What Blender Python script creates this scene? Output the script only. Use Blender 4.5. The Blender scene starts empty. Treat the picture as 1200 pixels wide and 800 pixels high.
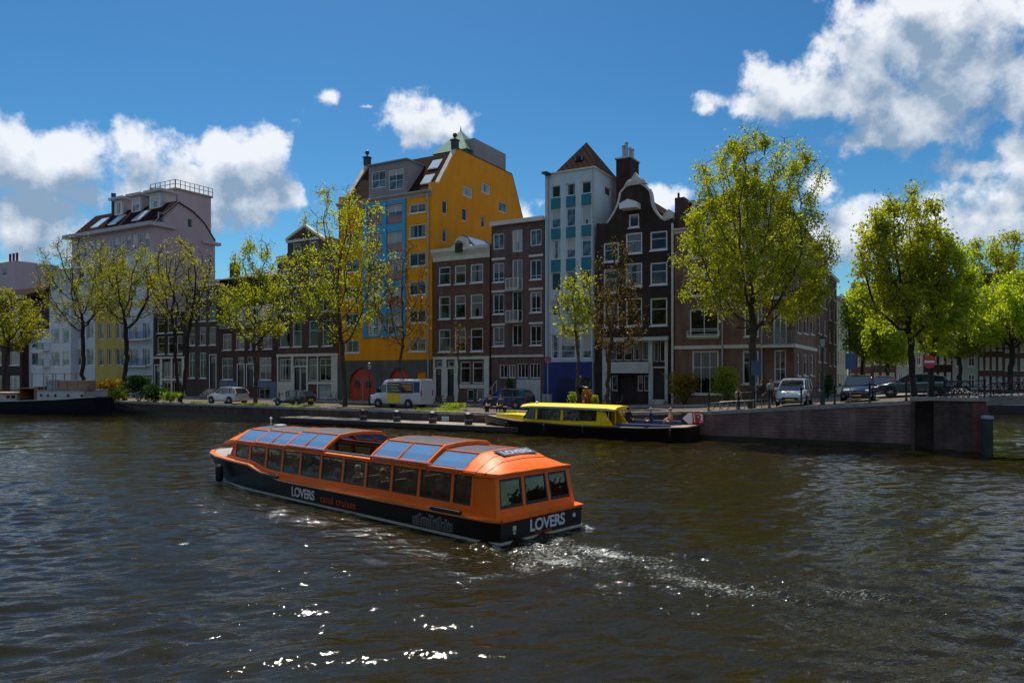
import bpy, math, random
import numpy as np
from mathutils import Vector, Matrix
from mathutils.geometry import delaunay_2d_cdt
SC = bpy.context.scene
COL = SC.collection
R = math.radians
# ------------------------------------------------------------------ camera
CAMZ, HOR, FP = 4.0, 438.0, 850.0          # eye height (m), horizon row and focal length in photo pixels
cam_d = bpy.data.cameras.new('camera'); cam = bpy.data.objects.new('camera', cam_d); COL.objects.link(cam)
cam.location = (0, 0, CAMZ); cam.rotation_euler = (R(90), 0, 0)
cam_d.sensor_width = 36; cam_d.lens = FP/1200*36; cam_d.shift_y = (HOR-400)/1200
cam_d.clip_start = 0.2; cam_d.clip_end = 3000
SC.camera = cam
# ------------------------------------------------------------------ light
SUN_EL, SUN_AZ = 63.0, -14.0               # azimuth measured from +Y, negative = left
SUN_STR, SKY_STR, EXPO = 3.5, 0.12, 0.58
sd = bpy.data.lights.new('sun', 'SUN'); sun = bpy.data.objects.new('sun', sd); COL.objects.link(sun)
sd.energy = SUN_STR; sd.angle = R(0.6); sd.color = (1.0, 0.94, 0.84)
_s = Vector((math.sin(R(SUN_AZ))*math.cos(R(SUN_EL)), math.cos(R(SUN_AZ))*math.cos(R(SUN_EL)), math.sin(R(SUN_EL))))
sun.rotation_euler = (-_s).to_track_quat('-Z', 'Y').to_euler(); sun.location = _s*200
SC.view_settings.view_transform = 'Standard'; SC.view_settings.look = 'None'
SC.view_settings.exposure = EXPO; SC.view_settings.gamma = 1.0
try: SC.view_settings.use_curve_mapping = False
except Exception: pass
SC.cycles.max_bounces = 6; SC.cycles.diffuse_bounces = 3; SC.cycles.transparent_max_bounces = 16
SC.cycles.sample_clamp_indirect = 6; SC.cycles.caustics_reflective = False; SC.cycles.caustics_refractive = False
SC.cycles.use_denoising = True

class NT:
    """tiny node-tree helper"""
    def __init__(s, t): s.t = t
    def n(s, typ, ins=None, **kw):
        nd = s.t.nodes.new(typ)
        for k, v in kw.items(): setattr(nd, k, v)
        for k, v in (ins or {}).items():
            i = nd.inputs[k]
            if isinstance(v, bpy.types.NodeSocket): s.t.links.new(v, i)
            else: i.default_value = v
        return nd
    def m(s, op, a, b=0.0, c=None, clamp=False):
        nd = s.n('ShaderNodeMath', {0: a, 1: b}, operation=op, use_clamp=clamp)
        if c is not None:
            if isinstance(c, bpy.types.NodeSocket): s.t.links.new(c, nd.inputs[2])
            else: nd.inputs[2].default_value = c
        return nd.outputs[0]
    def v(s, op, a, b=(0, 0, 0)):
        return s.n('ShaderNodeVectorMath', {0: a, 1: b}, operation=op)
    def mix(s, f, a, b, mode='MIX'):
        nd = s.t.nodes.new('ShaderNodeMix'); nd.data_type = 'RGBA'; nd.blend_type = mode
        for i, v in ((0, f), (6, a), (7, b)):
            if isinstance(v, bpy.types.NodeSocket): s.t.links.new(v, nd.inputs[i])
            else: nd.inputs[i].default_value = (v if i == 0 else tuple(v)+((1,) if len(v) == 3 else ()))
        return nd.outputs[2]
    def ramp(s, f, stops, interp='LINEAR'):
        nd = s.n('ShaderNodeValToRGB', {0: f}); cr = nd.color_ramp; cr.interpolation = interp
        while len(cr.elements) < len(stops): cr.elements.new(0.5)
        for e, (p, c) in zip(cr.elements, stops):
            e.position = p; e.color = (c, c, c, 1) if not hasattr(c, '__len__') else tuple(c)+(1,)
        return nd.outputs[0]

# ------------------------------------------------------------------ world: sky with clouds
W = bpy.data.worlds.new('World'); SC.world = W; W.use_nodes = True
wt = W.node_tree; wt.nodes.clear()
# cloud banks, given as direction (photo column, row) and half sizes; the sky is infinitely far
CLOUDS = [(-60,190,80,70),(60,245,110,45),(230,245,100,38),(1000,100,110,40),(1150,90,110,70),(1100,250,120,34),(5,185,45,45),(45,235,70,62),(95,185,52,36),(150,205,70,48),(215,215,62,48),(255,185,38,32),(305,180,36,32),(290,225,48,40),(60,275,95,30),(170,265,70,30),
          (30,318,50,16),(387,113,13,8),(495,138,50,33),(480,165,26,16),(430,128,9,3),
          (1100,25,95,48),(1010,85,80,40),(930,110,62,28),(880,118,40,16),(1120,110,120,62),(1200,60,90,70),(1050,140,80,28),
          (990,165,26,22),(1170,240,110,40),(1090,265,70,30),(995,275,42,42),(1260,180,90,60),(960,215,30,14),(1160,195,60,14),(775,232,34,17),(590,245,26,16),(635,235,20,12),(1330,90,100,80)]
grp = bpy.data.node_groups.new('cloud_cover', 'ShaderNodeTree')
grp.interface.new_socket('Dir', in_out='INPUT', socket_type='NodeSocketVector')
grp.interface.new_socket('Cover', in_out='OUTPUT', socket_type='NodeSocketFloat')
g = NT(grp); gi = g.n('NodeGroupInput'); go = g.n('NodeGroupOutput')
nrm = g.v('NORMALIZE', gi.outputs[0]).outputs[0]
sx = g.n('ShaderNodeSeparateXYZ', {0: nrm})
yy = g.m('MAXIMUM', sx.outputs[1], 0.02)
uu = g.m('DIVIDE', sx.outputs[0], yy); vv = g.m('DIVIDE', sx.outputs[2], yy)
uv = g.n('ShaderNodeCombineXYZ', {0: uu, 1: vv, 2: 0.0}).outputs[0]
# warp the outline so that the banks billow
wn = g.n('ShaderNodeTexNoise', {'Vector': nrm, 'Scale': 9.0, 'Detail': 7.0, 'Roughness': 0.62})
wv = g.v('SUBTRACT', wn.outputs['Color'], (0.5, 0.5, 0.5)).outputs[0]
sc_ = g.n('ShaderNodeVectorMath', {0: wv, 'Scale': 0.05}, operation='SCALE').outputs[0]
uv2 = g.v('ADD', uv, sc_).outputs[0]
acc = None
for (cx, cy, a, b) in CLOUDS:
    c = ((cx-600)/FP, (HOR-cy)/FP, 0)
    d = g.v('SUBTRACT', uv2, c).outputs[0]
    d = g.v('MULTIPLY', d, (FP/a, FP/b, 0)).outputs[0]
    l = g.v('LENGTH', d).outputs['Value']
    kz_ = min(1, max(.30, math.sqrt(a*b)/50)); o = g.m('MULTIPLY', g.m('SUBTRACT', 1.28, l), kz_)
    acc = o if acc is None else g.m('SMOOTH_MAX', acc, o, 0.25)
n1 = g.n('ShaderNodeTexNoise', {'Vector': nrm, 'Scale': 16.0, 'Detail': 9.0, 'Roughness': 0.62})
vo = g.n('ShaderNodeTexVoronoi', {'Vector': g.v('ADD', nrm, sc_).outputs[0], 'Scale': 30.0}, feature='SMOOTH_F1')
t = g.m('MULTIPLY', g.m('SUBTRACT', n1.outputs[0], 0.5), 2.1)
t = g.m('SUBTRACT', t, g.m('MULTIPLY', g.m('SUBTRACT', vo.outputs['Distance'], 0.4), 0.55))
front = g.m('ADD', g.m('SMOOTH_MIN', g.m('MAXIMUM', acc, -2.0), 0.52, 0.3), t)
# the rest of the sky, never in this picture's view: plentiful bright cloud, added to lighten the shaded fronts
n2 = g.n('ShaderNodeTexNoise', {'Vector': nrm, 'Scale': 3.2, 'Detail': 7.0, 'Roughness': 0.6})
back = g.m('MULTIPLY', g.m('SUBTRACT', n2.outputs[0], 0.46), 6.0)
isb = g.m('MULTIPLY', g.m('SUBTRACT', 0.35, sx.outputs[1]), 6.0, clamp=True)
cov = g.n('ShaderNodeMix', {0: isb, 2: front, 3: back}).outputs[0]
grp.links.new(cov, go.inputs[0])
w = NT(wt)
sky = w.n('ShaderNodeTexSky', sky_type='NISHITA', sun_disc=False, sun_elevation=R(SUN_EL), sun_rotation=R(SUN_AZ))
sky.air_density = 1.0; sky.dust_density = 0.6; sky.ozone_density = 2.5
geo = w.n('ShaderNodeTexCoord')
D = geo.outputs['Generated']
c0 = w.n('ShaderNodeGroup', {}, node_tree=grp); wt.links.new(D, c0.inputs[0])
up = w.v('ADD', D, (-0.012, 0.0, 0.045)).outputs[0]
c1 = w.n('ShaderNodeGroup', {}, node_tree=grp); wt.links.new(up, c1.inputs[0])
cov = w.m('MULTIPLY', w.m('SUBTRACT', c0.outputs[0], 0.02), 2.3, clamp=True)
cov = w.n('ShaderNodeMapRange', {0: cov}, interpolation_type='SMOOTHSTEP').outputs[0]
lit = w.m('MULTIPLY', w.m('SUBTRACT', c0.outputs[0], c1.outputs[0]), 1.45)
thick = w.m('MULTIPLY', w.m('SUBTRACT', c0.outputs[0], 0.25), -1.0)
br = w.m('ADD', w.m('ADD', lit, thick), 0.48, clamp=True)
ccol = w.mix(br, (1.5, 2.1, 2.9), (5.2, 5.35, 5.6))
gm_ = w.n('ShaderNodeGamma', {0: w.v('MULTIPLY', sky.outputs[0], (.12,.12,.12)).outputs[0], 1: 1.45}).outputs[0]
hs = w.n('ShaderNodeHueSaturation', {'Hue': 0.495, 'Saturation': 1.12, 'Value': 5.2, 'Color': gm_}).outputs[0]
hs = w.v('MULTIPLY', hs, (.66,.95,.96)).outputs[0]
sz = w.n('ShaderNodeSeparateXYZ', {0: w.v('NORMALIZE', D).outputs[0]}).outputs[2]
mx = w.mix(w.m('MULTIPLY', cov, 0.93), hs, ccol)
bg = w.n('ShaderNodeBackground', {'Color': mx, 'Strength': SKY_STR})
wo = w.n('ShaderNodeOutputWorld', {0: bg.outputs[0]})
W.cycles.sampling_method = 'MANUAL'; W.cycles.sample_map_resolution = 512

# ------------------------------------------------------------------ site frame: u along the quay, v away from the water
TH = math.atan(0.58); CU, SU = math.cos(TH), math.sin(TH)
def uv2xy(u, v): return (u*CU+v*SU, -u*SU+v*CU)
def xy2uv(x, y): return (x*CU-y*SU, x*SU+y*CU)
def tt(px): return (px-600)/FP
def Yv(px, v): return v/(CU+SU*tt(px))
def at_v(px, v):
    Y = Yv(px, v); return (tt(px)*Y, Y)
def smooth(a, b, x):
    x = min(1, max(0, (x-a)/(b-a))); return x*x*(3-2*x)
def zst(u):                                   # street level: 1.15 m on the left, rising to the bridge on the right
    pts = [(-26, 1.15), (-11.9, 1.68), (-0.8, 2.55), (6, 2.72)]
    if u <= pts[0][0]: return 1.15
    for (a, za), (b, zb) in zip(pts, pts[1:]):
        if u <= b: return za+(zb-za)*(u-a)/(b-a)
    return 2.72
V_EDGE, V_FAC, U_END = 44.4, 58.0, 2.35
def zpix(py, Y): return CAMZ+(HOR-py)/FP*Y

# ------------------------------------------------------------------ materials
def new_mat(name):
    m = bpy.data.materials.new(name); m.use_nodes = True; m.node_tree.nodes.clear(); return m, NT(m.node_tree)
def out(k, sh): k.n('ShaderNodeOutputMaterial', {0: sh})
def hexc(h):
    c = [int(h[i:i+2], 16)/255 for i in (0, 2, 4)]
    return tuple(x/12.92 if x <= .04045 else ((x+.055)/1.055)**2.4 for x in c)
_mc = {}
def plain(name, col, rough=0.5, metal=0.0, var=0.12, scale=1.5, bump=0.0, spec=0.5, coat=0.0):
    if name in _mc: return _mc[name]
    m, k = new_mat(name)
    co = k.n('ShaderNodeTexCoord').outputs['Object']
    n = k.n('ShaderNodeTexNoise', {'Vector': co, 'Scale': scale, 'Detail': 5.0, 'Roughness': 0.6})
    c = k.mix(k.ramp(n.outputs[0], [(0.35, 0), (0.65, 1)]), tuple(x*(1-var) for x in col), tuple(min(1, x*(1+var)) for x in col))
    p = k.n('ShaderNodeBsdfPrincipled', {'Base Color': c, 'Roughness': rough, 'Metallic': metal, 'Specular IOR Level': spec, 'Coat Weight': coat, 'Coat Roughness': 0.05})
    if bump:
        n2 = k.n('ShaderNodeTexNoise', {'Vector': co, 'Scale': scale*12, 'Detail': 3.0})
        b = k.n('ShaderNodeBump', {'Height': n2.outputs[0], 'Strength': bump, 'Distance': 0.02})
        m.node_tree.links.new(b.outputs[0], p.inputs['Normal'])
    out(k, p.outputs[0]); _mc[name] = m; return m
def wallcoord(k):
    co = k.n('ShaderNodeTexCoord').outputs['Object']
    s = k.n('ShaderNodeSeparateXYZ', {0: co})
    return co, k.n('ShaderNodeCombineXYZ', {0: k.m('ADD', s.outputs[0], s.outputs[1]), 1: s.outputs[2], 2: 0.0}).outputs[0], s
def brick(name, c1, c2, mortar, bw=0.22, bh=0.07, var=0.35, ms=0.012, rough=0.85):
    if name in _mc: return _mc[name]
    m, k = new_mat(name)
    co, wc, s = wallcoord(k)
    b = k.n('ShaderNodeTexBrick', {'Vector': wc, 'Color1': tuple(c1)+(1,), 'Color2': tuple(c2)+(1,), 'Mortar': tuple(mortar)+(1,), 'Scale': 1.0,
                                   'Mortar Size': ms, 'Mortar Smooth': 0.3, 'Brick Width': bw, 'Row Height': bh})
    n = k.n('ShaderNodeTexNoise', {'Vector': co, 'Scale': 0.8, 'Detail': 6.0, 'Roughness': 0.65})
    f = k.ramp(n.outputs[0], [(0.3, 1-var), (0.7, 1+var*0.6)])
    # rain streaks: noise stretched along the height
    st = k.n('ShaderNodeTexNoise', {'Vector': k.v('MULTIPLY', wc, (2.2, 0.16, 1)).outputs[0], 'Scale': 1.0, 'Detail': 4.0})
    f2 = k.ramp(st.outputs[0], [(0.35, 0.78), (0.6, 1.08)])
    c = k.mix(1.0, k.mix(1.0, b.outputs[0], f, 'MULTIPLY'), f2, 'MULTIPLY')
    bp = k.n('ShaderNodeBump', {'Height': b.outputs[1], 'Strength': 0.35, 'Distance': 0.01}, invert=True)
    p = k.n('ShaderNodeBsdfPrincipled', {'Base Color': c, 'Roughness': rough, 'Normal': bp.outputs[0], 'Specular IOR Level': 0.3})
    out(k, p.outputs[0]); _mc[name] = m; return m
def stucco(name, col, var=0.1, rough=0.75):
    if name in _mc: return _mc[name]
    m, k = new_mat(name)
    co, wc, s = wallcoord(k)
    n = k.n('ShaderNodeTexNoise', {'Vector': co, 'Scale': 0.45, 'Detail': 7.0, 'Roughness': 0.65})
    st = k.n('ShaderNodeTexNoise', {'Vector': k.v('MULTIPLY', wc, (1.1, 0.16, 1)).outputs[0], 'Scale': 1.0, 'Detail': 6.0, 'Roughness': .6})
    f = k.ramp(n.outputs[0], [(0.3, 1-var), (0.7, 1+var)])
    f2 = k.ramp(st.outputs[0], [(0.30, 1-var*1.3), (0.62, 1.0)])
    c = k.mix(1.0, k.mix(1.0, tuple(col), f, 'MULTIPLY'), f2, 'MULTIPLY')
    n2 = k.n('ShaderNodeTexNoise', {'Vector': co, 'Scale': 22.0, 'Detail': 3.0})
    bp = k.n('ShaderNodeBump', {'Height': n2.outputs[0], 'Strength': 0.2, 'Distance': 0.01})
    p = k.n('ShaderNodeBsdfPrincipled', {'Base Color': c, 'Roughness': rough, 'Normal': bp.outputs[0], 'Specular IOR Level': 0.3})
    out(k, p.outputs[0]); _mc[name] = m; return m
def tiles(name, dark, light, sx=0.24, sy=0.3, flat=False):
    if name in _mc: return _mc[name]
    m, k = new_mat(name)
    co = k.n('ShaderNodeTexCoord').outputs['Object']
    s = k.n('ShaderNodeSeparateXYZ', {0: co})
    wx = k.m('ADD', s.outputs[0], k.m('MULTIPLY', s.outputs[1], 0.02)) if not flat else k.m('ADD', s.outputs[0], s.outputs[1])
    vz = s.outputs[2]
    fx = k.m('ABSOLUTE', k.m('SINE', k.m('MULTIPLY', wx, math.pi/sx)))
    fz = k.m('FRACT', k.m('DIVIDE', vz, sy*0.8))
    h = k.m('ADD', k.m('MULTIPLY', fx, 0.6), k.m('MULTIPLY', fz, 0.6))
    n = k.n('ShaderNodeTexNoise', {'Vector': co, 'Scale': 3.0, 'Detail': 5.0, 'Roughness': 0.7})
    cf = k.m('ADD', k.m('MULTIPLY', h, 0.55), k.m('MULTIPLY', k.m('SUBTRACT', n.outputs[0], 0.5), 0.9), clamp=True)
    c = k.mix(cf, dark, light)
    bp = k.n('ShaderNodeBump', {'Height': h, 'Strength': 0.9, 'Distance': 0.05})
    p = k.n('ShaderNodeBsdfPrincipled', {'Base Color': c, 'Roughness': 0.9, 'Specular IOR Level': .03, 'Normal': bp.outputs[0]})
    out(k, p.outputs[0]); _mc[name] = m; return m
def window_glass(name, dark, curtain, share=0.25):
    """house window pane: dark room behind, some with a pale curtain (chosen per window), mirror-like surface"""
    if name in _mc: return _mc[name]
    m, k = new_mat(name)
    oi = k.n('ShaderNodeObjectInfo').outputs['Random']
    co = k.n('ShaderNodeTexCoord').outputs['Object']
    gen = k.n('ShaderNodeTexCoord').outputs['Generated']
    sp = k.n('ShaderNodeSeparateXYZ', {0: gen})
    side = k.m('ABSOLUTE', k.m('SUBTRACT', sp.outputs[0], 0.5))
    wid = k.m('MULTIPLY', k.m('FRACT', k.m('MULTIPLY', oi, 17.3)), 0.5)
    cur = k.m('GREATER_THAN', side, k.m('SUBTRACT', 0.5, wid))
    blind = k.m('GREATER_THAN', sp.outputs[2], k.m('ADD', 0.25, k.m('FRACT', k.m('MULTIPLY', oi, 31.7))))
    any_ = k.m('MAXIMUM', k.m('MULTIPLY', cur, k.m('LESS_THAN', k.m('FRACT', k.m('MULTIPLY', oi, 7.1)), share)), k.m('MULTIPLY', blind, k.m('LESS_THAN', k.m('FRACT', k.m('MULTIPLY', oi, 5.3)), share*1.3)))
    fold = k.m('ADD', 0.8, k.m('MULTIPLY', k.m('SINE', k.m('MULTIPLY', sp.outputs[0], 50.0)), 0.15))
    cc = k.mix(1.0, tuple(curtain), k.n('ShaderNodeCombineXYZ', {0: fold, 1: fold, 2: fold}).outputs[0], 'MULTIPLY')
    n = k.n('ShaderNodeTexNoise', {'Vector': co, 'Scale': 1.3, 'Detail': 2.0})
    dk = k.mix(k.ramp(n.outputs[0], [(0.4, 0), (0.62, 1)]), tuple(x*0.5 for x in dark), tuple(x*1.8 for x in dark))
    c = k.mix(any_, dk, cc)
    n2 = k.n('ShaderNodeTexNoise', {'Vector': co, 'Scale': 0.9, 'Detail': 1.0})
    bp = k.n('ShaderNodeBump', {'Height': n2.outputs[0], 'Strength': 0.25, 'Distance': 0.04})
    p = k.n('ShaderNodeBsdfPrincipled', {'Base Color': c, 'Roughness': 0.04, 'Normal': bp.outputs[0], 'Specular IOR Level': 0.5, 'IOR': 1.5})
    out(k, p.outputs[0]); _mc[name] = m; return m
def clear_glass(name, tint, refl=0.12, alpha=0.75, rough=0.02):
    """see-through boat or car glass"""
    if name in _mc: return _mc[name]
    m, k = new_mat(name)
    tr = k.n('ShaderNodeBsdfTransparent', {0: tuple(x*alpha for x in tint)+(1,)})
    wv_ = k.n('ShaderNodeTexNoise', {'Vector': k.n('ShaderNodeTexCoord').outputs['Object'], 'Scale': 2.2, 'Detail': 2.0})
    bp = k.n('ShaderNodeBump', {'Height': wv_.outputs[0], 'Strength': .14, 'Distance': .04})
    gl = k.n('ShaderNodeBsdfGlossy', {0: (1, 1, 1, 1), 'Roughness': rough, 'Normal': bp.outputs[0]})
    fc = k.n('ShaderNodeLayerWeight', {0: .5}).outputs['Facing']
    f = k.m('ADD', k.m('MULTIPLY', k.m('POWER', fc, 5.0), .9), .06+refl*0.3, clamp=True)
    mx = k.n('ShaderNodeMixShader', {0: f, 1: tr.outputs[0], 2: gl.outputs[0]})
    out(k, mx.outputs[0]); _mc[name] = m; return m
def leaf_mat(name, c1, c2, trans=0.5):
    if name in _mc: return _mc[name]
    m, k = new_mat(name)
    co = k.n('ShaderNodeTexCoord').outputs['Object']
    n = k.n('ShaderNodeTexNoise', {'Vector': co, 'Scale': 0.9, 'Detail': 3.0})
    n2 = k.n('ShaderNodeTexWhiteNoise', {'Vector': k.v('SNAP', co, (0.15, 0.15, 0.15)).outputs[0]})
    f = k.m('ADD', k.m('MULTIPLY', n.outputs[0], 0.9), k.m('MULTIPLY', n2.outputs[0], 0.5))
    c = k.mix(k.ramp(f, [(0.45, 0), (0.95, 1)]), c1, c2)
    d = k.n('ShaderNodeBsdfDiffuse', {0: c}); 
    tc = k.mix(1.0, c, (1.45, 1.35, 0.30), 'MULTIPLY')
    t = k.n('ShaderNodeBsdfTranslucent', {0: tc})
    gl = k.n('ShaderNodeBsdfGlossy', {0: (1, 1, 1, 1), 'Roughness': 0.45})
    mx = k.n('ShaderNodeMixShader', {0: trans, 1: d.outputs[0], 2: t.outputs[0]})
    mx2 = k.n('ShaderNodeMixShader', {0: 0.03, 1: mx.outputs[0], 2: gl.outputs[0]})
    out(k, mx2.outputs[0]); _mc[name] = m; return m

WHITE = plain('white_paint', (.74, .75, .74), .45, var=.06)
CREAM = plain('cream_paint', (.60, .58, .50), .5, var=.08)
BLACK = plain('black_paint', (.012, .012, .014), .4)
DARKM = plain('dark_metal', (.025, .028, .03), .45, .4)
GREYM = plain('grey_metal', (.30, .31, .32), .4, .6)
ZINC = plain('zinc_pipe', (.36, .38, .38), .5, .5)
RUBBER = plain('rubber', (.012, .012, .012), .75)
STONE = plain('stone_trim', (.45, .43, .40), .8, var=.2, bump=.2)
GLASS = window_glass('house_glass', (.008, .012, .009), (.20, .205, .19), .30)
GLASSP = window_glass('pale_house_glass', (.08, .12, .15), (.5, .52, .52), .5)
TILE = tiles('dark_pantiles', (.008, .005, .004), (.085, .052, .038))
TILER = tiles('red_pantiles', (.05, .02, .014), (.20, .09, .055))
SLATE = plain('slate', (.035, .036, .042), .55, var=.3)

# ------------------------------------------------------------------ mesh builder
class MB:
    def __init__(s): s.v = []; s.f = []; s.mi = []; s.cur = 0
    def m(s, i): s.cur = i; return s
    def face(s, pts):
        b = len(s.v); s.v += [tuple(p) for p in pts]; s.f.append(tuple(range(b, b+len(pts)))); s.mi.append(s.cur)
    def raw(s, vs, fs):
        b = len(s.v); s.v += [tuple(p) for p in vs]
        for f in fs: s.f.append(tuple(b+i for i in f)); s.mi.append(s.cur)
    def box(s, x0, x1, y0, y1, z0, z1):
        s.raw([(x0,y0,z0),(x1,y0,z0),(x1,y1,z0),(x0,y1,z0),(x0,y0,z1),(x1,y0,z1),(x1,y1,z1),(x0,y1,z1)],
              [(0,3,2,1),(4,5,6,7),(0,1,5,4),(1,2,6,5),(2,3,7,6),(3,0,4,7)])
    def tube(s, p0, p1, r0, r1=None, n=8, cap=True):
        r1 = r0 if r1 is None else r1
        p0, p1 = Vector(p0), Vector(p1); d = (p1-p0)
        if d.length < 1e-6: return
        d.normalize(); a = d.orthogonal().normalized(); b = d.cross(a)
        vs = []
        for (p, r) in ((p0, r0), (p1, r1)):
            for i in range(n):
                t = 2*math.pi*i/n; vs.append(p+(a*math.cos(t)+b*math.sin(t))*r)
        fs = [(i, (i+1) % n, n+(i+1) % n, n+i) for i in range(n)]
        if cap: fs += [tuple(range(n-1, -1, -1)), tuple(range(n, 2*n))]
        s.raw(vs, fs)
    def path(s, pts, r, n=6):
        for a, b in zip(pts, pts[1:]): s.tube(a, b, r, r, n)
    def lathe(s, prof, c=(0,0,0), n=16, axis='z'):
        vs = []
        for (r, z) in prof:
            for i in range(n):
                t = 2*math.pi*i/n
                p = (r*math.cos(t), r*math.sin(t), z)
                if axis == 'y': p = (p[0], p[2], p[1])
                if axis == 'x': p = (p[2], p[0], p[1])
                vs.append((p[0]+c[0], p[1]+c[1], p[2]+c[2]))
        fs = []
        for j in range(len(prof)-1):
            for i in range(n): fs.append((j*n+i, j*n+(i+1) % n, (j+1)*n+(i+1) % n, (j+1)*n+i))
        fs.append(tuple(range(n-1, -1, -1))); fs.append(tuple(range((len(prof)-1)*n, len(prof)*n)))
        s.raw(vs, fs)
    def ball(s, c, r, n=10, m=7, sc=(1,1,1)):
        vs = [(c[0], c[1], c[2]+r*sc[2])]
        for j in range(1, m):
            a = math.pi*j/m
            for i in range(n):
                t = 2*math.pi*i/n
                vs.append((c[0]+r*sc[0]*math.sin(a)*math.cos(t), c[1]+r*sc[1]*math.sin(a)*math.sin(t), c[2]+r*sc[2]*math.cos(a)))
        vs.append((c[0], c[1], c[2]-r*sc[2]))
        fs = [(0, 1+i, 1+(i+1) % n) for i in range(n)]
        for j in range(m-2):
            for i in range(n): fs.append((1+j*n+i, 1+(j+1)*n+i, 1+(j+1)*n+(i+1) % n, 1+j*n+(i+1) % n))
        L = len(vs)-1; b = 1+(m-2)*n
        fs += [(L, b+(i+1) % n, b+i) for i in range(n)]
        s.raw(vs, fs)
    def prism(s, poly, fn0, fn1):
        """poly of 2-D points; fn maps a point to the front and the back outline"""
        n = len(poly); vs = [fn0(*p) for p in poly]+[fn1(*p) for p in poly]
        fs = [tuple(range(n)), tuple(range(2*n-1, n-1, -1))]+[(i, n+i, n+(i+1) % n, (i+1) % n) for i in range(n)]
        s.raw(vs, fs)
    def loft(s, rings, cap=True, closed=True):
        n = len(rings[0]); vs = [p for r in rings for p in r]; fs = []
        for j in range(len(rings)-1):
            for i in range(n if closed else n-1):
                fs.append((j*n+i, j*n+(i+1) % n, (j+1)*n+(i+1) % n, (j+1)*n+i))
        if cap: fs += [tuple(range(n-1, -1, -1)), tuple(range((len(rings)-1)*n, len(rings)*n))]
        s.raw(vs, fs)
    def build(s, name, mats, parent=None, loc=None, rz=None, smooth=None, bevel=0):
        if not isinstance(mats, (list, tuple)): mats = [mats]
        me = bpy.data.meshes.new(name); me.from_pydata(s.v, [], s.f)
        for m in mats: me.materials.append(m)
        if len(mats) > 1: me.polygons.foreach_set('material_index', s.mi)
        me.validate()
        import bmesh
        bm = bmesh.new(); bm.from_mesh(me); 
        if smooth is not None or bevel: bmesh.ops.remove_doubles(bm, verts=bm.verts, dist=0.0006)
        bmesh.ops.recalc_face_normals(bm, faces=bm.faces); bm.to_mesh(me); bm.free()
        if smooth is not None:
            me.polygons.foreach_set('use_smooth', [True]*len(me.polygons)); me.set_sharp_from_angle(angle=R(smooth))
        o = bpy.data.objects.new(name, me); COL.objects.link(o)
        if parent: o.parent = parent
        if loc: o.location = loc
        if rz is not None: o.rotation_euler = (0, 0, rz)
        if bevel:
            b = o.modifiers.new('bevel', 'BEVEL'); b.width = bevel; b.segments = 2; b.limit_method = 'ANGLE'
        return o
def tag(o, label=None, cat=None, group=None, kind=None):
    if label: o['label'] = label
    if cat: o['category'] = cat
    if group: o['group'] = group
    if kind: o['kind'] = kind
    return o
def empty(name, loc=(0,0,0), rz=0, label=None, cat=None, group=None):
    o = bpy.data.objects.new(name, None); COL.objects.link(o); o.location = loc; o.rotation_euler = (0, 0, rz)
    o.empty_display_size = 0.3
    return tag(o, label, cat, group)
def inst(mesh, name, parent=None, loc=(0,0,0), rot=None):
    o = bpy.data.objects.new(name, mesh); COL.objects.link(o); o.parent = parent; o.location = loc
    if rot: o.rotation_euler = rot
    return o
def kids(o, _idx={}): return [c for c in COL.objects if c.parent is o]
def copy_tree(o, parent=None, prs=None):
    if prs is None:
        prs = {}
        for c in COL.objects:
            if c.parent: prs.setdefault(c.parent.name, []).append(c)
    c = o.copy(); COL.objects.link(c); c.parent = parent
    for ch in prs.get(o.name, []): copy_tree(ch, c, prs)
    return c
def text(body, size, mat, parent, loc, rot, name='lettering', extrude=0.004, align='LEFT', bold=0.0, spacing=1.0):
    c = bpy.data.curves.new(name, 'FONT'); c.body = body; c.size = size; c.extrude = extrude; c.align_x = align; c.offset = bold; c.space_character = spacing
    t_ = bpy.data.objects.new(name, c); COL.objects.link(t_)
    me = bpy.data.meshes.new_from_object(t_.evaluated_get(bpy.context.evaluated_depsgraph_get())); me.materials.clear(); me.materials.append(mat)
    bpy.data.objects.remove(t_); return inst(me, name, parent, loc, rot)

def inside(poly, x, y):
    c = False; n = len(poly)
    for i in range(n):
        (x0, y0), (x1, y1) = poly[i], poly[(i+1) % n]
        if (y0 > y) != (y1 > y) and x < (x1-x0)*(y-y0)/(y1-y0)+x0: c = not c
    return c
def panel(mb, O, U, poly, holes, N, rev=0.14):
    """flat wall: 2-D outline (a, z) with rectangular or polygonal openings and their reveals going in along N"""
    O, U, N = Vector(O), Vector(U), Vector(N); Z = Vector((0, 0, 1))
    vs = []; es = []
    hp = [([(h[0],h[2]),(h[1],h[2]),(h[1],h[3]),(h[0],h[3])] if len(h) == 4 and not hasattr(h[0], '__len__') else list(h)) for h in holes]
    for lp in [poly]+hp:
        b = len(vs); n = len(lp); vs += [Vector(p) for p in lp]; es += [(b+i, b+(i+1) % n) for i in range(n)]
    rv, re_, rf, *_ = delaunay_2d_cdt(vs, es, [], 0, 1e-5)
    P = lambda a, z: O+U*a+Z*z
    keep = []
    for f in rf:
        cx = sum(rv[i][0] for i in f)/len(f); cz = sum(rv[i][1] for i in f)/len(f)
        if inside(poly, cx, cz) and not any(inside(h, cx, cz) for h in hp): keep.append(tuple(f))
    mb.raw([P(v[0], v[1]) for v in rv], keep)
    for h in hp:
        for (a, b) in zip(h, h[1:]+h[:1]):
            p, q = P(*a), P(*b); mb.face([p, q, q+N*rev, p+N*rev])
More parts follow.
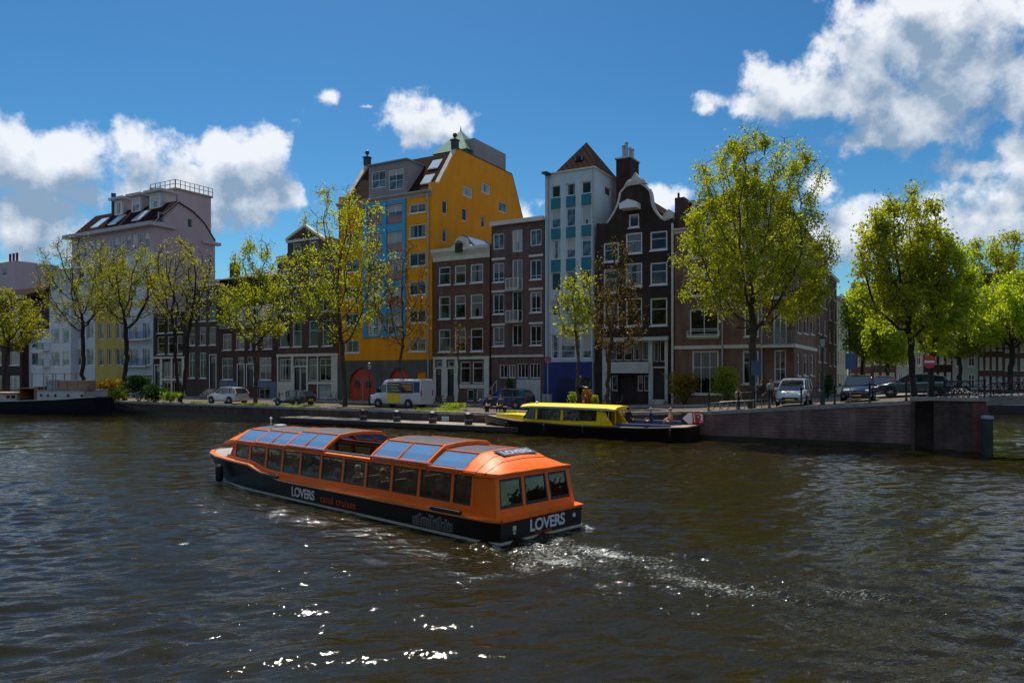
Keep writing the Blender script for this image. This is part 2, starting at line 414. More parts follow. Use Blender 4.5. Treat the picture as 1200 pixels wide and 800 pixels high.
# ------------------------------------------------------------------ ground, quay walls, water
def sheet(name, us, vs, zf, mat, label=None):
    mb = MB(); n = len(vs)
    V = [uv2xy(u, v)+(zf(u, v),) for u in us for v in vs]
    F = [(i*n+j, (i+1)*n+j, (i+1)*n+j+1, i*n+j+1) for i in range(len(us)-1) for j in range(n-1)]
    mb.raw(V, F); o = mb.build(name, mat); tag(o, kind='structure'); return o
def ground_mat(name, c1, c2, bw, bh, mortar):
    m, k = new_mat(name)
    co = k.n('ShaderNodeTexCoord').outputs['Object']
    rot = k.n('ShaderNodeVectorRotate', {'Vector': co, 'Angle': R(30)}, rotation_type='Z_AXIS').outputs[0]
    b = k.n('ShaderNodeTexBrick', {'Vector': rot, 'Color1': c1+(1,), 'Color2': c2+(1,), 'Mortar': mortar+(1,), 'Scale': 1.0, 'Mortar Size': 0.012, 'Brick Width': bw, 'Row Height': bh})
    n = k.n('ShaderNodeTexNoise', {'Vector': co, 'Scale': 0.35, 'Detail': 7.0, 'Roughness': 0.7})
    c = k.mix(1.0, b.outputs[0], k.ramp(n.outputs[0], [(0.3, 0.65), (0.7, 1.25)]), 'MULTIPLY')
    p = k.n('ShaderNodeBsdfPrincipled', {'Base Color': c, 'Roughness': 0.95, 'Specular IOR Level': .08}); out(k, p.outputs[0]); return m
PAVE = ground_mat('street_clinkers', (.13, .10, .085), (.18, .14, .115), .22, .11, (.10, .09, .08))
SLAB = ground_mat('pavement_slabs', (.20, .19, .18), (.25, .24, .22), .5, .5, (.14, .13, .12))
us = [-150, -120, -100, -80, -60, -45, -35, -26, -22, -18, -14, -11.9, -9, -6, -3, -0.8, 1, U_END]
sheet('street', us, [V_EDGE+0.35, 48, 51, 54.5], lambda u, v: zst(u), PAVE)
sheet('pavement', us, [54.5, 56, 62, 75], lambda u, v: zst(u)+0.12, SLAB)
kb = MB()
for a, b in zip(us, us[1:]):
    za, zb = zst(a), zst(b)
    for (v0, v1, h) in ((54.38, 54.5, .125),):
        pts = []
        for (u, z) in ((a, za), (b, zb)):
            pts.append([uv2xy(u, v0)+(z-.2,), uv2xy(u, v1)+(z-.2,), uv2xy(u, v1)+(z+h,), uv2xy(u, v0)+(z+h,)])
        kb.loft(pts)
tag(kb.build('kerb', STONE), kind='structure')
sheet('side_street', [-9, -4, U_END], [75, 90, 120, 160], lambda u, v: zst(u)+0.10 if v < 80 else 1.6, PAVE)
sheet('ground', [-400, -150, U_END], [160, 300, 900], lambda u, v: 1.4, PAVE)
sheet('far_street', [U_END, 60, 200, 500], [110, 140, 300, 900], lambda u, v: 1.3, PAVE)
# quay walls: brick with stone coping
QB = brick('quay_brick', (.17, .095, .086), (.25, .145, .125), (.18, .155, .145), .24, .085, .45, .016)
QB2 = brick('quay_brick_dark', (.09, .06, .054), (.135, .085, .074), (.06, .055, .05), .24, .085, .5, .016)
COPE = plain('coping_stone', (.27, .26, .24), .8, var=.25, scale=2, bump=.3)
def quaywall(name, u0, u1, v, mat, label, n=8, drop=-1.5, ht=0.0, courses=0, panel_n=0):
    root = empty(name, uv2xy(u0, v)+(0,), -TH, label, 'quay wall')
    mb = MB(); L = u1-u0; cp = MB(); nn = max(1, n)
    uu_ = [u0+L*i/nn for i in range(nn+1)]
    uu_ = sorted(set(uu_+[x for x in (-26, -11.9, -.8) if u0 < x < u1]))
    for a, b in zip(uu_, uu_[1:]):
        A, B = a-u0, b-u0; za, zb = zst(a)+ht, zst(b)+ht
        mb.face([(A,0,drop),(B,0,drop),(B,0,zb-.16),(A,0,za-.16)])
        cp.loft([[(A,-.05,za-.16),(A,.36,za-.16),(A,.36,za+.05),(A,-.05,za+.05)],[(B,-.05,zb-.16),(B,.36,zb-.16),(B,.36,zb+.05),(B,-.05,zb+.05)]])
    mb.build('wall_face', mat, root); cp.build('coping', COPE, root)
    al = MB(); al.box(0, L, -.055, -.001, drop, .30); al.build('tide_band', plain('wet_algae', (.018,.022,.012), .45, var=.5, scale=1.2), root)
    if courses:
        st = MB()
        for i in range(panel_n):
            a = L*i/panel_n
            if i: st.box(a-.16, a+.16, -.045, .0, drop, zst(u0+a)-.2)
        for j in range(courses):
            z = .25+j*.19
            for a, b in zip(uu_, uu_[1:]):
                A, B = a-u0, b-u0
                if z < zst(a)-.3: st.box(A, B, -.022, .0, z, z+.07)
        st.build('course_band', QB, root)
    return root
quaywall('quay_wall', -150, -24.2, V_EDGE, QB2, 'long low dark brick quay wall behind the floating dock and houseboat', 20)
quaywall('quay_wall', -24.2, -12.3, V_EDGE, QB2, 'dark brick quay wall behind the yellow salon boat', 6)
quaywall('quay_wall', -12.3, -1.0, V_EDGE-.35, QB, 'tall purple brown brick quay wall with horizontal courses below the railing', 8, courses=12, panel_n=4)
# abutment of the bridge: a dark recess and a projecting brick pier
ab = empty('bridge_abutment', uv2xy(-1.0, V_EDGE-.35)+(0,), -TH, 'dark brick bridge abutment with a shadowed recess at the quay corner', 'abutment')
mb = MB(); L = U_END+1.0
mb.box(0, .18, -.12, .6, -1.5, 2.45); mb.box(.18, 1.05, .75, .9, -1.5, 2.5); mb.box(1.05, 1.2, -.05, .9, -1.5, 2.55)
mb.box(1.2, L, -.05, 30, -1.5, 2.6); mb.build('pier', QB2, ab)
mb = MB(); mb.box(L-.62, L+.06, -.1, -.05, -1.5, 2.55); mb.build('corner_blocks', brick('pier_red', (.16,.06,.05), (.2,.08,.06), (.12,.1,.09), .5, .2, .3), ab)
mb = MB(); mb.box(-.05, L+.1, -.18, .5, 2.6, 2.78); mb.build('coping', COPE, ab)
mb = MB(); mb.box(L, L+.15, -.1, 80, -1.5, 2.0); mb.build('side_wall', QB2, ab)
# bridge deck
br_ = empty('bridge', uv2xy(U_END, V_EDGE-.35)+(0,), -TH, 'flat steel road bridge over the side canal beyond the quay corner', 'bridge')
mb = MB(); N = 14; rings = []
zb = lambda s: 2.74+.28*math.sin(math.pi*min(1, max(0, s/16)))
for i in range(N+1):
    s = 16*i/N; z = zb(s); rings.append([(s,-.1,z-.3),(s,8.5,z-.3),(s,8.5,z),(s,-.1,z)])
mb.loft(rings); mb.build('deck', plain('bridge_steel', (.05,.052,.05), .6), br_)
mb = MB()
for i in range(N+1):
    s = 16*i/N; z = zb(s); rings[i] = [(s,-.16,z-.34),(s,-.1,z-.34),(s,-.1,z+.07),(s,-.16,z+.07)]
mb.loft(rings); mb.build('fascia', plain('fascia_paint', (.20,.19,.16), .6, var=.2), br_)
mb = MB(); mb.box(16, 30, -3, 20, -1.5, 2.7); mb.build('abutment', QB2, br_)
# far bank of the side canal
fb = MB(); O = uv2xy(U_END, 108)
fw = MB(); fw.box(U_END-uv2xy(0,0)[0], 200, 108, 109.9, -1.5, 1.28); o = fw.build('far_quay_wall', QB, rz=-TH); tag(o, 'distant brick quay wall at the end of the side canal', 'quay wall')

# water --------------------------------------------------------------------
SB = Vector((.78, 17.9)); BF = Vector((-.728, .685)); BR = Vector((.685, .728))     # tour boat: stern centre, forward, starboard
def water_mat():
    m, k = new_mat('canal_water')
    co = k.n('ShaderNodeTexCoord').outputs['Object']
    r = k.n('ShaderNodeVectorRotate', {'Vector': co, 'Angle': R(-20)}, rotation_type='Z_AXIS').outputs[0]
    n1 = k.n('ShaderNodeTexNoise', {'Vector': k.v('MULTIPLY', r, (1.1, 1.9, 1)).outputs[0], 'Scale': 1.0, 'Detail': 4.0, 'Roughness': 0.55, 'Distortion': .6})
    n2 = k.n('ShaderNodeTexNoise', {'Vector': k.v('MULTIPLY', r, (5.0, 9.0, 1)).outputs[0], 'Scale': 1.0, 'Detail': 3.0, 'Roughness': 0.5, 'Distortion': .8})
    patch = k.n('ShaderNodeTexNoise', {'Vector': k.v('MULTIPLY', co, (.06, .12, 1)).outputs[0], 'Scale': 1.0, 'Detail': 3.0})
    amp = k.ramp(patch.outputs[0], [(0.35, .55), (0.65, 1.15)])
    chop = k.n('ShaderNodeAttribute', attribute_name='chop').outputs['Fac']
    h = k.m('ADD', k.m('MULTIPLY', n1.outputs[0], .22), k.m('MULTIPLY', n2.outputs[0], k.m('ADD', .09, k.m('MULTIPLY', chop, .22))))
    h = k.m('MULTIPLY', h, amp)
    bp = k.n('ShaderNodeBump', {'Height': h, 'Strength': 1.0, 'Distance': .17})
    n3 = k.n('ShaderNodeTexNoise', {'Vector': co, 'Scale': .12, 'Detail': 3.0})
    body = k.mix(n3.outputs[0], (.013, .0105, .002), (.022, .016, .003))
    foam_glint = k.n('ShaderNodeAttribute', attribute_name='foam_glint').outputs['Fac']
    f1 = k.n('ShaderNodeTexNoise', {'Vector': k.v('MULTIPLY', r, (3.0, 7.0, 1)).outputs[0], 'Scale': 3.4, 'Detail': 9.0, 'Roughness': 0.8, 'Distortion': .8})
    fm = k.m('MULTIPLY', k.m('SUBTRACT', k.m('ADD', f1.outputs[0], k.m('MULTIPLY', foam_glint, .42)), .775), 8.0, clamp=True)
    fm = k.m('MULTIPLY', fm, k.m('MULTIPLY', foam_glint, 3.0, clamp=True))
    c = k.mix(fm, body, (.55, .58, .55))
    ro = k.m('ADD', .045, k.m('MULTIPLY', fm, .5))
    p = k.n('ShaderNodeBsdfPrincipled', {'Base Color': c, 'Roughness': ro, 'IOR': 1.34, 'Normal': bp.outputs[0]})
    out(k, p.outputs[0]); return m
WATER = water_mat()
def build_water():
    rng = np.random.default_rng(5)
    # near sheet with real waves, fading into a flat one
    X0, X1, Y0, Y1, d = -42, 40, 4.0, 62.0, .14
    xs = np.arange(X0, X1+1e-6, d); ys = np.concatenate([np.arange(Y0, 22, .055), np.arange(22, 36, .11), np.arange(36, Y1+1e-6, .22)])
    gx, gy = np.meshgrid(xs, ys, indexing='ij'); z = np.zeros_like(gx)
    for i in range(64):
        lam = 0.26*(1.042**i)
        th = R(-80)+rng.normal(0, .42); kx, ky = math.cos(th)*2*math.pi/lam, math.sin(th)*2*math.pi/lam
        a = 0.0092*lam**.58*rng.uniform(.5, 1.3)
        ph = kx*gx+ky*gy+rng.uniform(0, 6.28)+.9*np.sin(.31*gx*rng.uniform(.6,1.6)+.23*gy+rng.uniform(0,6))
        env = .6+.4*np.sin(gx*rng.uniform(-.35,.35)+gy*rng.uniform(-.35,.35)+rng.uniform(0,6.28))
        z += a*env*(np.abs(np.sin(ph/2))*-2+1.27)
    # wake of the tour boat
    s = (gx-SB.x)*BF.x+(gy-SB.y)*BF.y; r = (gx-SB.x)*BR.x+(gy-SB.y)*BR.y
    calm = 1-.35*np.exp(-((r+2.5)/3.5)**2)*(s > -3)
    z *= calm
    # centre line of the wake astern: it bends to the right of the photo as the boat has turned
    t = np.clip(-s, 0, 40); cxr = -1.1+ .13*t
    dr = r-cxr
    wdt = 1.3+.20*t
    core = np.exp(-(dr/wdt)**2)*(s < .3)*np.exp(-t/26.)
    z += core*.05*np.sin(4.2*t+1.3*dr+2*np.sin(1.7*dr+gx))*np.exp(-t/9.) + core*.035*np.sin(7.5*dr-2.1*t+1.5*np.sin(gy*1.9))+core*.02*np.sin(13*dr+5*t+np.sin(3*gx))
    for sgn, off in ((-1, -1.7), (1, 1.7)):
        # diverging bow and stern waves
        for (s0, A0) in ((14.2, .055), (.5, .06)):
            tb = s0-s; line = off+sgn*np.clip(tb, 0, 60)*.30
            m_ = (tb > 0)*np.exp(-((r-line)/(.45+.035*np.clip(tb,0,60)))**2)*np.exp(-np.clip(tb,0,80)/8.)
            z += A0*m_*np.cos((r-line)*5.0-tb*1.1)
    loc = np.exp(-((r+2.7)/1.1)**2)*np.clip((s+1)/2, 0, 1)*np.clip((10.5-s)/3, 0, 1)+.7*core*np.exp(-t/7.)
    for i in range(12):
        lam = rng.uniform(.28, .75); th = R(-82)+rng.normal(0, .5); z += loc*lam*.014*np.sin(2*math.pi/lam*(math.cos(th)*gx+math.sin(th)*gy)+rng.uniform(0, 6.28)+1.2*np.sin(.9*gx+i))
    edge = np.minimum.reduce([np.clip((gx-X0)/3,0,1), np.clip((X1-gx)/3,0,1), np.clip((Y1-gy)/4,0,1)])
    z *= edge
    foam_glint = np.zeros_like(z)
    foam_glint += .30*np.exp(-(dr/(1.6+.06*t))**2)*(s < .1)*np.exp(-t/3.0)
    for off, w_, a in ((-.55, .25, .30), (.35, .25, .25), (-1.5, .3, .38), (-2.5,.3,.32), (-3.5,.3,.28), (1.3,.3,.25), (2.4,.3,.2)):  # white streaks paint the wake's glints as well as its froth
        lin = off*(1+t*.12)+.35*np.sin(t*.7+off*3)+.12*np.sin(t*2.3+off)
        foam_glint += a*(.55+.6*np.sin(t*1.9+off*5+1.5*np.sin(t*.6+off)))*np.exp(-((dr-lin)/(w_*(1+.10*t)))**2)*(s < 0)*np.exp(-t/30.)
    foam_glint += .44*np.exp(-(dr/(1.7+.10*t))**2)*(s < -.4)*np.exp(-t/26.)
    side = (np.abs(r)-1.62)
    foam_glint += .62*np.exp(-((side-.05)/.18)**2)*(s > -.3)*(s < 14.6)*(.45+.55*np.exp(-((s-1)/3.)**2)+.5*np.exp(-((s-13.5)/1.6)**2))
    tb = 14.4-s; foam_glint += .75*np.exp(-((np.abs(r)-1.1-.34*tb)/(.22+.03*np.abs(tb)))**2)*(tb > 0)*np.exp(-np.clip(tb,0,60)/4.5)
    foam_glint = np.clip(foam_glint, 0, 1.2)
    chop = np.clip(core*1.2+.8*np.exp(-((r+2.6)/1.8)**2)*(s>-2)*(s<14)+foam_glint*.6, 0, 1.3)
    nx, ny = gx.shape
    V = np.stack([gx.ravel(), gy.ravel(), z.ravel()], 1)
    idx = np.arange(nx*ny).reshape(nx, ny)
    F = np.stack([idx[:-1,:-1].ravel(), idx[1:,:-1].ravel(), idx[1:,1:].ravel(), idx[:-1,1:].ravel()], 1)
    # flat far sheets around it, butted to the edges
    ex = [((-600,-200),(X0,-200),(X0,900),(-600,900)), ((X1,-200),(600,-200),(600,900),(X1,900)), ((X0,-200),(X1,-200),(X1,Y0),(X0,Y0)), ((X0,Y1),(X1,Y1),(X1,900),(X0,900))]
    ev = [(p[0],p[1],0) for q in ex for p in q]; nv = len(V)
    V = np.concatenate([V, np.array(ev, float)]); F = np.concatenate([F, np.arange(16).reshape(4,4)+nv])
    me = bpy.data.meshes.new('canal_water'); me.vertices.add(len(V)); me.vertices.foreach_set('co', V.ravel())
    me.loops.add(F.size); me.loops.foreach_set('vertex_index', F.ravel().astype('i4')); me.polygons.add(len(F))
    me.polygons.foreach_set('loop_start', np.arange(0, F.size, 4, dtype='i4')); me.polygons.foreach_set('loop_total', np.full(len(F), 4, dtype='i4'))
    me.polygons.foreach_set('use_smooth', [True]*len(F)); me.update()
    for nm, arr in (('foam_glint', foam_glint), ('chop', chop)):
        at = me.attributes.new(nm, 'FLOAT', 'POINT'); at.data.foreach_set('value', np.concatenate([arr.ravel(), np.zeros(16)]).astype('f4'))
    me.materials.append(WATER); o = bpy.data.objects.new('canal_water', me); COL.objects.link(o); tag(o, kind='structure')
build_water()

# ------------------------------------------------------------------ buildings
_wc = {}
def window_obj(b, face, a0, a1, z0, z1, fm, gm, nx=1, nz=1, fw=.09, bar=.045, sill=True, rec=.10, name='window', arch=False, dep=.07, split=None):
    w, h = round(a1-a0, 2), round(z1-z0, 2)
    key = (w, h, fm.name, gm.name, nx, nz, fw, bar, sill, dep, split)
    if key not in _wc:
        mb = MB()
        mb.box(0, fw, 0, dep, 0, h); mb.box(w-fw, w, 0, dep, 0, h); mb.box(fw, w-fw, 0, dep, h-fw, h); mb.box(fw, w-fw, 0, dep, 0, fw)
        for i in range(1, nx): x = w*i/nx; mb.box(x-bar/2, x+bar/2, .01, dep-.005, fw, h-fw)
        zz = [h*split] if split else [h*j/nz for j in range(1, nz)]
        for z in zz: mb.box(fw, w-fw, .004, dep-.01, z-bar/2, z+bar/2)
        if sill: mb.box(-.06, w+.06, -.17, .02, -.09, -.003)
        f = mb.build(name, fm); pm = MB(); pm.box(fw*.9, w-fw*.9, dep*.5, dep*.75, fw*.9, h-fw*.9); p = pm.build('pane', gm)
        _wc[key] = (f.data, p.data)
        bpy.data.objects.remove(f); bpy.data.objects.remove(p)
    f, p = _wc[key]
    if face == 'front': loc, rot = (a0, rec-.0, z0), None
    else: loc, rot = (b.W-rec, a0, z0), (0, 0, R(90))
    fo = inst(f, name, b.root, loc, rot); inst(p, 'pane', fo)
    return fo
class Bld:
    def __init__(s, name, label, pxL, pxR, v=V_FAC, cat='house', group='canal houses along the quay', D=10, z0=None):
        s.v = v; s.uL, s.uR = s.U(pxL), s.U(pxR); s.W = s.uR-s.uL; s.D = D
        s.z0 = zst((s.uL+s.uR)/2)+.12 if z0 is None else z0
        s.root = empty(name, uv2xy(s.uL, v)+(s.z0,), -TH, label, cat, group)
        s.hf, s.hs = [], []
    def U(s, px): return xy2uv(*at_v(px, s.v))[0]
    def x(s, px): return s.U(px)-s.uL
    def z(s, py, px): return zpix(py, Yv(px, s.v))-s.z0
    def side(s, px, py):                       # point of the right-hand side wall seen at a photo pixel
        X0, Y0 = uv2xy(s.uR, s.v); t = tt(px); w = (t*Y0-X0)/(SU-t*CU); Y = Y0+w*CU
        return (w, zpix(py, Y)-s.z0)
    def win(s, cols, rows, pref, fm=WHITE, gm=GLASS, skip=(), face='front', **k):
        for i, (c0, c1) in enumerate(cols):
            for j, (r0, r1) in enumerate(rows):
                if (i, j) in skip: continue
                x0, x1, z1, z0 = s.x(c0), s.x(c1), s.z(r0, pref), s.z(r1, pref)
                s.hf.append((x0, x1, z0, z1)); window_obj(s, 'front', x0, x1, z0, z1, fm, gm, **k)
    def swin(s, px0, px1, y0, y1, fm=WHITE, gm=GLASS, **k):
        (a0, zt), (a1, _) = s.side(px0, y0), s.side(px1, y0); zb_ = s.side((px0+px1)/2, y1)[1]; zt = s.side((px0+px1)/2, y0)[1]
        s.hs.append((a0, a1, zb_, zt)); window_obj(s, 'side', a0, a1, zb_, zt, fm, gm, **k)
    def body(s, mat, H, poly=None, spoly=None, back=None, slab=.35, base=-.5, smat=None):
        """front outline poly (x, z) on a slab, box behind; or spoly (y, z) for a gable on the side walls"""
        mb = MB(); W_, D_ = s.W, s.D
        if spoly is None:
            fp = poly or [(0, base), (W_, base), (W_, H), (0, H)]
            panel(mb, (0,0,0), (1,0,0), fp, s.hf, (0,1,0))
            if poly:                                   # thickness of the free-standing gable
                for a, b in zip(fp, fp[1:]+fp[:1]): mb.face([(a[0],0,a[1]),(a[0],slab,a[1]),(b[0],slab,b[1]),(b[0],0,b[1])])
                mb.face([(p[0], slab, p[1]) for p in reversed(fp)])
            sp = [(0 if not poly else slab, base), (D_, base), (D_, H), (0 if not poly else slab, H)]
            panel(mb, (W_,0,0), (0,1,0), sp, s.hs, (-1,0,0))
            mb.face([(0,p[0],p[1]) for p in reversed(sp)])
            mb.face([(W_,D_,base),(0,D_,base),(0,D_,H),(W_,D_,H)])
            y0 = slab if poly else 0
            mb.face([(0,y0,H),(W_,y0,H),(W_,D_,H),(0,D_,H)])
        else:
            panel(mb, (W_,0,0), (0,1,0), spoly, s.hs, (-1,0,0))
            mb.face([(0,p[0],p[1]) for p in reversed(spoly)])
            panel(mb, (0,0,0), (1,0,0), [(0,base),(W_,base),(W_,H),(0,H)], s.hf, (0,1,0))
            n = len(spoly)
            for i in range(n):
                a, b = spoly[i], spoly[(i+1) % n]
                if abs(a[0]) < .01 and abs(b[0]) < .01: continue
                mb.face([(W_,a[0],a[1]),(W_,b[0],b[1]),(0,b[0],b[1]),(0,a[0],a[1])])
        s.wall = mb.build('wall', mat, s.root)
        return s.wall
    def part(s, name, mat, *boxes, **k):
        mb = MB()
        for q in boxes: mb.box(*q)
        return mb.build(name, mat, s.root, **k)
    def cornice(s, z, h=.45, proj=.35, mat=WHITE, x0=-.05, x1=None, ret=.0):
        x1 = s.W+.05 if x1 is None else x1
        mb = MB(); mb.prism([(0,-.02),(-.06,-.02),(-.10,h*.35),(-proj*.6,h*.55),(-proj,h*.75),(-proj,h),(0.3,h),(0.3,h-.02),(0,h-.02)], lambda y, q: (x0,y,z+q), lambda y, q: (x1,y,z+q))
        return mb.build('cornice', mat, s.root)
    def roof(s, H, ridge, mat=TILE, axis='x', over=.15, y0=.2, y1=None, hip=0):
        y1 = s.D if y1 is None else y1; mb = MB(); m_ = (y0+y1)/2
        if axis == 'x':      # ridge parallel to the street
            a, b = -over*0+.02, s.W-.02
            mb.raw([(a,y0,H),(b,y0,H),(b,y1,H),(a,y1,H),(a+hip,m_,ridge),(b-hip,m_,ridge)], [(0,1,5,4),(1,2,5),(2,3,4,5),(3,0,4),(0,3,2,1)])
        else:
            c = s.W/2; a, b = .02, s.W-.02
            mb.raw([(a,y0,H),(b,y0,H),(b,y1,H),(a,y1,H),(c,y0+hip,ridge),(c,y1,ridge)], [(0,1,4),(1,2,5,4),(2,3,5),(3,0,4,5),(0,3,2,1)])
        return mb.build('roof', mat, s.root)
    def drainpipe(s, px, y0, mat=ZINC, r=.07, side=False):
        mb = MB(); x = s.x(px); mb.tube((x,-.12,s.z(y0, px)), (x,-.12,.1), r, r, 8); mb.build('drainpipe', mat, s.root)
    def door(s, c0, c1, r0, r1, pref, mat, glassy=True, fm=WHITE, rec=.14):
        x0, x1, z1, z0 = s.x(c0), s.x(c1), s.z(r0, pref), s.z(r1, pref)
        s.hf.append((x0, x1, z0, z1)); w, h = x1-x0, z1-z0
        mb = MB(); mb.box(x0, x1, rec-.02, rec+.05, z0, z1)
        for j in range(3): mb.box(x0+.12*w, x1-.12*w, rec-.04, rec-.015, z0+h*(.06+.25*j), z0+h*(.26+.25*j))
        d = mb.build('door', mat, s.root)
        mb = MB(); mb.box(x0+.12*w, x1-.12*w, rec-.045, rec-.019, z1-h*.22, z1-h*.04); mb.build('transom', GLASS, d)
        mb = MB(); mb.ball((x1-.12, rec-.06, z0+h*.42), .035, 8, 5); mb.build('handle', DARKM, d)
        mb = MB(); mb.box(x0-.1, x0-.004, -.03, rec, z0, z1+.1); mb.box(x1+.004, x1+.1, -.03, rec, z0, z1+.1); mb.box(x0-.003, x1+.003, -.03, rec-.03, z1+.004, z1+.1); mb.build('door_frame', fm, d)
def railing_balcony(b, x0, x1, z, dep=.6, h=.95, mat=WHITE, slabm=STONE, bars=True, solid=None, name='balcony'):
    mb = MB(); mb.box(x0, x1, -dep, -.002, z-.15, z); o = mb.build(name, slabm, b.root)
    mb = MB()
    for q in (z+h, z+.08): mb.box(x0, x1, -dep+.01, -dep+.05, q-.02, q+.02)
    for x in (x0, x1-.04):
        mb.box(x, x+.04, -dep+.05, -.01, z+h-.02, z+h+.02)
        for y in (-dep+.01, -.05): mb.box(x, x+.04, y, y+.04, z, z+h)
    if bars:
        n = int((x1-x0)/.14)
        for i in range(1, n): x = x0+(x1-x0)*i/n; mb.box(x-.011, x+.011, -dep+.02, -dep+.04, z, z+h)
    mb.build('railing', mat, o)
    return o

BR_RED = brick('brick_red_brown', (.14,.050,.036), (.20,.078,.056), (.14,.12,.10))
BR_DARK = brick('brick_dark', (.034,.016,.012), (.055,.026,.02), (.05,.04,.035))
BR_BRN = brick('brick_brown', (.10,.05,.034), (.14,.072,.05), (.10,.085,.07))
BR_PUR = brick('brick_purple', (.085,.03,.034), (.115,.042,.045), (.07,.06,.055))
BR_ROS = brick('brick_rose', (.19,.085,.052), (.25,.115,.075), (.20,.17,.15))
ORANGE = stucco('orange_stucco', (.90, .33, .003), .09)
GREYST = stucco('grey_stone', (.13,.125,.12), .25)

# 1 orange warehouse-like house ------------------------------------------------
b = Bld('orange_house', 'tall orange stuccoed house with blue bay, grey dormer and steep tiled roof', 397, 506, cat='house', D=18.6)
H = b.z(228, 500)
rows = [(238,249.5),(262.5,279),(295,312),(329,345.7),(363,378.5),(396,412)]
b.win([(479,499)], rows, 489, nx=2, fw=.12)
b.win([(404,421)], rows[1:], 489, nx=2, fw=.12)
BLUE = plain('sky_blue_paint', (.03,.33,.62), .5, var=.08)
PINKP = window_glass('pink_tinted_panel', (.16,.10,.11), (.45,.42,.42), .5)
brows = [(240,262),(272,295),(305,328),(338,361),(367,392)]
b.win([(431,448.5),(454,472)], brows, 462, gm=GLASSP, nx=2, split=.42, fw=.09, sill=False)
x0, x1 = b.x(426), b.x(476)
zt, zbm = b.z(235, 460), b.z(395, 460)
bm_ = MB()
xs_ = [(x0, b.x(431)-.02), (b.x(448.5)+.02, b.x(454)-.02), (b.x(472)+.02, x1)]
for q in xs_: bm_.box(q[0], q[1], -.16, -.004, zbm, zt)
zz = [zt]+[b.z(r, 462) for rr in brows for r in rr]+[zbm]
for j in range(0, len(zz), 2):
    for q in ((b.x(431)-.02, b.x(448.5)+.02), (b.x(454)-.02, b.x(472)+.02)): bm_.box(q[0], q[1], -.10, -.004, zz[j+1]+.03, zz[j]-.03)
bm_.build('bay_frame', BLUE, b.root)
for rr in brows[:4]:
    for q in ((431,448.5),(454,472)):
        mb = MB(); zr = b.z((rr[0]+rr[1])/2+1, 462); za = b.z(rr[1], 462)
        for zq in (zr, zr-.12): mb.box(b.x(q[0]), b.x(q[1]), -.07, -.04, zq-.02, zq+.02)
        mb.box(b.x(q[0]), b.x(q[1]), -.05, -.04, za+.05, zr-.14)
        mb.build('railing', plain('rose_railing', (.30,.17,.17), .5), b.root)
# ground floor in grey stone with red arched doors
zg = b.z(422, 450)
gs = MB()
def arch(px0, px1, ytop, n=10):
    x0, x1 = b.x(px0), b.x(px1); c = (x0+x1)/2; r = (x1-x0)/2; zt = b.z(ytop, (px0+px1)/2); zs = zt-r
    return [(x0, -.1), (x1, -.1)]+[(c+r*math.cos(math.pi*i/n), zs+r*math.sin(math.pi*i/n)) for i in range(n+1)]
A1, A2 = arch(410, 440, 431), arch(457, 482, 431)
for A in (A1, A2): pass
panel(gs, (0,-.12,0), (1,0,0), [(0,-.5),(b.W,-.5),(b.W,zg),(0,zg)], [A1, A2, (b.x(489),b.x(500),.1,b.z(436,495))], (0,1,0), .3)
gs.face([(0,-.12,zg),(b.W,-.12,zg),(b.W,0,zg),(0,0,zg)]); gs.face([(b.W,-.12,-.5),(b.W,-.002,-.5),(b.W,-.002,zg),(b.W,-.12,zg)])
gs.build('stone_base', GREYST, b.root)
RED = plain('red_door_paint', (.50,.035,.012), .45, var=.1)
for A in (A1, A2):
    d = MB(); d.prism(A, lambda x, z: (x, .10, z), lambda x, z: (x, .18, z)); c = sum(p[0] for p in A)/len(A)
    w = A[1][0]-A[0][0]
    for i in range(9): d.box(A[0][0]+w*i/9+.03, A[0][0]+w*(i+1)/9-.03, .075, .102, .05, max(p[1] for p in A)-w*.38)
    o = d.build('door', RED, b.root)
    g_ = MB()
    for s_ in (-1, 1): g_.box(c+s_*w*.22-w*.11, c+s_*w*.22+w*.11, .055, .073, 1.3, 2.15)
    g_.build('door_window', GLASS, o)
b.hf += [A1, A2]
spts = [b.side(*p) for p in ((503,222),(506,214),(514,214.5),(535,173.5),(600,204.5),(613.5,259))]
D_ = spts[-1][0]; b.D = D_
sp = [(0,-.5),(D_,-.5),(D_,spts[5][1]),(spts[4][0],spts[4][1]),(spts[3][0],spts[3][1]),(max(spts[2][0],1.0),spts[2][1]),(0,spts[2][1]-.15),(0,H)]
ridge_y, ridge_z = spts[3]
for q in ((518.5,524.5,235,251),(541.5,547.5,244,259),(564,568.5,253,267),(518.5,524,268,284)): b.swin(*q, nx=1, fw=.1, sill=False)
for q in ((542.5,554,219,231),(564.5,575,215,227),(584.5,594.5,237,249)): b.swin(*q, nx=2, fw=.12, sill=False, gm=GLASSP)
# body: right gable wall with openings, a front wall, roof slopes laid between the gables
mb = MB()
panel(mb, (b.W,0,0), (0,1,0), sp, b.hs, (-1,0,0))
panel(mb, (0,0,0), (1,0,0), [(0,-.5),(b.W,-.5),(b.W,H),(0,H)], b.hf, (0,1,0))
mb.prism([(p[0], p[1]) for p in sp], lambda y, z: (0, y, z), lambda y, z: (.4, y, z))
mb.face([(b.W-.4, p[0], p[1]) for p in sp[2:]])
for a, c in zip(sp[2:], sp[3:]): mb.face([(b.W,a[0],a[1]),(b.W,c[0],c[1]),(b.W-.4,c[0],c[1]),(b.W-.4,a[0],a[1])])
mb.face([(0,D_,-.5),(b.W,D_,-.5),(b.W,D_,spts[5][1]),(0,D_,spts[5][1])])
b.wall = mb.build('wall', ORANGE, b.root)
rf = MB(); Hh = H+.1
pr = [(.05,Hh),(ridge_y,ridge_z-.35),(spts[4][0],spts[4][1]-.3),(D_-.1,spts[5][1]-.2)]
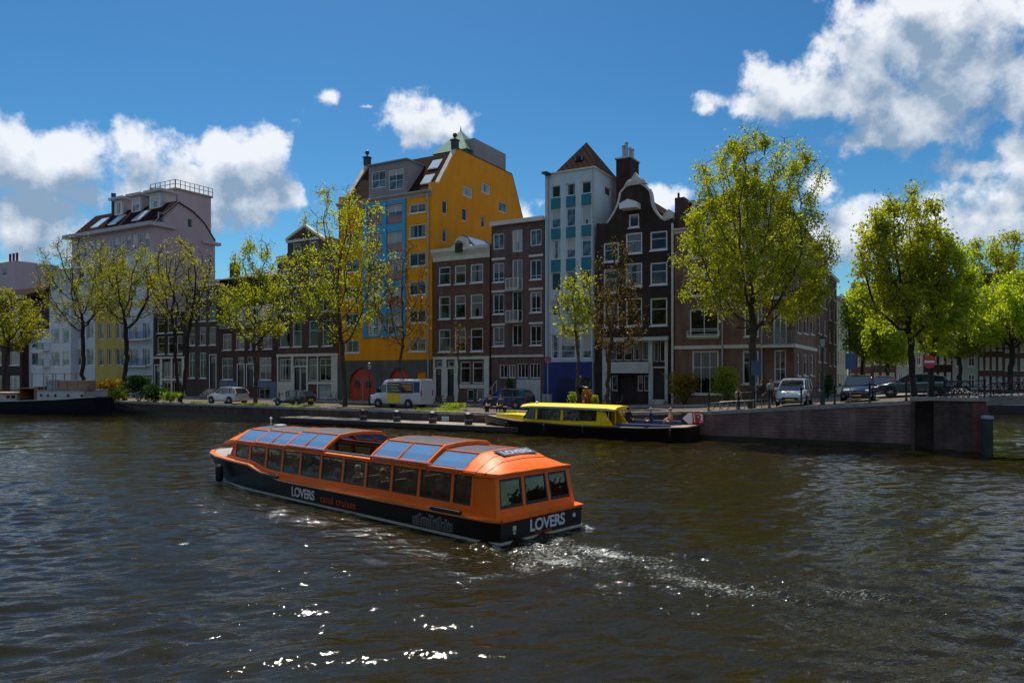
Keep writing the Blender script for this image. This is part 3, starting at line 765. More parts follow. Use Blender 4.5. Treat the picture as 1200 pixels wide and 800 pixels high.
for (a, c) in zip(pr, pr[1:]): rf.loft([[(.4,a[0],a[1]-.2),(b.W-.4,a[0],a[1]-.2),(b.W-.4,a[0],a[1]),(.4,a[0],a[1])],[(.4,c[0],c[1]-.2),(b.W-.4,c[0],c[1]-.2),(b.W-.4,c[0],c[1]),(.4,c[0],c[1])]])
roof = rf.build('roof', TILE, b.root)
cop = MB()
for xx in ((-.06, .46), (b.W-.46, b.W+.05)):
    for (a, c) in ((sp[5], sp[4]),):
        cop = MB()
        cop.loft([[(xx[0],a[0],a[1]+.005),(xx[1],a[0],a[1]+.005),(xx[1],a[0],a[1]+.16),(xx[0],a[0],a[1]+.16)],[(xx[0],c[0],c[1]+.005),(xx[1],c[0],c[1]+.005),(xx[1],c[0],c[1]+.16),(xx[0],c[0],c[1]+.16)]]); cop.build('gable_coping', STONE, b.root)
for xx in ((-.04, .44), (b.W-.44, b.W+.04)):
    cop = MB()
    for (a, c) in ((sp[4], sp[3]), (sp[3], sp[2])):
        cop.loft([[(xx[0],a[0],a[1]+.005),(xx[1],a[0],a[1]+.005),(xx[1],a[0],a[1]+.10),(xx[0],a[0],a[1]+.10)],[(xx[0],c[0],c[1]+.005),(xx[1],c[0],c[1]+.005),(xx[1],c[0],c[1]+.10),(xx[0],c[0],c[1]+.10)]])
    cop.build('lead_capping', SLATE, b.root)
for x in (.2, b.W-.2):
    mb = MB(); mb.box(x-.3, x+.3, ridge_y-.3, ridge_y+.3, ridge_z-.1, ridge_z+.75); mb.box(x-.38, x+.38, ridge_y-.38, ridge_y+.38, ridge_z+.75, ridge_z+.87)
    mb.lathe([(.06,0),(.1,.1),(.05,.2),(.22,.38),(.26,.5),(.18,.66),(.04,.78)], (x, ridge_y, ridge_z+.87), 12); mb.build('gable_finial', SLATE, b.root)
b.cornice(H-.1, .5, .4, stucco('cornice_grey', (.42,.40,.40), .1), -.1, b.W+.1)
# dormer flush with the facade
GREYP = stucco('dormer_grey', (.27,.25,.27), .08)
dx0, dx1, dz0, dz1 = b.x(431), b.x(475.5), H+.38, b.z(191, 453)
dm = MB(); b2 = [(b.x(434),b.x(451),b.z(220,442),b.z(200,442)), (b.x(454),b.x(471.5),b.z(222,462),b.z(198,462))]
panel(dm, (0,.15,0), (1,0,0), [(dx0,dz0),(dx1,dz0),(dx1,dz1),(dx0,dz1)], b2, (0,1,0))
yb = (dz1-Hh)/((ridge_z-.35)-Hh)*ridge_y
dm.face([(dx1,.15,dz0),(dx1,yb,dz1),(dx1,.15,dz1)]); dm.face([(dx0,.15,dz0),(dx0,.15,dz1),(dx0,yb,dz1)])
dm.box(dx0-.15, dx1+.15, -.05, yb+.2, dz1+.003, dz1+.14)
do = dm.build('dormer', GREYP, b.root)
for q in b2:
    fo = window_obj(b, 'front', q[0], q[1], q[2], q[3], WHITE, GLASSP, nx=2, split=.45, rec=.22, sill=False); fo.parent = do
# skylights on the front slope
def on_slope(px, py):          # point of the front roof slope seen at a photo pixel (local x, y, z)
    k_ = ((ridge_z-.35)-Hh)/(ridge_y-.05); d = Vector((tt(px), 1, (HOR-py)/FP))
    X0, Y0 = uv2xy(b.uL, b.v)
    dl = Vector((d.x*CU-d.y*SU, d.x*SU+d.y*CU, d.z)); o = Vector((-(X0*CU-Y0*SU), -(X0*SU+Y0*CU), CAMZ-b.z0))
    # z = Hh + k (y-.05)
    t_ = (Hh+k_*(o.y-.05)-o.z)/(dl.z-k_*dl.y); return o+dl*t_
for c_ in ((510.5,193.5),(501.5,211)):
    p = on_slope(*c_); sl = Vector((0, ridge_y-.05, ridge_z-.35-Hh)).normalized(); nn = Vector((0,-sl.z,sl.y)); w = Vector((1,0,0))
    mb = MB(); 
    for (hw, hh, t0, t1, mi) in ((.62,.75,.0,.12,0),): mb.loft([[p+w*sx_*hw+sl*sy_*hh+nn*t0 for sx_, sy_ in ((-1,-1),(1,-1),(1,1),(-1,1))],[p+w*sx_*hw+sl*sy_*hh+nn*t1 for sx_, sy_ in ((-1,-1),(1,-1),(1,1),(-1,1))]])
    s_ = mb.build('skylight', ZINC, b.root)
    mb = MB(); mb.loft([[p+w*sx_*.52+sl*sy_*.65+nn*q for sx_, sy_ in ((-1,-1),(1,-1),(1,1),(-1,1))] for q in (.122,.14)]); mb.build('pane', plain('skylight_glass', (.45,.58,.68), .05, spec=1), s_)
mb = MB(); xx = b.W-.35
mb.path([(xx,-.35,H),(xx,-.25,H-.6),(xx,-.15,H-1.0),(xx,-.15,.1)], .08, 8); mb.build('drainpipe', ZINC, b.root)
# lift house and copper turret behind the ridge
x_, y_, = b.W, 0
p1, p2 = b.side(570,176), b.side(595,192)
mb = MB(); y0_, y1_ = spts[3][0]+2.6, spts[4][0]-.3; zt_ = b.side(556,175)[1]
y0_ = b.side(566,180)[0]-1.0; y1_ = b.side(597,190)[0]
mb.box(b.W-3.4, b.W-.5, y0_, y1_, spts[4][1]-1, b.side(566,173.5)[1]+.9); mb.build('lift_house', stucco('lift_house_grey', (.33,.31,.31), .1), b.root)
COPPER = plain('green_copper', (.05,.20,.12), .6, var=.3, scale=1.2)
mb = MB(); cx, cy = b.W-2.5, ridge_y+5.2
X0, Y0 = uv2xy(b.uL, b.v); Yc = Y0+(-cx*SU+cy*CU); az = zpix(152, Yc)-b.z0; bz = zpix(183, Yc)-b.z0
cx = 0; 
Xc = tt(540)*Yc; cx = (Xc-X0-cy*SU)/CU; Yc = Y0-cx*SU+cy*CU; Xc = tt(540)*Yc; cx = (Xc-X0-cy*SU)/CU
mb.raw([(cx-2.3,cy-2.3,bz),(cx+2.3,cy-2.3,bz),(cx+2.3,cy+2.3,bz),(cx-2.3,cy+2.3,bz),(cx,cy,az)], [(0,1,4),(1,2,4),(2,3,4),(3,0,4)])
mb.box(cx-2.1, cx+2.1, cy-2.1, cy+2.1, bz-4, bz+.002); mb.tube((cx,cy,az-.1),(cx,cy,az+.5),.09,.02,6); mb.build('turret_roof', COPPER, b.root)
mb = MB(); mb.box(b.x(417), b.x(420), -.7, -.1, b.z(330,418), b.z(306,418)); 

# 2 brown brick house with white cornice and arched dormer ---------------------------
b = Bld('gabled_house', 'narrow brown brick house with white cornice and small arched attic window', 508, 573.5, D=12)
H = b.z(291, 540)
cols = [(513.7,527.7),(532.5,545.6),(551,566)]
b.win(cols, [(310.7,332.6),(345.7,373),(385,412)], 540, nx=1, split=.62, fw=.12)
b.door(511,517.5,432,464,514, BLACK); b.door(524.5,532,432,464,528, BLACK)
b.win([(539,551),(553.5,566)], [(423.5,449)], 552, split=.7, fw=.1, sill=False)
b.win([(547,555),(558,566)], [(456,470)], 552, fw=.1, sill=False)
b.win([(511,517.5),(524.5,532)], [(423,430)], 520, fw=.08, sill=False)
b.body(BR_RED, H)
mb = MB(); z0_ = b.z(421, 540)
mb.box(-.03, b.W+.03, -.10, -.02, z0_, z0_+.28)
for q in ((508.2,510.3),(518.5,523.5),(533,538),(567.5,573.3)): mb.box(b.x(q[0]), b.x(q[1]), -.08, -.006, .05, z0_-.003)
mb.box(b.x(538.1), b.x(567.4), -.07, -.006, b.z(455,552), b.z(450,552)); mb.build('shopfront', CREAM, b.root)
b.cornice(b.z(304,540), b.z(290,540)-b.z(304,540), .4, CREAM)
c = b.x(540.5); zt = b.z(277,540); zc = b.z(290,540)
mb = MB(); pts = [(c-1.25,zc),(c-1.05,zc+.2),(c-.72,zc+.3)]+[(c+.70*math.cos(a), zc+.35+(zt-zc-.35)*math.sin(a)) for a in [math.pi*(1-i/8) for i in range(9)]]+[(c+.72,zc+.3),(c+1.05,zc+.2),(c+1.25,zc)]
mb.prism(pts, lambda x, z: (x,-.1,z), lambda x, z: (x,.35,z)); at_ = mb.build('attic_gable', CREAM, b.root)
r = .42; wz = zc-.55
mb = MB(); mb.prism([(c-r,wz),(c+r,wz)]+[(c+r*math.cos(math.pi*i/8), wz+.75+r*math.sin(math.pi*i/8)) for i in range(9)], lambda x, z: (x,-.45,z), lambda x, z: (x,-.36,z)); mb.build('attic_window', GLASS, at_)
b.roof(H+.2, b.z(277,545), TILER, 'x', y0=.35, hip=.8)
mb = MB(); mb.raw([(c-1.6,.36,zc),(c+1.6,.36,zc),(c,.36,zt+.25),(c,5,zt+.25),(c-1.6,5,zc),(c+1.6,5,zc)], [(0,1,2),(1,5,3,2),(0,2,3,4)]); mb.build('dormer_roof', plain('blue_lead', (.10,.17,.26), .5), b.root)

# 3 modern brown brick apartment with balconies --------------------------------------
b = Bld('balcony_house', 'brown brick apartment house with central white balconies and flat white roof edge', 576, 637.5, D=12)
H = b.z(262, 606)
L_, M_, R_ = (577.5,590.7), (600,612), (621,634.5)
b.win([L_], [(271,290)], 606, nx=2, fw=.1, gm=GLASSP, sill=False); b.win([R_], [(271,290)], 606, nx=2, fw=.1, gm=GLASSP, sill=False); b.win([M_], [(269,295)], 606, nx=2, fw=.1, gm=GLASSP, sill=False)
b.win([L_, R_], [(306,329),(343,367),(382,405)], 606, nx=2, split=.2, fw=.1)
b.win([M_], [(304,340),(341,377),(380,405)], 606, nx=2, fw=.1, sill=False)
for y in (339.5, 377): railing_balcony(b, b.x(597), b.x(612.5), b.z(y, 606), .8, 1.0)
b.win([(585,595),(596,604)], [(427,443)], 606, nx=2, fw=.09, sill=False); b.win([(606,619),(620.5,633)], [(426,443)], 606, nx=3, fw=.08, sill=False)
b.body(BR_BRN if 0 else brick('brick_mauve', (.13,.06,.052), (.175,.085,.072), (.15,.13,.12)), H)
mb = MB(); mb.box(-.05, b.W+.05, -.3, .4, H, H+.38); mb.build('roof_edge', CREAM, b.root)
for y in (301.5, 340, 379.5):
    for q in ((576.5,592),(620,636.5)): mb = MB(); mb.box(b.x(q[0]), b.x(q[1]), -.06, -.004, b.z(y+1.3,606), b.z(y-1.3,606)); mb.build('lintel', CREAM, b.root)
mb = MB()
mb.box(0, b.W, -.08, -.004, b.z(418.3,606), b.z(415.7,606)); mb.build('string_course', CREAM, b.root)
mb = MB(); mb.box(b.x(605.5), b.x(633.5), -.05, -.004, .05, b.z(444.5,620))
for i in range(1, 10): 
    x = b.x(605.5)+(b.x(633.5)-b.x(605.5))*i/10; mb.box(x-.02, x+.02, -.065, -.05, .1, b.z(445.5,620))
mb.build('garage_door', plain('garage_white', (.5,.52,.54), .5), b.root)
st = MB()
for i in range(6): st.box(b.x(584), b.x(600), -2.0+i*.28, -.005, i*.18, (i+1)*.18-.002)
st.build('steps', STONE, b.root)
mb = MB()
for x in (b.x(584), b.x(600)): mb.path([(x,-2,0),(x,-2,1.0),(x,-.3,2.1),(x,-.3,1.1)], .025); mb.path([(x,-1.1,.5),(x,-1.1,1.55)], .02)
mb.build('stair_railing', WHITE, b.root)

# 4 pale blue tower house -----------------------------------------------------------------
b = Bld('tower_house', 'narrow pale blue tower house with teal panels and pyramid tiled roof', 638.7, 696, D=8)
s1 = b.side(724, 205); b.D = s1[0]; H = b.z(196, 690)
PALE = stucco('pale_blue_stucco', (.50,.60,.66), .07)
TEAL = plain('teal_panel', (.005,.15,.22), .4, var=.12)
cols = [(646,656.7),(663.7,674.2),(681.6,692.6)]
wr = [(214.8,229),(243.5,265),(279.5,302),(318,339)]; tr = [(229.4,243),(265.3,279),(302.5,317.5)]
b.win(cols, wr[:1], 669, gm=GLASS, fw=.07, sill=False); b.win(cols, wr[1:3], 669, gm=GLASSP, fw=.06, sill=False); b.win(cols, wr[3:], 669, fw=.06, sill=False)
for c_ in cols:
    for r_ in tr: mb = MB(); mb.box(b.x(c_[0])-.02, b.x(c_[1])+.02, -.03, -.003, b.z(r_[1],669)+.02, b.z(r_[0],669)-.02); mb.build('spandrel_panel', TEAL, b.root)
b.win([(645.5,656),(658,671),(673.5,677.5),(680,693)], [(351,369)], 669, fw=.07, sill=False, gm=GLASSP)
b.win([(645,655.5),(657,674),(675.5,680),(682,693)], [(391,420)], 669, split=.32, fw=.08, sill=False, gm=GLASSP)
b.swin(709,716,220,229, fw=.07, sill=False)
b.body(PALE, H)
mb = MB(); zt = b.z(424, 669); mb.box(-.06, b.W+.04, -.12, -.004, -.3, zt); mb.build('shopfront', plain('deep_blue_paint', (.006,.022,.16), .45, var=.2), b.root)
mb = MB(); x0, x1 = b.x(653), b.x(676)
mb.prism([(x0,0),(x1,0)]+[((x0+x1)/2+(x1-x0)/2*math.cos(math.pi*i/10), 1.75+.8*math.sin(math.pi*i/10)) for i in range(11)], lambda x, z: (x,-.16,z), lambda x, z: (x,-.122,z)); mb.build('door', plain('navy_door', (.004,.012,.07), .35), b.root)
mb = MB(); mb.box(b.x(678), b.x(693), -.15, -.123, .9, 2.4); mb.build('window', GLASS, b.root)
text('34', .42, WHITE, b.root, (b.x(677.2), -.16, b.z(443,678)), (R(90),0,0), 'house_number')
mb = MB()
for q in (642.5, 695.3): mb.tube((b.x(q),-.08,b.z(203,660)),(b.x(q),-.08,0),.06,.06,8)
mb.build('drainpipe', ZINC, b.root)
mb = MB(); mb.box(b.x(640), b.x(646), -.9, .1, b.z(206,642), b.z(204,642)); mb.build('hoist_beam', DARKM, b.root)
mb = MB(); rx = b.x(650); ap = b.z(170, 682)
y0, y1 = .25, b.D
Yap = Yv(682, b.v); cxr = (rx+b.W)/2+.0
cy_ = (y0+y1)/2; X0, Y0 = uv2xy(b.uL, b.v); Yc = Y0-cxr*SU+cy_*CU; apz = zpix(166.5, Yc)-b.z0
mb.raw([(rx-.15,y0,H+.01),(b.W+.15,y0-.1,H+.01),(b.W+.15,y1,H+.01),(rx-.15,y1,H+.01),(cxr-.1,cy_,apz)], [(0,1,4),(1,2,4),(2,3,4),(3,0,4),(0,3,2,1)])
mb.build('roof', tiles('bold_pantiles', (.002,.001,.001), (.06,.03,.02), .5, .5, True), b.root)
mb = MB(); mb.box(0, b.W+.12, -.12, .2, H-.12, H+.02); mb.box(b.W, b.W+.12, .2, b.D, H-.12, H+.02); mb.build('gutter', CREAM, b.root)
mb = MB(); f_ = .42; q = cxr-.45; yq = y0+(cy_-y0)*f_; zq = H+(apz-H)*f_; mb.box(q, q+.75, yq-.25, yq+.4, zq-.35, zq+.12); mb.build('skylight', GLASS, b.root)

# chimney block behind
b = Bld('chimney_block', 'tall dark red brick chimney stack with steel pipes beside the tower house', 722, 738.5, v=61.5, cat='chimney', group=None, D=2.2)
H = b.z(186, 730); b.body(brick('brick_chimney', (.06,.018,.018), (.085,.03,.028), (.06,.04,.04)), H)
b.part('cap', STONE, (-.1, b.W+.1, -.1, 2.3, H, H+.14))
for i, (q, h) in enumerate(((726,1.25),(729.5,1.5),(733.5,.95),(736.5,.8))):
    mb = MB(); mb.tube((b.x(q),1.0,H+.1),(b.x(q),1.0,H+.1+h),.13,.13,10); mb.tube((b.x(q),1,H+.1+h),(b.x(q),1,H+.25+h),.19,.16,10); mb.build('flue_pipe', ZINC, b.root)

# 5 black bell gable ------------------------------------------------------------------------
b = Bld('bell_gable_house', 'nearly black brick house with white trimmed bell gable and hoist hood', 699, 790, D=12)
gl = [(790,258),(787,256),(783,258),(779,259),(775,257),(770,252),(766,246),(763.5,240),(762.5,232),(761.5,226),(760.5,224),(756,219.5),(750,216),(745,214.5),(740,216),(734,219.5),(730,224),(728,226),(727,232),(725,240),(721,249),(716,257),(712,262),(706,262),(699,262)]
pts = [(b.x(p), b.z(q, p)) for p, q in gl]
H = min(q for _, q in pts)
cols = [(707,725),(733,752.5),(761.7,782)]
b.win([(736.5,749)], [(250.6,266.5)], 743, fw=.13, dep=.1)
b.win([cols[0]], [(281.5,304.5),(313.5,341.5),(353,383)], 743, nx=1, split=.6, fw=.13)
b.win([cols[1]], [(272.5,297),(308,335.5),(349,382)], 743, fw=.13, split=.6)
b.win([cols[2]], [(273.5,295.5),(309.5,335.5),(350.5,382.5)], 743, fw=.13, split=.6)
b.win([(711,720),(721,730),(731,740.5),(741.5,750.5),(751.5,760)], [(400.5,422)], 743, fw=.06, sill=False)
b.win([(765.5,771.5),(773,779)], [(400.5,424)], 743, fw=.06, sill=False)
b.win([(716.5,723.5),(747,753),(754.5,760)], [(440,458)], 743, fw=.06, sill=False)
b.door(765.5,779,431,466,772, BLACK)
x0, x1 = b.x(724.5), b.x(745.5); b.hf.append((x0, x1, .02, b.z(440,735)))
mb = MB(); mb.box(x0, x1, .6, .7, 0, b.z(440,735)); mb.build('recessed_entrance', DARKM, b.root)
BLK = brick('brick_black', (.040,.024,.018), (.056,.034,.027), (.035,.028,.025))
b.body(BLK, H-.3, poly=[(0,-.5),(b.W,-.5)]+pts)
mb = MB(); P = pts[1:-2]
for k_, (a, c) in enumerate(zip(P, P[1:])):
    dx, dz = c[0]-a[0], c[1]-a[1]; l = math.hypot(dx, dz); nx_, nz_ = -dz/l*.16, dx/l*.16
    if l < .01: continue
    mb.loft([[(a[0],-.10,a[1]),(a[0],.42,a[1]),(a[0]-nx_,.42,a[1]-nz_),(a[0]-nx_,-.10,a[1]-nz_)],[(c[0],-.10,c[1]),(c[0],.42,c[1]),(c[0]-nx_,.42,c[1]-nz_),(c[0]-nx_,-.10,c[1]-nz_)]])
c = b.x(745); zt = b.z(215.5,745); 
mb.prism([(c-1.0,zt-.1),(c-.7,zt+.35),(c-.35,zt+.45),(c,zt+.95),(c+.35,zt+.45),(c+.7,zt+.35),(c+1.0,zt-.1)], lambda x, z: (x,-.16,z), lambda x, z: (x,.36,z))
for q in (c-.5, c+.5): mb.tube((q,-.25,zt+.1),(q,-.16,zt+.1),.22,.26,12)
mb.prism([(b.x(775),b.z(257,777)),(b.x(789.5),b.z(257,777)),(b.x(789.5),b.z(250,777)),(b.x(784),b.z(246,777)),(b.x(779),b.z(251,777))], lambda x, z: (x,-.14,z), lambda x, z: (x,.37,z))
mb.tube((b.x(762.3),.1,b.z(228,762)),(b.x(762.3),.1,b.z(221,762)),.14,.05,8)
mb.build('gable_trim', STONE if 0 else plain('gable_sandstone', (.50,.48,.44), .7, var=.15), b.root)
mb = MB(); hx, hz = b.x(741), b.z(241,741)
mb.prism([(-.75,0),(.75,0),(.75,.45),(0,.75),(-.75,.45)], lambda x, z: (hx+x,-1.1,hz-.4+z), lambda x, z: (hx+x,-.004,hz-.4+z)); mb.box(hx-.05,hx+.05,-1.3,-1.102,hz-.45,hz-.3); mb.build('hoist_hood', WHITE, b.root)
mb = MB(); z_ = b.z(397.5,745); mb.box(b.x(706), b.x(784), -.5, -.004, z_-.16, z_+.16); mb.box(b.x(710), b.x(761), -.25, -.006, b.z(437,735), b.z(424,735))
for q in ((706.5,710.3),(760.6,765),(779.6,783)): mb.box(b.x(q[0]), b.x(q[1]), -.12, -.006, .05, z_-.163)
mb.box(b.x(710.5), b.x(716), -.1, -.006, .05, b.z(437.5,713)); mb.build('shopfront', plain('shopfront_white', (.50,.52,.50), .5), b.root)
b.roof(H-.3, b.z(222,745), TILE, 'y', y0=.4, hip=0)
b.drainpipe(788.5, 262, CREAM, .1)
mb = MB(); mb.box(b.x(786), b.x(788), -.2, -.16, b.z(446,787), b.z(434,787)); mb.build('street_sign', plain('sign_blue', (.01,.05,.25), .4), b.root)
st = MB()
for i in range(3): st.box(b.x(764), b.x(781), -.9+i*.28, -.15, i*.16-.1, (i+1)*.16-.002)
st.build('steps', STONE, b.root)

# 6 corner apartment block --------------------------------------------------------------------
b = Bld('corner_apartments', 'red brown brick corner apartment block behind the large lime tree', 790.5, 931, cat='apartment block', D=8)
s1 = b.side(957, 250); b.D = s1[0]; H = b.z(262, 860)
cols = [(808,842),(872,889)]
rows = [(272,300),(316,345),(360,395)]
b.win(cols, rows, 850, nx=2, split=.3, fw=.11); b.win([(906,922)], [(272,303),(317,348),(362,404)], 914, nx=2, split=.75, fw=.1, sill=False)
b.win([(811,842)], [(411,462)], 830, nx=3, split=.62, fw=.12); b.win([(870,889)], [(411,450)], 880, nx=2, split=.65, fw=.12); b.win([(907,921)], [(410,447)], 914, nx=2, split=.4, fw=.1)
for q in ((934.5,938),(942,946.5),(950,954)):
    for r_ in ((278,300),(322,345),(366,390),(415,440)): b.swin(q[0], q[1], r_[0]+ (q[0]-934)*.35*(438-r_[0])/170, r_[1]+(q[0]-934)*.35*(438-r_[1])/170, nx=1, split=.65, fw=.1)
b.body(BR_ROS, H)
for i, y in enumerate((304, 349, 405)): railing_balcony(b, b.x(894), b.W+.9 if 0 else b.W-.05, b.z(y,914), .9, 1.05, DARKM if 0 else plain('balcony_grey', (.22,.23,.24), .5), CREAM)
mb = MB(); z_ = b.z(406,860); mb.box(-.02, b.W+.06, -.07, -.004, z_-.14, z_+.14); mb.box(b.W+.004, b.W+.07, 0, b.D, z_-.14, z_+.14); mb.build('string_course', CREAM, b.root)
for y in (395.5,): 
    railing_balcony(b, b.x(806), b.x(844), b.z(393,825), .35, .35, CREAM, CREAM, False, name='window_box_rail')
# mansard
mb = MB(); rz = b.z(222, 860)
X0, Y0 = uv2xy(b.uL, b.v)
mb.loft([[(.02,.15,H+.003),(b.W-.05,.15,H+.003),(b.W-.05,b.D,H+.003),(.02,b.D,H+.003)],[(.8,1.9,rz),(b.W-1.6,1.9,rz),(b.W-1.6,b.D-1.6,rz),(.8,b.D-1.6,rz)]])
mb.build('mansard_roof', TILE, b.root)
for q in ((812,830),(868,886),(900,915)):
    x0, x1 = b.x(q[0]), b.x(q[1]); mb = MB(); z0_, z1_ = H+.25, H+2.1; mb.box(x0-.15,x1+.15,.35,2.2,z0_,z1_); mb.box(x0-.25,x1+.25,.25,2.3,z1_+.003,z1_+.12); d_ = mb.build('dormer', CREAM, b.root)
    fo = window_obj(b, 'front', x0, x1, z0_+.2, z1_-.15, WHITE, GLASS, nx=2, rec=.27, sill=False); fo.parent = d_
b.cornice(H-.35, .36, .35, CREAM)
mb = MB(); mb.box(-.05, .75, .2, 2.5, H-1, b.z(231,793)); mb.box(.05,.2,.6,.75,b.z(231,793),b.z(224,793)); mb.build('chimney', BR_PUR, b.root)
for q in (847, 893): b.drainpipe(q, 262, ZINC)

def sidehouse(name, label, px0, px1, ytop0, mat, ridge=0, roofm=TILE, rows=5, flat=False):
    """a house further down the side street: its front is the continuation of the corner block's right wall"""
    ref = bl; (w0, _), (w1, _) = ref.side(px0, 400), ref.side(px1, 400)
    X0, Y0 = uv2xy(ref.uR, ref.v+w0); z0 = 1.6; root = empty(name, (X0, Y0, z0), -TH+R(90), label, 'house', 'houses down the side street')
    # local x runs away from the canal, local y runs into the block (to the left)
    Wd = w1-w0; H_ = zpix(ytop0, Y0)-z0
    class Q: pass
    q = Q(); q.W = Wd; q.root = root
    n = max(2, int(Wd/2.6)); holes = []
    for i in range(n):
        a0 = Wd*(i+.28)/n; a1 = Wd*(i+.74)/n
        for j in range(rows):
            zb_ = .9+j*(H_-.6)/rows; zt_ = zb_+(H_-.6)/rows*.58; holes.append((a0,a1,zb_,zt_)); fo = window_obj(q, 'front', a0, a1, zb_, zt_, WHITE, GLASS, nx=1, split=.6, fw=.1, sill=True)
    mb = MB(); panel(mb, (0,0,0), (1,0,0), [(0,-.5),(Wd,-.5),(Wd,H_),(0,H_)], holes, (0,1,0))
    mb.face([(Wd,0,-.5),(Wd,9,-.5),(Wd,9,H_),(Wd,0,H_)]); mb.face([(0,9,-.5),(0,0,-.5),(0,0,H_),(0,9,H_)]); mb.face([(Wd,9,-.5),(0,9,-.5),(0,9,H_),(Wd,9,H_)]); mb.face([(0,0,H_),(Wd,0,H_),(Wd,9,H_),(0,9,H_)])
    mb.build('wall', mat, root)
    mb = MB(); mb.box(-.02, Wd+.02, -.3, .1, H_+.003, H_+.3); mb.build('cornice', CREAM, root)
    if ridge:
        mb = MB(); mb.raw([(0,0.1,H_+.3),(Wd,.1,H_+.3),(Wd,8.9,H_+.3),(0,8.9,H_+.3),(0,4.5,H_+ridge),(Wd,4.5,H_+ridge)], [(0,1,5,4),(1,2,5),(2,3,4,5),(3,0,4),(0,3,2,1)]); mb.build('roof', roofm, root)
        mb = MB(); mb.box(Wd-.8, Wd-.1, 3.8, 5.2, H_+ridge-1.2, H_+ridge+1.0); mb.build('chimney', BR_PUR, root)
    return root
bl = b
sidehouse('side_street_house', 'brown brick side street house with tiled roof beside the corner block', 957.5, 970, 292, BR_RED, 2.6)
sidehouse('side_street_house', 'dark brick side street house with white chimney gable, second after the corner block', 970.2, 980.5, 322, BR_BRN, 3.2)
sidehouse('side_street_house', 'pale yellow plastered side street house, last before the trees', 980.7, 993, 350, stucco('pale_yellow', (.62,.60,.42), .08), 0, rows=4)

# left-hand row ---------------------------------------------------------------------------------
b = Bld('canal_house', 'brown brick canal house with white ground floor, left neighbour of the orange house', 325, 396.5, D=12)
H = b.z(300, 360); cols = [(327.7,339.5),(342.5,353.5),(362,372.5),(377.5,389.5)]
b.win(cols, [(312,334),(342,363),(371,398) if 0 else (354,376)][:1]+[(343,366),(376,406)], 360, split=.62, fw=.1)
b.win([(343,353),(362,372)], [(278,294)], 360, split=.6, fw=.1)
b.win([(327,341),(374,388)], [(420,446)], 360, nx=2, split=.7, fw=.09, sill=False); b.win([(362,371.5)], [(420,446)], 360, nx=1, split=.7, fw=.08, sill=False)
b.door(345,351.5,430,462,348, BLACK); b.door(352.2,359,430,462,356, BLACK); b.win([(345,359)], [(420,428.5)], 352, nx=3, fw=.06, sill=False)
b.win([(373.5,387.5)], [(451,467)], 380, nx=2, split=.5, fw=.08, sill=False, gm=GLASSP)
zE = H; cx = b.x(357.5)
poly = [(0,-.5),(b.W,-.5),(b.W,H),(b.x(378),H),(b.x(378),b.z(282,375)),(cx,b.z(268,357)),(b.x(337),b.z(282,340)),(b.x(337),H),(0,H)]
b.body(BR_BRN, H, poly=poly)
mb = MB(); z0_ = b.z(416.5, 360); mb.box(-.02, b.W, -.14, -.02, z0_-.1, z0_+.2)
for q in ((325.2,326.6),(341.5,344.3),(359.8,361.4),(372,373.3),(388.6,396)): mb.box(b.x(q[0]), b.x(q[1]), -.09, -.006, .05, z0_-.103)
mb.box(b.x(326.7), b.x(341.4), -.07, -.006, .6, b.z(447,334)); mb.box(b.x(361.5), b.x(388.4), -.07, -.006, b.z(450,370), b.z(447,370)); mb.build('shopfront', CREAM, b.root)
mb = MB(); 
A, Bp, C_ = (b.x(335.5),b.z(282,340)), (cx,b.z(266,357)), (b.x(379.5),b.z(282,375))
for a, c in ((A,Bp),(Bp,C_)): mb.loft([[(a[0],-.15,a[1]),(a[0],.45,a[1]),(a[0],.45,a[1]+.28),(a[0],-.15,a[1]+.28)],[(c[0],-.15,c[1]),(c[0],.45,c[1]),(c[0],.45,c[1]+.28),(c[0],-.15,c[1]+.28)]])
mb.box(b.x(336), b.x(379), -.1, -.004, A[1]-.25, A[1]-.003); mb.build('pediment', CREAM, b.root)
b.roof(H, b.z(272,357), TILE, 'y', y0=.4)
mb = MB(); mb.box(0, b.x(337)-.02, -.2, .3, H+.003, H+.3); mb.box(b.x(378)+.02, b.W, -.2, .3, H+.003, H+.3); mb.build('cornice', CREAM, b.root)

b = Bld('canal_house', 'purple brown brick canal house with blue grey base behind the silver car', 257.5, 324.5, D=11)
H = b.z(384, 290); cols = [(260.5,271.5),(276,286.5),(292,301.5),(308,319)]
b.win(cols, [(390,409.5)], 290, nx=2, split=.65, fw=.1)
b.win([(259.5,273),(303.5,318)], [(419,445)], 290, nx=2, split=.65, fw=.1); b.win([(278.5,286),(289.5,297)], [(418,425)], 290, fw=.07, sill=False)
b.door(278.5,286,427,453,282, BLACK, rec=.12); b.door(289.5,297,427,453,293, BLACK, rec=.12)
b.win([(303,316)], [(455,467)], 310, nx=2, fw=.08, sill=False)
b.body(BR_PUR, H); mb = MB(); zb_ = b.z(447,290)
for q in ((257.6,278),(297.6,324.4)): 
    if q[0] > 290: mb.box(b.x(297.6),b.x(302.6),-.06,-.004,0,zb_); mb.box(b.x(316.4),b.x(324.4),-.06,-.004,0,zb_); mb.box(b.x(302.7),b.x(316.3),-.06,-.004,b.z(454,310),zb_)
    else: mb.box(b.x(q[0]), b.x(q[1]), -.06, -.004, 0, zb_)
mb.build('plinth', stucco('blue_grey_plaster', (.15,.20,.28), .15), b.root)
b.cornice(H, .6, .4, plain('sage_cornice', (.25,.32,.28), .6), )
b.roof(H+.6, b.z(352,290), TILE, 'x', y0=.2, y1=9, hip=0)
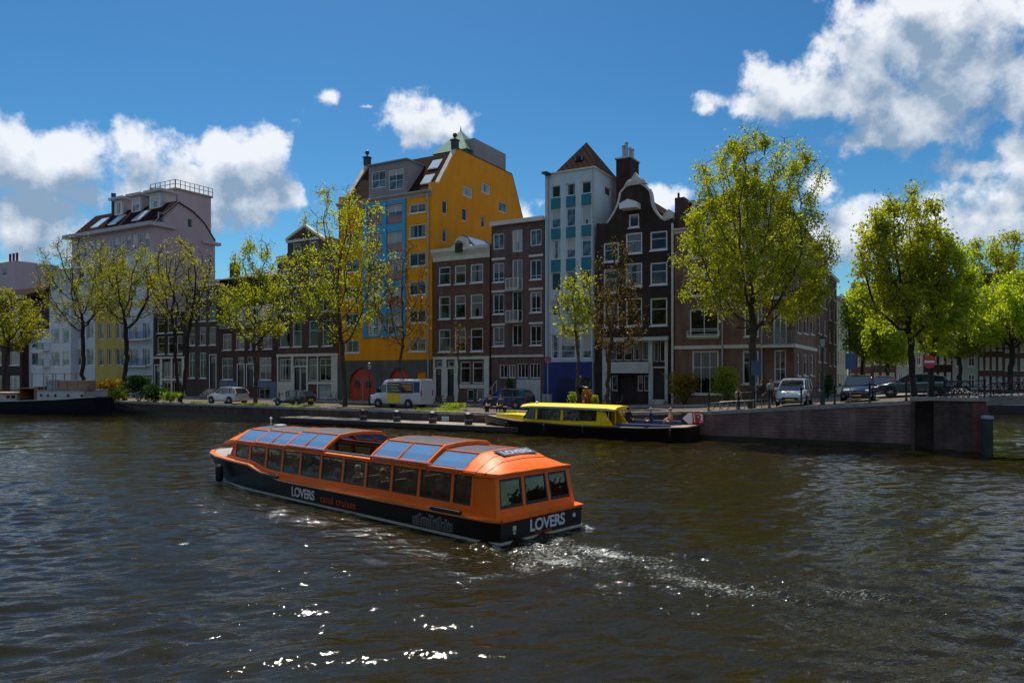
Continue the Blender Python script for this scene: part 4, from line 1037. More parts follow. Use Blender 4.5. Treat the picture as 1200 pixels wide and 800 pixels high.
for q in ((266,275),(290,299),(308,316)):
    x0, x1 = b.x(q[0]), b.x(q[1]); mb = MB(); mb.box(x0-.12,x1+.12,.6,3.4,H+.9,H+2.5); mb.box(x0-.2,x1+.2,.5,3.5,H+2.503,H+2.62); d_ = mb.build('dormer', CREAM, b.root)
    fo = window_obj(b, 'front', x0, x1, H+1.05, H+2.35, WHITE, GLASS, nx=2, rec=.52, sill=False); fo.parent = d_
b = Bld('rear_house', 'dark brick block rising behind the roof of the purple brown house', 252, 322, v=72, group=None, D=8)
H = b.z(325, 285); b.win([(262,268),(276,282),(292,298)], [(332,343)], 285, fw=.1); b.body(BR_DARK, H); b.roof(H, b.z(315,285), SLATE, 'x', y0=.1)
mb = MB(); mb.box(b.x(256),b.x(262),2,3,H,b.z(306,260)); mb.build('chimney', BR_PUR, b.root)

b = Bld('canal_house', 'grey brown brick canal house with three tall bays below the pink gable', 217.5, 257, D=11)
H = b.z(336, 237); cols = [(221,228.6),(233.5,241.5),(245,253)]
b.win(cols, [(341,351),(360,376.5),(383,404.5)], 237, split=.62, fw=.1); b.win([cols[0],cols[1]], [(413,443)], 237, nx=2, split=.7, fw=.1); b.door(246,253,416,458,249, BLACK)
b.body(brick('brick_grey_brown', (.07,.045,.036), (.10,.065,.05), (.09,.08,.07)), H); b.cornice(H, .7, .45, CREAM); b.roof(H+.6, b.z(322,237), TILE, 'x', y0=.2, y1=9)
st = MB()
for i in range(5): st.box(b.x(245), b.x(254), -1.5+i*.28, -.05, i*.18-.1, (i+1)*.18-.002)
st.build('steps', STONE, b.root)

b = Bld('canal_house', 'small dark brick canal house with white shopfront beside the yellow and white flats', 180.5, 217, D=11)
H = b.z(366, 198); b.win([(184,193),(196,205),(207,214)], [(371,390),(394,415)], 198, split=.6, fw=.1)
b.win([(191,200),(203,213)], [(424,442)], 198, nx=2, fw=.08, sill=False); b.door(181.8,187.5,428,462,184, BLACK); b.win([(191,200),(203,213)], [(447,462)], 198, nx=2, fw=.08, sill=False)
b.body(BR_DARK, H); mb = MB(); z0_ = b.z(420,198); mb.box(0,b.W,-.15,-.02,z0_,z0_+.25)
for q in ((188,190.5),(200.6,202.4),(213.6,216.8)): mb.box(b.x(q[0]),b.x(q[1]),-.09,-.006,.05,z0_-.003)
mb.box(b.x(190.6),b.x(213.4),-.07,-.006,b.z(446,198),b.z(443,198)); mb.build('shopfront', CREAM, b.root)
b.cornice(H, .5, .4, CREAM)

# tall pink block with roof terrace
b = Bld('pink_apartments', 'tall pale pink apartment block with three dormers and railed roof terrace', 84, 180, cat='apartment block', group=None, D=12, v=60)
PINK = stucco('pink_stucco', (.47,.38,.42), .05)
H = b.z(273, 130)
sp = [b.side(*p) for p in ((184,262),(207,241),(226,249),(239,263),(252,283),(257,285))]
D_ = b.side(252, 290)[0]; b.D = D_
spoly = [(0,-.5),(D_,-.5),(D_,b.side(251,283)[1]),b.side(239,262),b.side(226,249),b.side(209,238),(0,H+.2),(0,H)]
cols = [(90+i*7.2, 95.8+i*7.2) for i in range(12)]
b.win(cols, [(279,297)], 130, fw=.1, gm=GLASSP, sill=False)
rows = [(315,333),(347,365),(379,397),(409,428)]
b.win([(90,99),(102,110)], rows, 100, nx=2, fw=.1, gm=GLASSP, sill=False); b.win([(116,122),(126,131),(136,145)], rows, 130, nx=2, fw=.1, sill=False); b.win([(152,163),(168,176)], rows, 165, nx=2, fw=.12, gm=GLASSP, sill=False)
b.swin(186,192,249,261, fw=.08, sill=False); b.swin(220,226,256,267, fw=.08, sill=False)
b.body(PINK, H, spoly=spoly)
mb = MB(); z1, z0_ = b.z(345,130), -.3
mb2 = MB()
zs_ = sorted([z0_, z1]+[b.z(y,130) for r in rows[1:] for y in r]); x0, x1 = b.x(112.5), b.x(148)
xx = [x0, b.x(116)-.02, b.x(122)+.02, b.x(126)-.02, b.x(131)+.02, b.x(136)-.02, b.x(145)+.02, x1]
for a in range(0, 8, 2): mb2.box(xx[a], xx[a+1], -.08, -.004, z0_, z1)
for a in range(1, 7, 2):
    for q in range(0, len(zs_)-1, 2): mb2.box(xx[a], xx[a+1], -.078, -.004, zs_[q]+.02, zs_[q+1]-.02)
mb2.build('yellow_cladding', stucco('yellow_plaster', (.52,.40,.10), .12), b.root)
WB = stucco('white_blue_plaster', (.55,.62,.70), .08); mb2 = MB()
for (pa, pb, ww) in ((84.5,112,((90,99),(102,110))),(148.3,179.8,((152,163),(168,176)))):
    xx = [b.x(pa)]+[q for w_ in ww for q in (b.x(w_[0])-.02, b.x(w_[1])+.02)]+[b.x(pb)]; zt_ = b.z(302,130); zs2 = sorted([z0_, zt_]+[b.z(y, 100 if pa < 100 else 165) for r in rows for y in r])
    for a in range(0, len(xx), 2): mb2.box(xx[a], xx[a+1], -.07, -.004, z0_, zt_)
    for a in range(1, len(xx)-1, 2):
        for q in range(0, len(zs2)-1, 2): mb2.box(xx[a], xx[a+1], -.068, -.004, zs2[q]+.02, zs2[q+1]-.02)
mb2.build('white_cladding', WB, b.root)
for y in (397.5, 428.5): railing_balcony(b, b.x(150), b.x(178), b.z(y,165), .9, 1.0, plain('blue_railing', (.03,.08,.4), .4), WHITE)
mb = MB(); mb.box(-.9, b.W+.5, -.9, .3, H, H+.5); mb.box(b.W+.004, b.W+.5, .3, 3.0, H, H+.5); mb.build('cornice', stucco('cornice_lilac', (.46,.44,.47), .06), b.root)
# roof plane + skylights + dormers
rz, ry = spoly[5][1]+.06, spoly[5][0]
mb = MB(); mb.loft([[(-.3,.1,H+.52),(b.W-.3,.1,H+.52),(b.W-.3,.1,H+.2),(-.3,.1,H+.2)],[(-.3,ry,rz+.3),(b.W-.3,ry,rz+.3),(b.W-.3,ry,rz-.3),(-.3,ry,rz-.3)]]); mb.build('roof', tiles('maroon_tiles', (.012,.006,.008), (.06,.026,.026)), b.root)
kz = (rz-H-.5)/(ry-.1)
for q in (98, 118, 146):
    x = b.x(q); mb = MB(); y0_, y1_ = 1.0, 2.7; mb.loft([[(x,y0_,H+.55+kz*y0_),(x+1.9,y0_,H+.55+kz*y0_),(x+1.9,y0_,H+.7+kz*y0_),(x,y0_,H+.7+kz*y0_)],[(x,y1_,H+.55+kz*y1_),(x+1.9,y1_,H+.55+kz*y1_),(x+1.9,y1_,H+.7+kz*y1_),(x,y1_,H+.7+kz*y1_)]]); mb.build('skylight', plain('skylight_glass', (.45,.58,.68), .05, spec=1), b.root)
for q in ((110,121),(130,142),(151,166)):
    x0, x1 = b.x(q[0]), b.x(q[1]); z0_ = H+.5+kz*3.0; z1_ = z0_+2.3; mb = MB()
    mb.box(x0, x1, 3.0, ry+1.5, z0_-.5, z1_); mb.box(x0-.5, x1+.5, 2.4, ry+1.6, z1_+.003, z1_+.35); d_ = mb.build('dormer', stucco('cornice_lilac', (.46,.44,.47), .06), b.root)
    fo = window_obj(b, 'front', x0+.35, x1-.35, z0_+.1, z1_-.1, WHITE, GLASSP, nx=2, rec=2.93, sill=False); fo.parent = d_
mb = MB(); mb.tube((b.x(106),3.4,H+1),(b.x(106),3.4,b.z(229,106)+.6),.28,.28,12); mb.tube((b.x(106),3.4,b.z(229,106)+.6),(b.x(106),3.4,b.z(229,106)+1.0),.34,.34,12); mb.build('flue_pipe', plain('blue_black', (.02,.03,.06), .5), b.root)
vm = MB()
for a, c in zip(spoly[2:6], spoly[3:7]): vm.loft([[(b.W-.3,a[0],a[1]+.004),(b.W+.14,a[0],a[1]+.004),(b.W+.14,a[0],a[1]+.22),(b.W-.3,a[0],a[1]+.22)],[(b.W-.3,c[0],c[1]+.004),(b.W+.14,c[0],c[1]+.004),(b.W+.14,c[0],c[1]+.22),(b.W-.3,c[0],c[1]+.22)]])
vm.build('verge', plain('maroon_lead', (.02,.012,.016), .6), b.root)
# stair tower with terrace
q0, q1 = b.side(209,240), b.side(247.5,230)
tz = zpix(224, uv2xy(b.uR, b.v+4)[1])-b.z0; y0_, y1_ = q0[0]-.4, b.side(246,240)[0]
tz = b.side(209,223)[1]
SB_ = 3.6
def side_at(px, py, off):
    X0, Y0 = uv2xy(b.uR-off, b.v); t = tt(px); w = (t*Y0-X0)/(SU-t*CU); Y = Y0+w*CU; return (w, zpix(py, Y)-b.z0)
y0_, y1_ = side_at(208, 230, SB_)[0], side_at(247.3, 230, SB_)[0]; tz = side_at(208, 222.5, SB_)[1]; XR = b.W-SB_; XL = XR-5.0
mb = MB(); mb.box(XL, XR, y0_, y1_, H-2, tz); tw = mb.build('stair_tower', PINK, b.root)
mb = MB(); mb.box(XL-.8, XR+.2, y0_-.5, y1_+.2, tz+.003, tz+.25); mb.box(XL-.8,XL-.6,y0_-.5,y1_,tz+.25,tz+.95); 
mb.build('terrace_floor', plain('terrace_ochre', (.30,.26,.17), .7), tw)
mb = MB(); X_, Ya, Yb = XR+.15, y0_-.45, y1_+.15
for q in (.55, 1.1):
    mb.box(X_-.03,X_+.03,Ya,Yb,tz+.25+q,tz+.31+q); mb.box(XL-.7,X_-.03,Ya,Ya+.06,tz+.25+q,tz+.31+q)
for i in range(9): y = Ya+(Yb-Ya)*i/8; mb.box(X_-.035,X_+.035,y,y+.07,tz+.25,tz+1.4)
for i in range(6): x = XL-.7+5.7*i/5; mb.box(x,x+.07,Ya,Ya+.07,tz+.25,tz+1.4)
mb.build('railing', DARKM, tw)
mb = MB(); z_ = b.side(255,284)[1]; mb.box(b.W-.5, b.W+.35, b.side(236,300)[0], D_+.8, z_-.5, z_-.1); mb.build('eave', stucco('cornice_lilac', (.46,.44,.47), .06), b.root)

b = Bld('white_apartments', 'white modern apartment block with wide windows and green balconies at left', 26, 83, cat='apartment block', group=None, D=10, v=59)
H = b.z(318, 70); Hl = b.z(388, 40)
rows = [(325,342),(354,372),(385,403),(412,429)]
b.win([(60,70),(73,81)], rows, 70, nx=2, fw=.1, gm=GLASSP, sill=False); b.win([(36,51)], [(394,408),(413,428)], 44, nx=3, fw=.1, gm=GLASSP, sill=False); b.win([(29,34),(53,57)], [(440,456)], 44, nx=2, fw=.1, sill=False)
WP = stucco('white_plaster', (.60,.64,.68), .08)
xm = b.x(58)
b.body(WP, Hl, poly=[(0,-.5),(b.W,-.5),(b.W,H),(xm,H),(xm,Hl),(0,Hl)])
b.part('rear_wall', WP, (xm, b.W, .352, 9.9, Hl+.002, H)); b.part('roof_edge', ZINC, (xm-.1, b.W+.05, -.2, 9.9, H+.003, H+.25), (-.05, xm-.12, -.2, 9.9, Hl+.003, Hl+.25))
railing_balcony(b, b.x(50), b.x(59), b.z(429,54), 1.0, 1.0, plain('green_balcony', (.06,.2,.12), .5), WHITE); railing_balcony(b, b.x(50), b.x(59), b.z(410,54), 1.0, 1.0, plain('green_balcony', (.06,.2,.12), .5), WHITE)
b = Bld('canal_house', 'dark brick house with tiled roof at the far left edge', -40, 25.5, D=10)
H = b.z(352, 5); b.win([(-30,-18),(-12,2),(11,23)], [(360,375),(385,402),(412,428)], 5, nx=2, fw=.1); b.win([(11,23),(-12,2)], [(440,460)], 5, nx=2, fw=.1)
b.body(BR_DARK, H); b.cornice(H, .5, .4, CREAM); b.roof(H+.5, b.z(333,5), TILE, 'x', y0=.2, y1=9.5)
b = Bld('rear_house', 'pale lilac block with three dark flue pipes rising behind the far left roof', -40, 18, v=72, group=None, D=8)
H = b.z(308, 0); b.win([(-10,-4),(2,8)], [(315,324)], 0, fw=.1); b.body(PINK, H)
for q in (8, 12, 16): mb = MB(); mb.tube((b.x(q),.6,H-.2),(b.x(q),.6,H+1.6),.22,.22,8); mb.build('flue_pipe', BR_PUR, b.root)

# far row at the end of the side canal ------------------------------------------------------------
def farhouse(x0px, x1px, ytop, mat, label, gable=0, nc=3, nr=4, wm=WHITE, vf=117):
    b = Bld('distant_house', label, x0px, x1px, v=vf, group='houses at the end of the side canal', D=9, z0=1.3)
    H = b.z(ytop, (x0px+x1px)/2)
    for i in range(nc):
        a0, a1 = b.W*(i+.2)/nc, b.W*(i+.8)/nc
        for j in range(nr):
            z0_ = .7+(H-.8)/nr*j; z1_ = z0_+(H-.8)/nr*.66; b.hf.append((a0,a1,z0_,z1_)); window_obj(b, 'front', a0, a1, z0_, z1_, wm, GLASS, nx=2, split=.6, fw=.16, bar=.09)
    b.body(mat, H); b.cornice(H, .6, .4, CREAM); b.roof(H+.5, H+3.2, TILE, 'x' if not gable else 'y', y0=.3)
    return b
farhouse(994, 1022, 352, BR_RED, 'distant red brick house just right of the side street')
farhouse(1022.3, 1050, 345, BR_BRN, 'distant brown brick house behind the two bright street trees')
farhouse(1050.3, 1082, 350, stucco('far_cream', (.55,.52,.42), .1), 'distant cream plastered house behind the no entry sign')
farhouse(1082.3, 1116, 340, BR_DARK, 'distant dark brick house behind the bridge bicycles', nc=4)
farhouse(1116.3, 1146, 352, stucco('far_pale_green', (.45,.52,.48), .08), 'distant pale green grey plastered house', nc=2)
farhouse(1146.3, 1176, 343, BR_RED, 'distant red brick house with many white windows left of the right edge', nc=4, nr=5)
farhouse(1176.3, 1212, 347, brick('brick_far', (.16,.07,.05), (.2,.09,.07), (.16,.14,.12)), 'distant rusty brick house at the right edge of the photo', nc=4, nr=5)
farhouse(1212.3, 1262, 340, BR_BRN, 'distant brown brick house beyond the right edge', nc=4, nr=5)
# ------------------------------------------------------------------ trees
def mesh_np(name, V, F, mats, mi=None, smooth=False):
    me = bpy.data.meshes.new(name); k = F.shape[1]
    me.vertices.add(len(V)); me.vertices.foreach_set('co', np.ascontiguousarray(V, dtype='f4').ravel())
    me.loops.add(F.size); me.loops.foreach_set('vertex_index', F.ravel().astype('i4'))
    me.polygons.add(len(F)); me.polygons.foreach_set('loop_start', np.arange(0, F.size, k, dtype='i4')); me.polygons.foreach_set('loop_total', np.full(len(F), k, dtype='i4'))
    if smooth: me.polygons.foreach_set('use_smooth', [True]*len(F))
    me.update(calc_edges=True)
    for m in mats: me.materials.append(m)
    return me
BARK = plain('bark', (.055,.042,.03), .9, var=.4, scale=4, bump=.8)
BARKD = plain('dark_bark', (.022,.017,.013), .9, var=.4, scale=4, bump=.8)
LEAF_Y = leaf_mat('leaf_yellow_green', (.20,.25,.009), (.45,.48,.02), .64)
LEAF_L = leaf_mat('leaf_lime', (.24,.33,.012), (.46,.55,.022), .70)
LEAF_O = leaf_mat('leaf_olive', (.15,.165,.014), (.36,.36,.028), .6)
LEAF_G = leaf_mat('leaf_green', (.15,.24,.008), (.34,.42,.018), .6)
LEAF_B = leaf_mat('bud_brown', (.09,.065,.014), (.22,.15,.03), .4)
LEAF_D = leaf_mat('leaf_dark', (.015,.05,.008), (.07,.16,.015), .35)
LEAF_F = leaf_mat('blossom_yellow', (.28,.18,.012), (.60,.40,.03), .3)
def grow(rng, crown, base_h, H, trunk_lean, n_att, step=.45, infl=5.0, kill=.75, forks=1):
    """space colonisation: crown = list of ellipsoids (cx, cy, cz, rx, ry, rz)"""
    att = []
    vol = np.array([c[3]*c[4]*c[5] for c in crown]); vol = vol/vol.sum()
    for c, f in zip(crown, vol):
        n = max(20, int(n_att*f)); p = rng.normal(size=(n, 3)); p /= np.linalg.norm(p, axis=1)[:, None]
        p *= (rng.uniform(.12, 1, n)**(1/2.2))[:, None]; att.append(p*np.array(c[3:])+np.array(c[:3]))
    att = np.concatenate(att)
    nodes = []; par = []
    for k in range(forks):
        x, y, z = (0, 0, 0) if forks == 1 else (rng.normal(0,.12), rng.normal(0,.12), 0)
        n = max(2, int(base_h/step)); prev = -1 if k == 0 else 0
        for i in range(n+1):
            f = i/n; nodes.append((x+trunk_lean[0]*f+ (0 if forks == 1 else (k-.5*(forks-1))*.8*f)+.05*rng.normal(), y+trunk_lean[1]*f+.05*rng.normal(), base_h*f)); par.append(prev); prev = len(nodes)-1
    nodes = list(map(np.array, nodes)); N = np.array(nodes)
    near = np.zeros(len(att), int); nd = np.full(len(att), 1e9)
    start = 0; alive = np.ones(len(att), bool)
    for it in range(150):
        new = N[start:]
        if len(new) == 0: break
        d = np.linalg.norm(att[:, None, :]-new[None], axis=2); j = d.argmin(1); dm = d[np.arange(len(att)), j]
        up = dm < nd; near[up] = j[up]+start; nd[up] = dm[up]
        alive &= nd > kill
        lim = infl if it > 12 else 50
        sel = alive & (nd < lim)
        if not sel.any(): break
        start = len(N); add = {}
        dirs = att[sel]-N[near[sel]]; dirs /= np.linalg.norm(dirs, axis=1)[:, None]
        for q, v in zip(near[sel], dirs): add[q] = add.get(q, 0)+v
        cand = []
        for q, v in add.items():
            l = np.linalg.norm(v)
            if l < 1e-3: continue
            v = v/l+np.array([0,0,.12])+rng.normal(0,.14,3); v /= np.linalg.norm(v); cand.append((q, N[q]+v*step))
        if not cand: break
        N = np.concatenate([N, np.array([c[1] for c in cand])]); par += [c[0] for c in cand]
        if len(N) > 6500: break
    par = np.array(par)
    # pipe model radii
    n = len(N); cnt = np.zeros(n); ch = np.zeros(n, int)
    for i in range(n-1, 0, -1):
        if ch[i] == 0: cnt[i] = 1
        if par[i] >= 0: cnt[par[i]] += cnt[i]; ch[par[i]] += 1
    return N, par, np.maximum(cnt, 1), ch
_tn = [0]
def make_tree(name, loc, H, crown, base_h, r0, n_att, leafmat, nleaf, leafsize, label, bark=BARK, lean=(0,0), seed=1, group='trees along the quay', forks=1, spread=.35, step=.45, clump=1.0, twigs=True, kill=.75, infl=5.0):
    rng = np.random.default_rng(seed)
    N, par, cnt, ch = grow(rng, crown, base_h, H, lean, n_att, step=step, forks=forks, kill=kill, infl=infl)
    rad = r0*(cnt/cnt[0])**.46; rad = np.clip(rad, .012, r0); rad[0] = r0*1.25
    idx = np.where(par >= 0)[0]; A = N[par[idx]]; B = N[idx]; ra = rad[par[idx]]; rb = rad[idx]
    # a side branch starts thin
    ra = np.minimum(ra, rb*1.35)
    if twigs:                                            # short side twigs at the thin ends
        thin = np.where(cnt <= 3)[0]; k = 2
        ta = np.repeat(N[thin], k, 0); td = rng.normal(size=(len(ta), 3)); td[:, 2] += .35; td /= np.linalg.norm(td, axis=1)[:, None]
        tb = ta+td*rng.uniform(.25, .75, len(ta))[:, None]
        A = np.concatenate([A, ta]); B = np.concatenate([B, tb]); ra = np.concatenate([ra, np.full(len(ta), .014)]); rb = np.concatenate([rb, np.full(len(ta), .007)])
    n = 6; d = B-A; L = np.linalg.norm(d, axis=1); ok = L > 1e-5; A, B, ra, rb, d, L = A[ok], B[ok], ra[ok], rb[ok], d[ok], L[ok]
    d = d/L[:, None]; B = B+d*(rb*.3)[:, None]
    ref = np.where(np.abs(d[:, 2:3]) < .9, np.array([[0,0,1.]]), np.array([[1.,0,0]])); a = np.cross(d, ref); a /= np.linalg.norm(a, axis=1)[:, None]; b = np.cross(d, a)
    ang = np.arange(n)*2*math.pi/n; cs, sn = np.cos(ang), np.sin(ang)
    off = a[:, None]*cs[None, :, None]+b[:, None]*sn[None, :, None]
    V = np.concatenate([A[:, None]+off*ra[:, None, None], B[:, None]+off*rb[:, None, None]], 1).reshape(-1, 3)
    base = np.arange(len(A))[:, None]*2*n; i = np.arange(n)
    F = np.stack([base+i, base+(i+1) % n, base+n+(i+1) % n, base+n+i], 2).reshape(-1, 4)
    root = empty(name, loc, rng.uniform(0, 0), label, 'tree', group)
    inst(mesh_np('trunk', V, F, [bark], smooth=True), 'trunk', root)
    # leaves: clusters hanging on the twigs
    if nleaf:
        tips = np.where(cnt <= 4)[0]; w = rng.gamma(1.1/clump, 1, len(tips)); w /= w.sum()
        pick = tips[rng.choice(len(tips), nleaf, p=w)]
        c = N[pick]+rng.normal(0, spread, (nleaf, 3)); c[:, 2] -= .05
        s = leafsize*rng.uniform(.45, 1.5, nleaf)*.96
        u = rng.normal(size=(nleaf, 3)); u /= np.linalg.norm(u, axis=1)[:, None]; v = rng.normal(size=(nleaf, 3)); v -= (v*u).sum(1)[:, None]*u; v /= np.linalg.norm(v, axis=1)[:, None]
        w_ = np.cross(u, v)
        q = np.stack([c-u*s[:, None], c+v*(s*.62)[:, None]+w_*(s*.2)[:, None], c+u*s[:, None], c-v*(s*.62)[:, None]+w_*(s*.2)[:, None]], 1).reshape(-1, 3)
        F = np.arange(nleaf*4).reshape(-1, 4)
        inst(mesh_np('crown', q, F, [leafmat]), 'crown', root)
    return root
def tree(px, v, ytop, xl, xr, ybot, label, leafmat=LEAF_O, nleaf=6000, n_att=500, r0=.25, ls=.14, seed=1, bark=BARK, lobes=0, Y=None, z=None, depth=None, lean=None, name='street_tree', group='trees along the quay', forks=1, spread=.26, clump=1.0, step=.45, twigs=True, kill=.75, bf=.8, shape='round'):
    if Y is None: X, Y = at_v(px, v); z = zst(xy2uv(X, Y)[0])
    else: X = tt(px)*Y
    top = zpix(ytop, Y)-z; bot = zpix(ybot, Y)-z; rx = (xr-xl)/2/FP*Y; cx = ((xl+xr)/2-px)/FP*Y
    cz = (top+bot)/2; rz = (top-bot)/2; ry = (depth or rx*.85)
    rng = np.random.default_rng(seed+77)
    infl = 5.0
    if v == 0: step, kill, infl, spread, bf = .6, 1.05, 9.0, .42, .7
    crown = [(cx*.6, 0, cz, rx*.72, ry*.72, rz*.95), (cx, 0, bot+rz*.75, rx*.98, ry*.9, rz*.62)]
    if shape == 'cone': crown = [(cx*.5, 0, cz+rz*.30, rx*.74, ry*.72, rz*.60), (cx*.3, 0, cz, rx*.35, ry*.35, rz), (cx, 0, bot+rz*.62, rx*1.02, ry, rz*.55), (cx, 0, bot+rz*.98, rx*.90, ry*.9, rz*.5)]
    if shape == 'wide': crown = [(cx, 0, cz+rz*.1, rx*.98, ry*.95, rz*.85), (cx-rx*.45, .4, cz-rz*.1, rx*.5, ry*.5, rz*.6), (cx+rx*.45, -.4, cz, rx*.5, ry*.5, rz*.6)]
    for _ in range(lobes):
        a = rng.uniform(0, 6.28); h = rng.uniform(-.55, .65); k = math.sqrt(max(.1, 1-h*h))
        crown.append((cx+math.cos(a)*rx*.68*k, math.sin(a)*ry*.68*k, cz+h*rz*.85, rx*.32, ry*.32, rz*.22))
    return make_tree(name, (X, Y, z), top, crown, max(1.3, bot*bf), r0, n_att, leafmat, nleaf, ls, label, bark, lean=lean or (cx*.15, 0), seed=seed, group=group, forks=forks, spread=spread, clump=clump, step=step, twigs=twigs, kill=kill, infl=infl)
tree(4, 46.3, 335, -40, 60, 415, 'olive tree at the far left edge behind the houseboat', LEAF_O, 8775, 500, 0.207, 0.126, 11, lobes=4)
tree(97, 46.6, 268, 40, 152, 405, 'wide bare-topped tree rising behind the houseboat stern', LEAF_O, 8100, 900, 0.207, 0.084, 12, BARKD, 5, clump=1.8, shape='wide', bf=.62)
tree(146, 46.6, 280, 95, 205, 400, 'leafing tree above the yellow flowering shrubs', LEAF_O, 10125, 900, 0.222, 0.084, 13, BARKD, 6, shape='wide', bf=.6, clump=1.5)
tree(211, 46.9, 272, 165, 262, 405, 'dark spreading tree with mostly bare limbs in front of the pink gable', LEAF_O, 4590, 850, 0.222, 0.084, 14, BARKD, 5, clump=1.9, forks=2, shape='wide', bf=.45)
tree(300, 47, 262, 252, 345, 415, 'slim yellow green tree behind the silver car', LEAF_Y, 8500, 600, 0.178, 0.088, 15, lobes=7, clump=1.7, shape='cone', bf=.6)
tree(405, 48.4, 198, 322, 468, 412, 'big airy yellow green tree in front of the orange house', LEAF_Y, 13500, 1100, 0.207, 0.084, 16, lobes=10, clump=1.8, bf=.6)
tree(492, 49.5, 272, 425, 512, 425, 'nearly bare brownish tree leaning left over the white van', LEAF_B, 1500, 520, 0.118, 0.100, 17, lobes=4, lean=(-1.6, 0), clump=1.6)
tree(538, 48.6, 360, 522, 552, 425, 'thin bare sapling in front of the arched attic window house', LEAF_B, 160, 90, 0.067, 0.090, 18, spread=.2)
tree(677, 47.2, 298, 643, 704, 410, 'small tree with tufts of yellow leaves in front of the tower house', LEAF_Y, 2300, 330, 0.105, 0.095, 19, lobes=6, clump=2.4)
tree(711, 50.5, 262, 682, 765, 432, 'reddish brown nearly bare tree in front of the bell gable house', LEAF_B, 2600, 650, 0.163, 0.090, 20, bark=plain('reddish_bark', (.06,.038,.026), .9, var=.3, scale=4), lobes=4, clump=1.4)
tree(881, 46.2, 134, 790, 980, 398, 'tallest tree, a large yellow green lime in front of the corner apartments', LEAF_Y, 56700, 1700, 0.222, 0.071, 21, lobes=14, clump=1.15, kill=.65, shape='cone', spread=.22, bf=.85)
tree(1070, 47.0, 208, 1002, 1118, 428, 'left trunk of the pair of lime trees at the no entry sign', LEAF_Y, 22000, 1000, 0.163, 0.085, 22, BARKD, 9, clump=1.0, bf=.6, shape='wide')
tree(1090, 48.2, 250, 1050, 1150, 425, 'right trunk of the pair of lime trees at the no entry sign', LEAF_L, 20000, 900, 0.163, 0.085, 23, BARKD, 8, clump=1.0, bf=.6)
GS = 'trees along the side canal'
tree(1008, 0, 318, 984, 1038, 432, 'bright young tree down the side street, nearest the houses', LEAF_L, 11880, 380, 0.148, 0.126, 24, Y=74, z=1.7, group=GS, lobes=4)
tree(1042, 0, 345, 1014, 1072, 430, 'bright rounded tree down the side street, seen above the cars', LEAF_L, 12622, 380, 0.148, 0.126, 25, Y=70, z=1.8, group=GS, lobes=4)
tree(1163, 0, 258, 1118, 1232, 425, 'tall pale olive tree far beyond the bridge', LEAF_Y, 19305, 800, 0.296, 0.168, 26, Y=100, z=1.3, group=GS, lobes=7)
tree(1184, 0, 316, 1120, 1250, 418, 'bright green tree at the right edge beyond the bridge', LEAF_L, 25245, 800, 0.311, 0.160, 27, BARKD, Y=91, z=1.3, group=GS, lobes=8)
tree(1125, 0, 345, 1090, 1160, 425, 'mid green tree between the no entry sign and the pale green house', LEAF_G, 13365, 450, 0.222, 0.151, 28, BARKD, Y=96, z=1.3, group=GS, lobes=5)
# shrubs
def shrub(px, v, wpx, ytop, leafmat, n, label, seed, ls=.07, name='shrub', z=None, dep=.8):
    X, Y = at_v(px, v); z = zst(xy2uv(X, Y)[0])+(.12 if v > 54.5 else 0) if z is None else z
    H = zpix(ytop, Y)-z; rx = wpx/2/FP*Y; rng = np.random.default_rng(seed)
    root = empty(name, (X, Y, z), 0, label, 'shrub', 'shrubs and planting')
    mb = MB()
    cl = []
    for i in range(9):
        a = rng.uniform(0, 6.28); r = rng.uniform(.1, .75); p = (math.cos(a)*rx*r, math.sin(a)*rx*dep*r, H*rng.uniform(.4, .85)); cl.append(p); mb.tube((p[0]*.15,p[1]*.15,0), p, .03, .01, 5)
    mb.build('stem', BARK, root)
    cl = np.array(cl); pick = rng.integers(0, len(cl), n); c = cl[pick]+rng.normal(0, 1, (n, 3))*np.array([rx*.28, rx*.25, H*.18])
    c[:, 2] = np.clip(c[:, 2], .05, H*1.02); s = ls*rng.uniform(.6, 1.5, n)
    u = rng.normal(size=(n, 3)); u /= np.linalg.norm(u, axis=1)[:, None]; w = rng.normal(size=(n, 3)); w -= (w*u).sum(1)[:, None]*u; w /= np.linalg.norm(w, axis=1)[:, None]
    q = np.stack([c-u*s[:, None], c+w*(s*.6)[:, None], c+u*s[:, None], c-w*(s*.6)[:, None]], 1).reshape(-1, 3)
    inst(mesh_np('foliage', q, np.arange(n*4).reshape(-1, 4), [leafmat]), 'foliage', root); return root
shrub(125, 44.9, 40, 445, LEAF_F, 3200, 'yellow flowering shrub beside the houseboat stern', 1, .11)
shrub(100, 45.2, 26, 452, LEAF_G, 1500, 'green shrub left of the yellow flowering shrub', 2, .11)
shrub(137, 45.0, 26, 456, LEAF_G, 1600, 'low green shrub right of the yellow flowering shrub', 3, .11)
shrub(163, 45.1, 30, 441, LEAF_D, 2400, 'tall dark green shrub on the quay edge below the white flats', 4, .11)
shrub(182, 45.2, 28, 452, LEAF_D, 1800, 'dark bushy shrub between tall shrub and bare limbed tree', 5, .11)
shrub(200, 45.3, 22, 460, LEAF_G, 900, 'low scrub at the foot of the bare limbed tree', 6, .10)
shrub(802, 55.3, 34, 437, leaf_mat('leaf_golden', (.16,.12,.01), (.36,.26,.02), .4), 2600, 'golden shrub in front of the left end of the corner apartments', 7, .08)
shrub(852, 55.2, 36, 431, LEAF_G, 3200, 'rounded green shrub between the two ground floor bays of the corner block', 8, .08)
shrub(596, 56.5, 12, 446, LEAF_D, 900, 'dark green shrub on the steps of the balcony house', 9, .07)
shrub(688, 47.0, 14, 457, leaf_mat('leaf_rust', (.22,.09,.012), (.42,.2,.02), .4), 700, 'rust coloured small shrub at the foot of the small yellow tree', 10, .06)
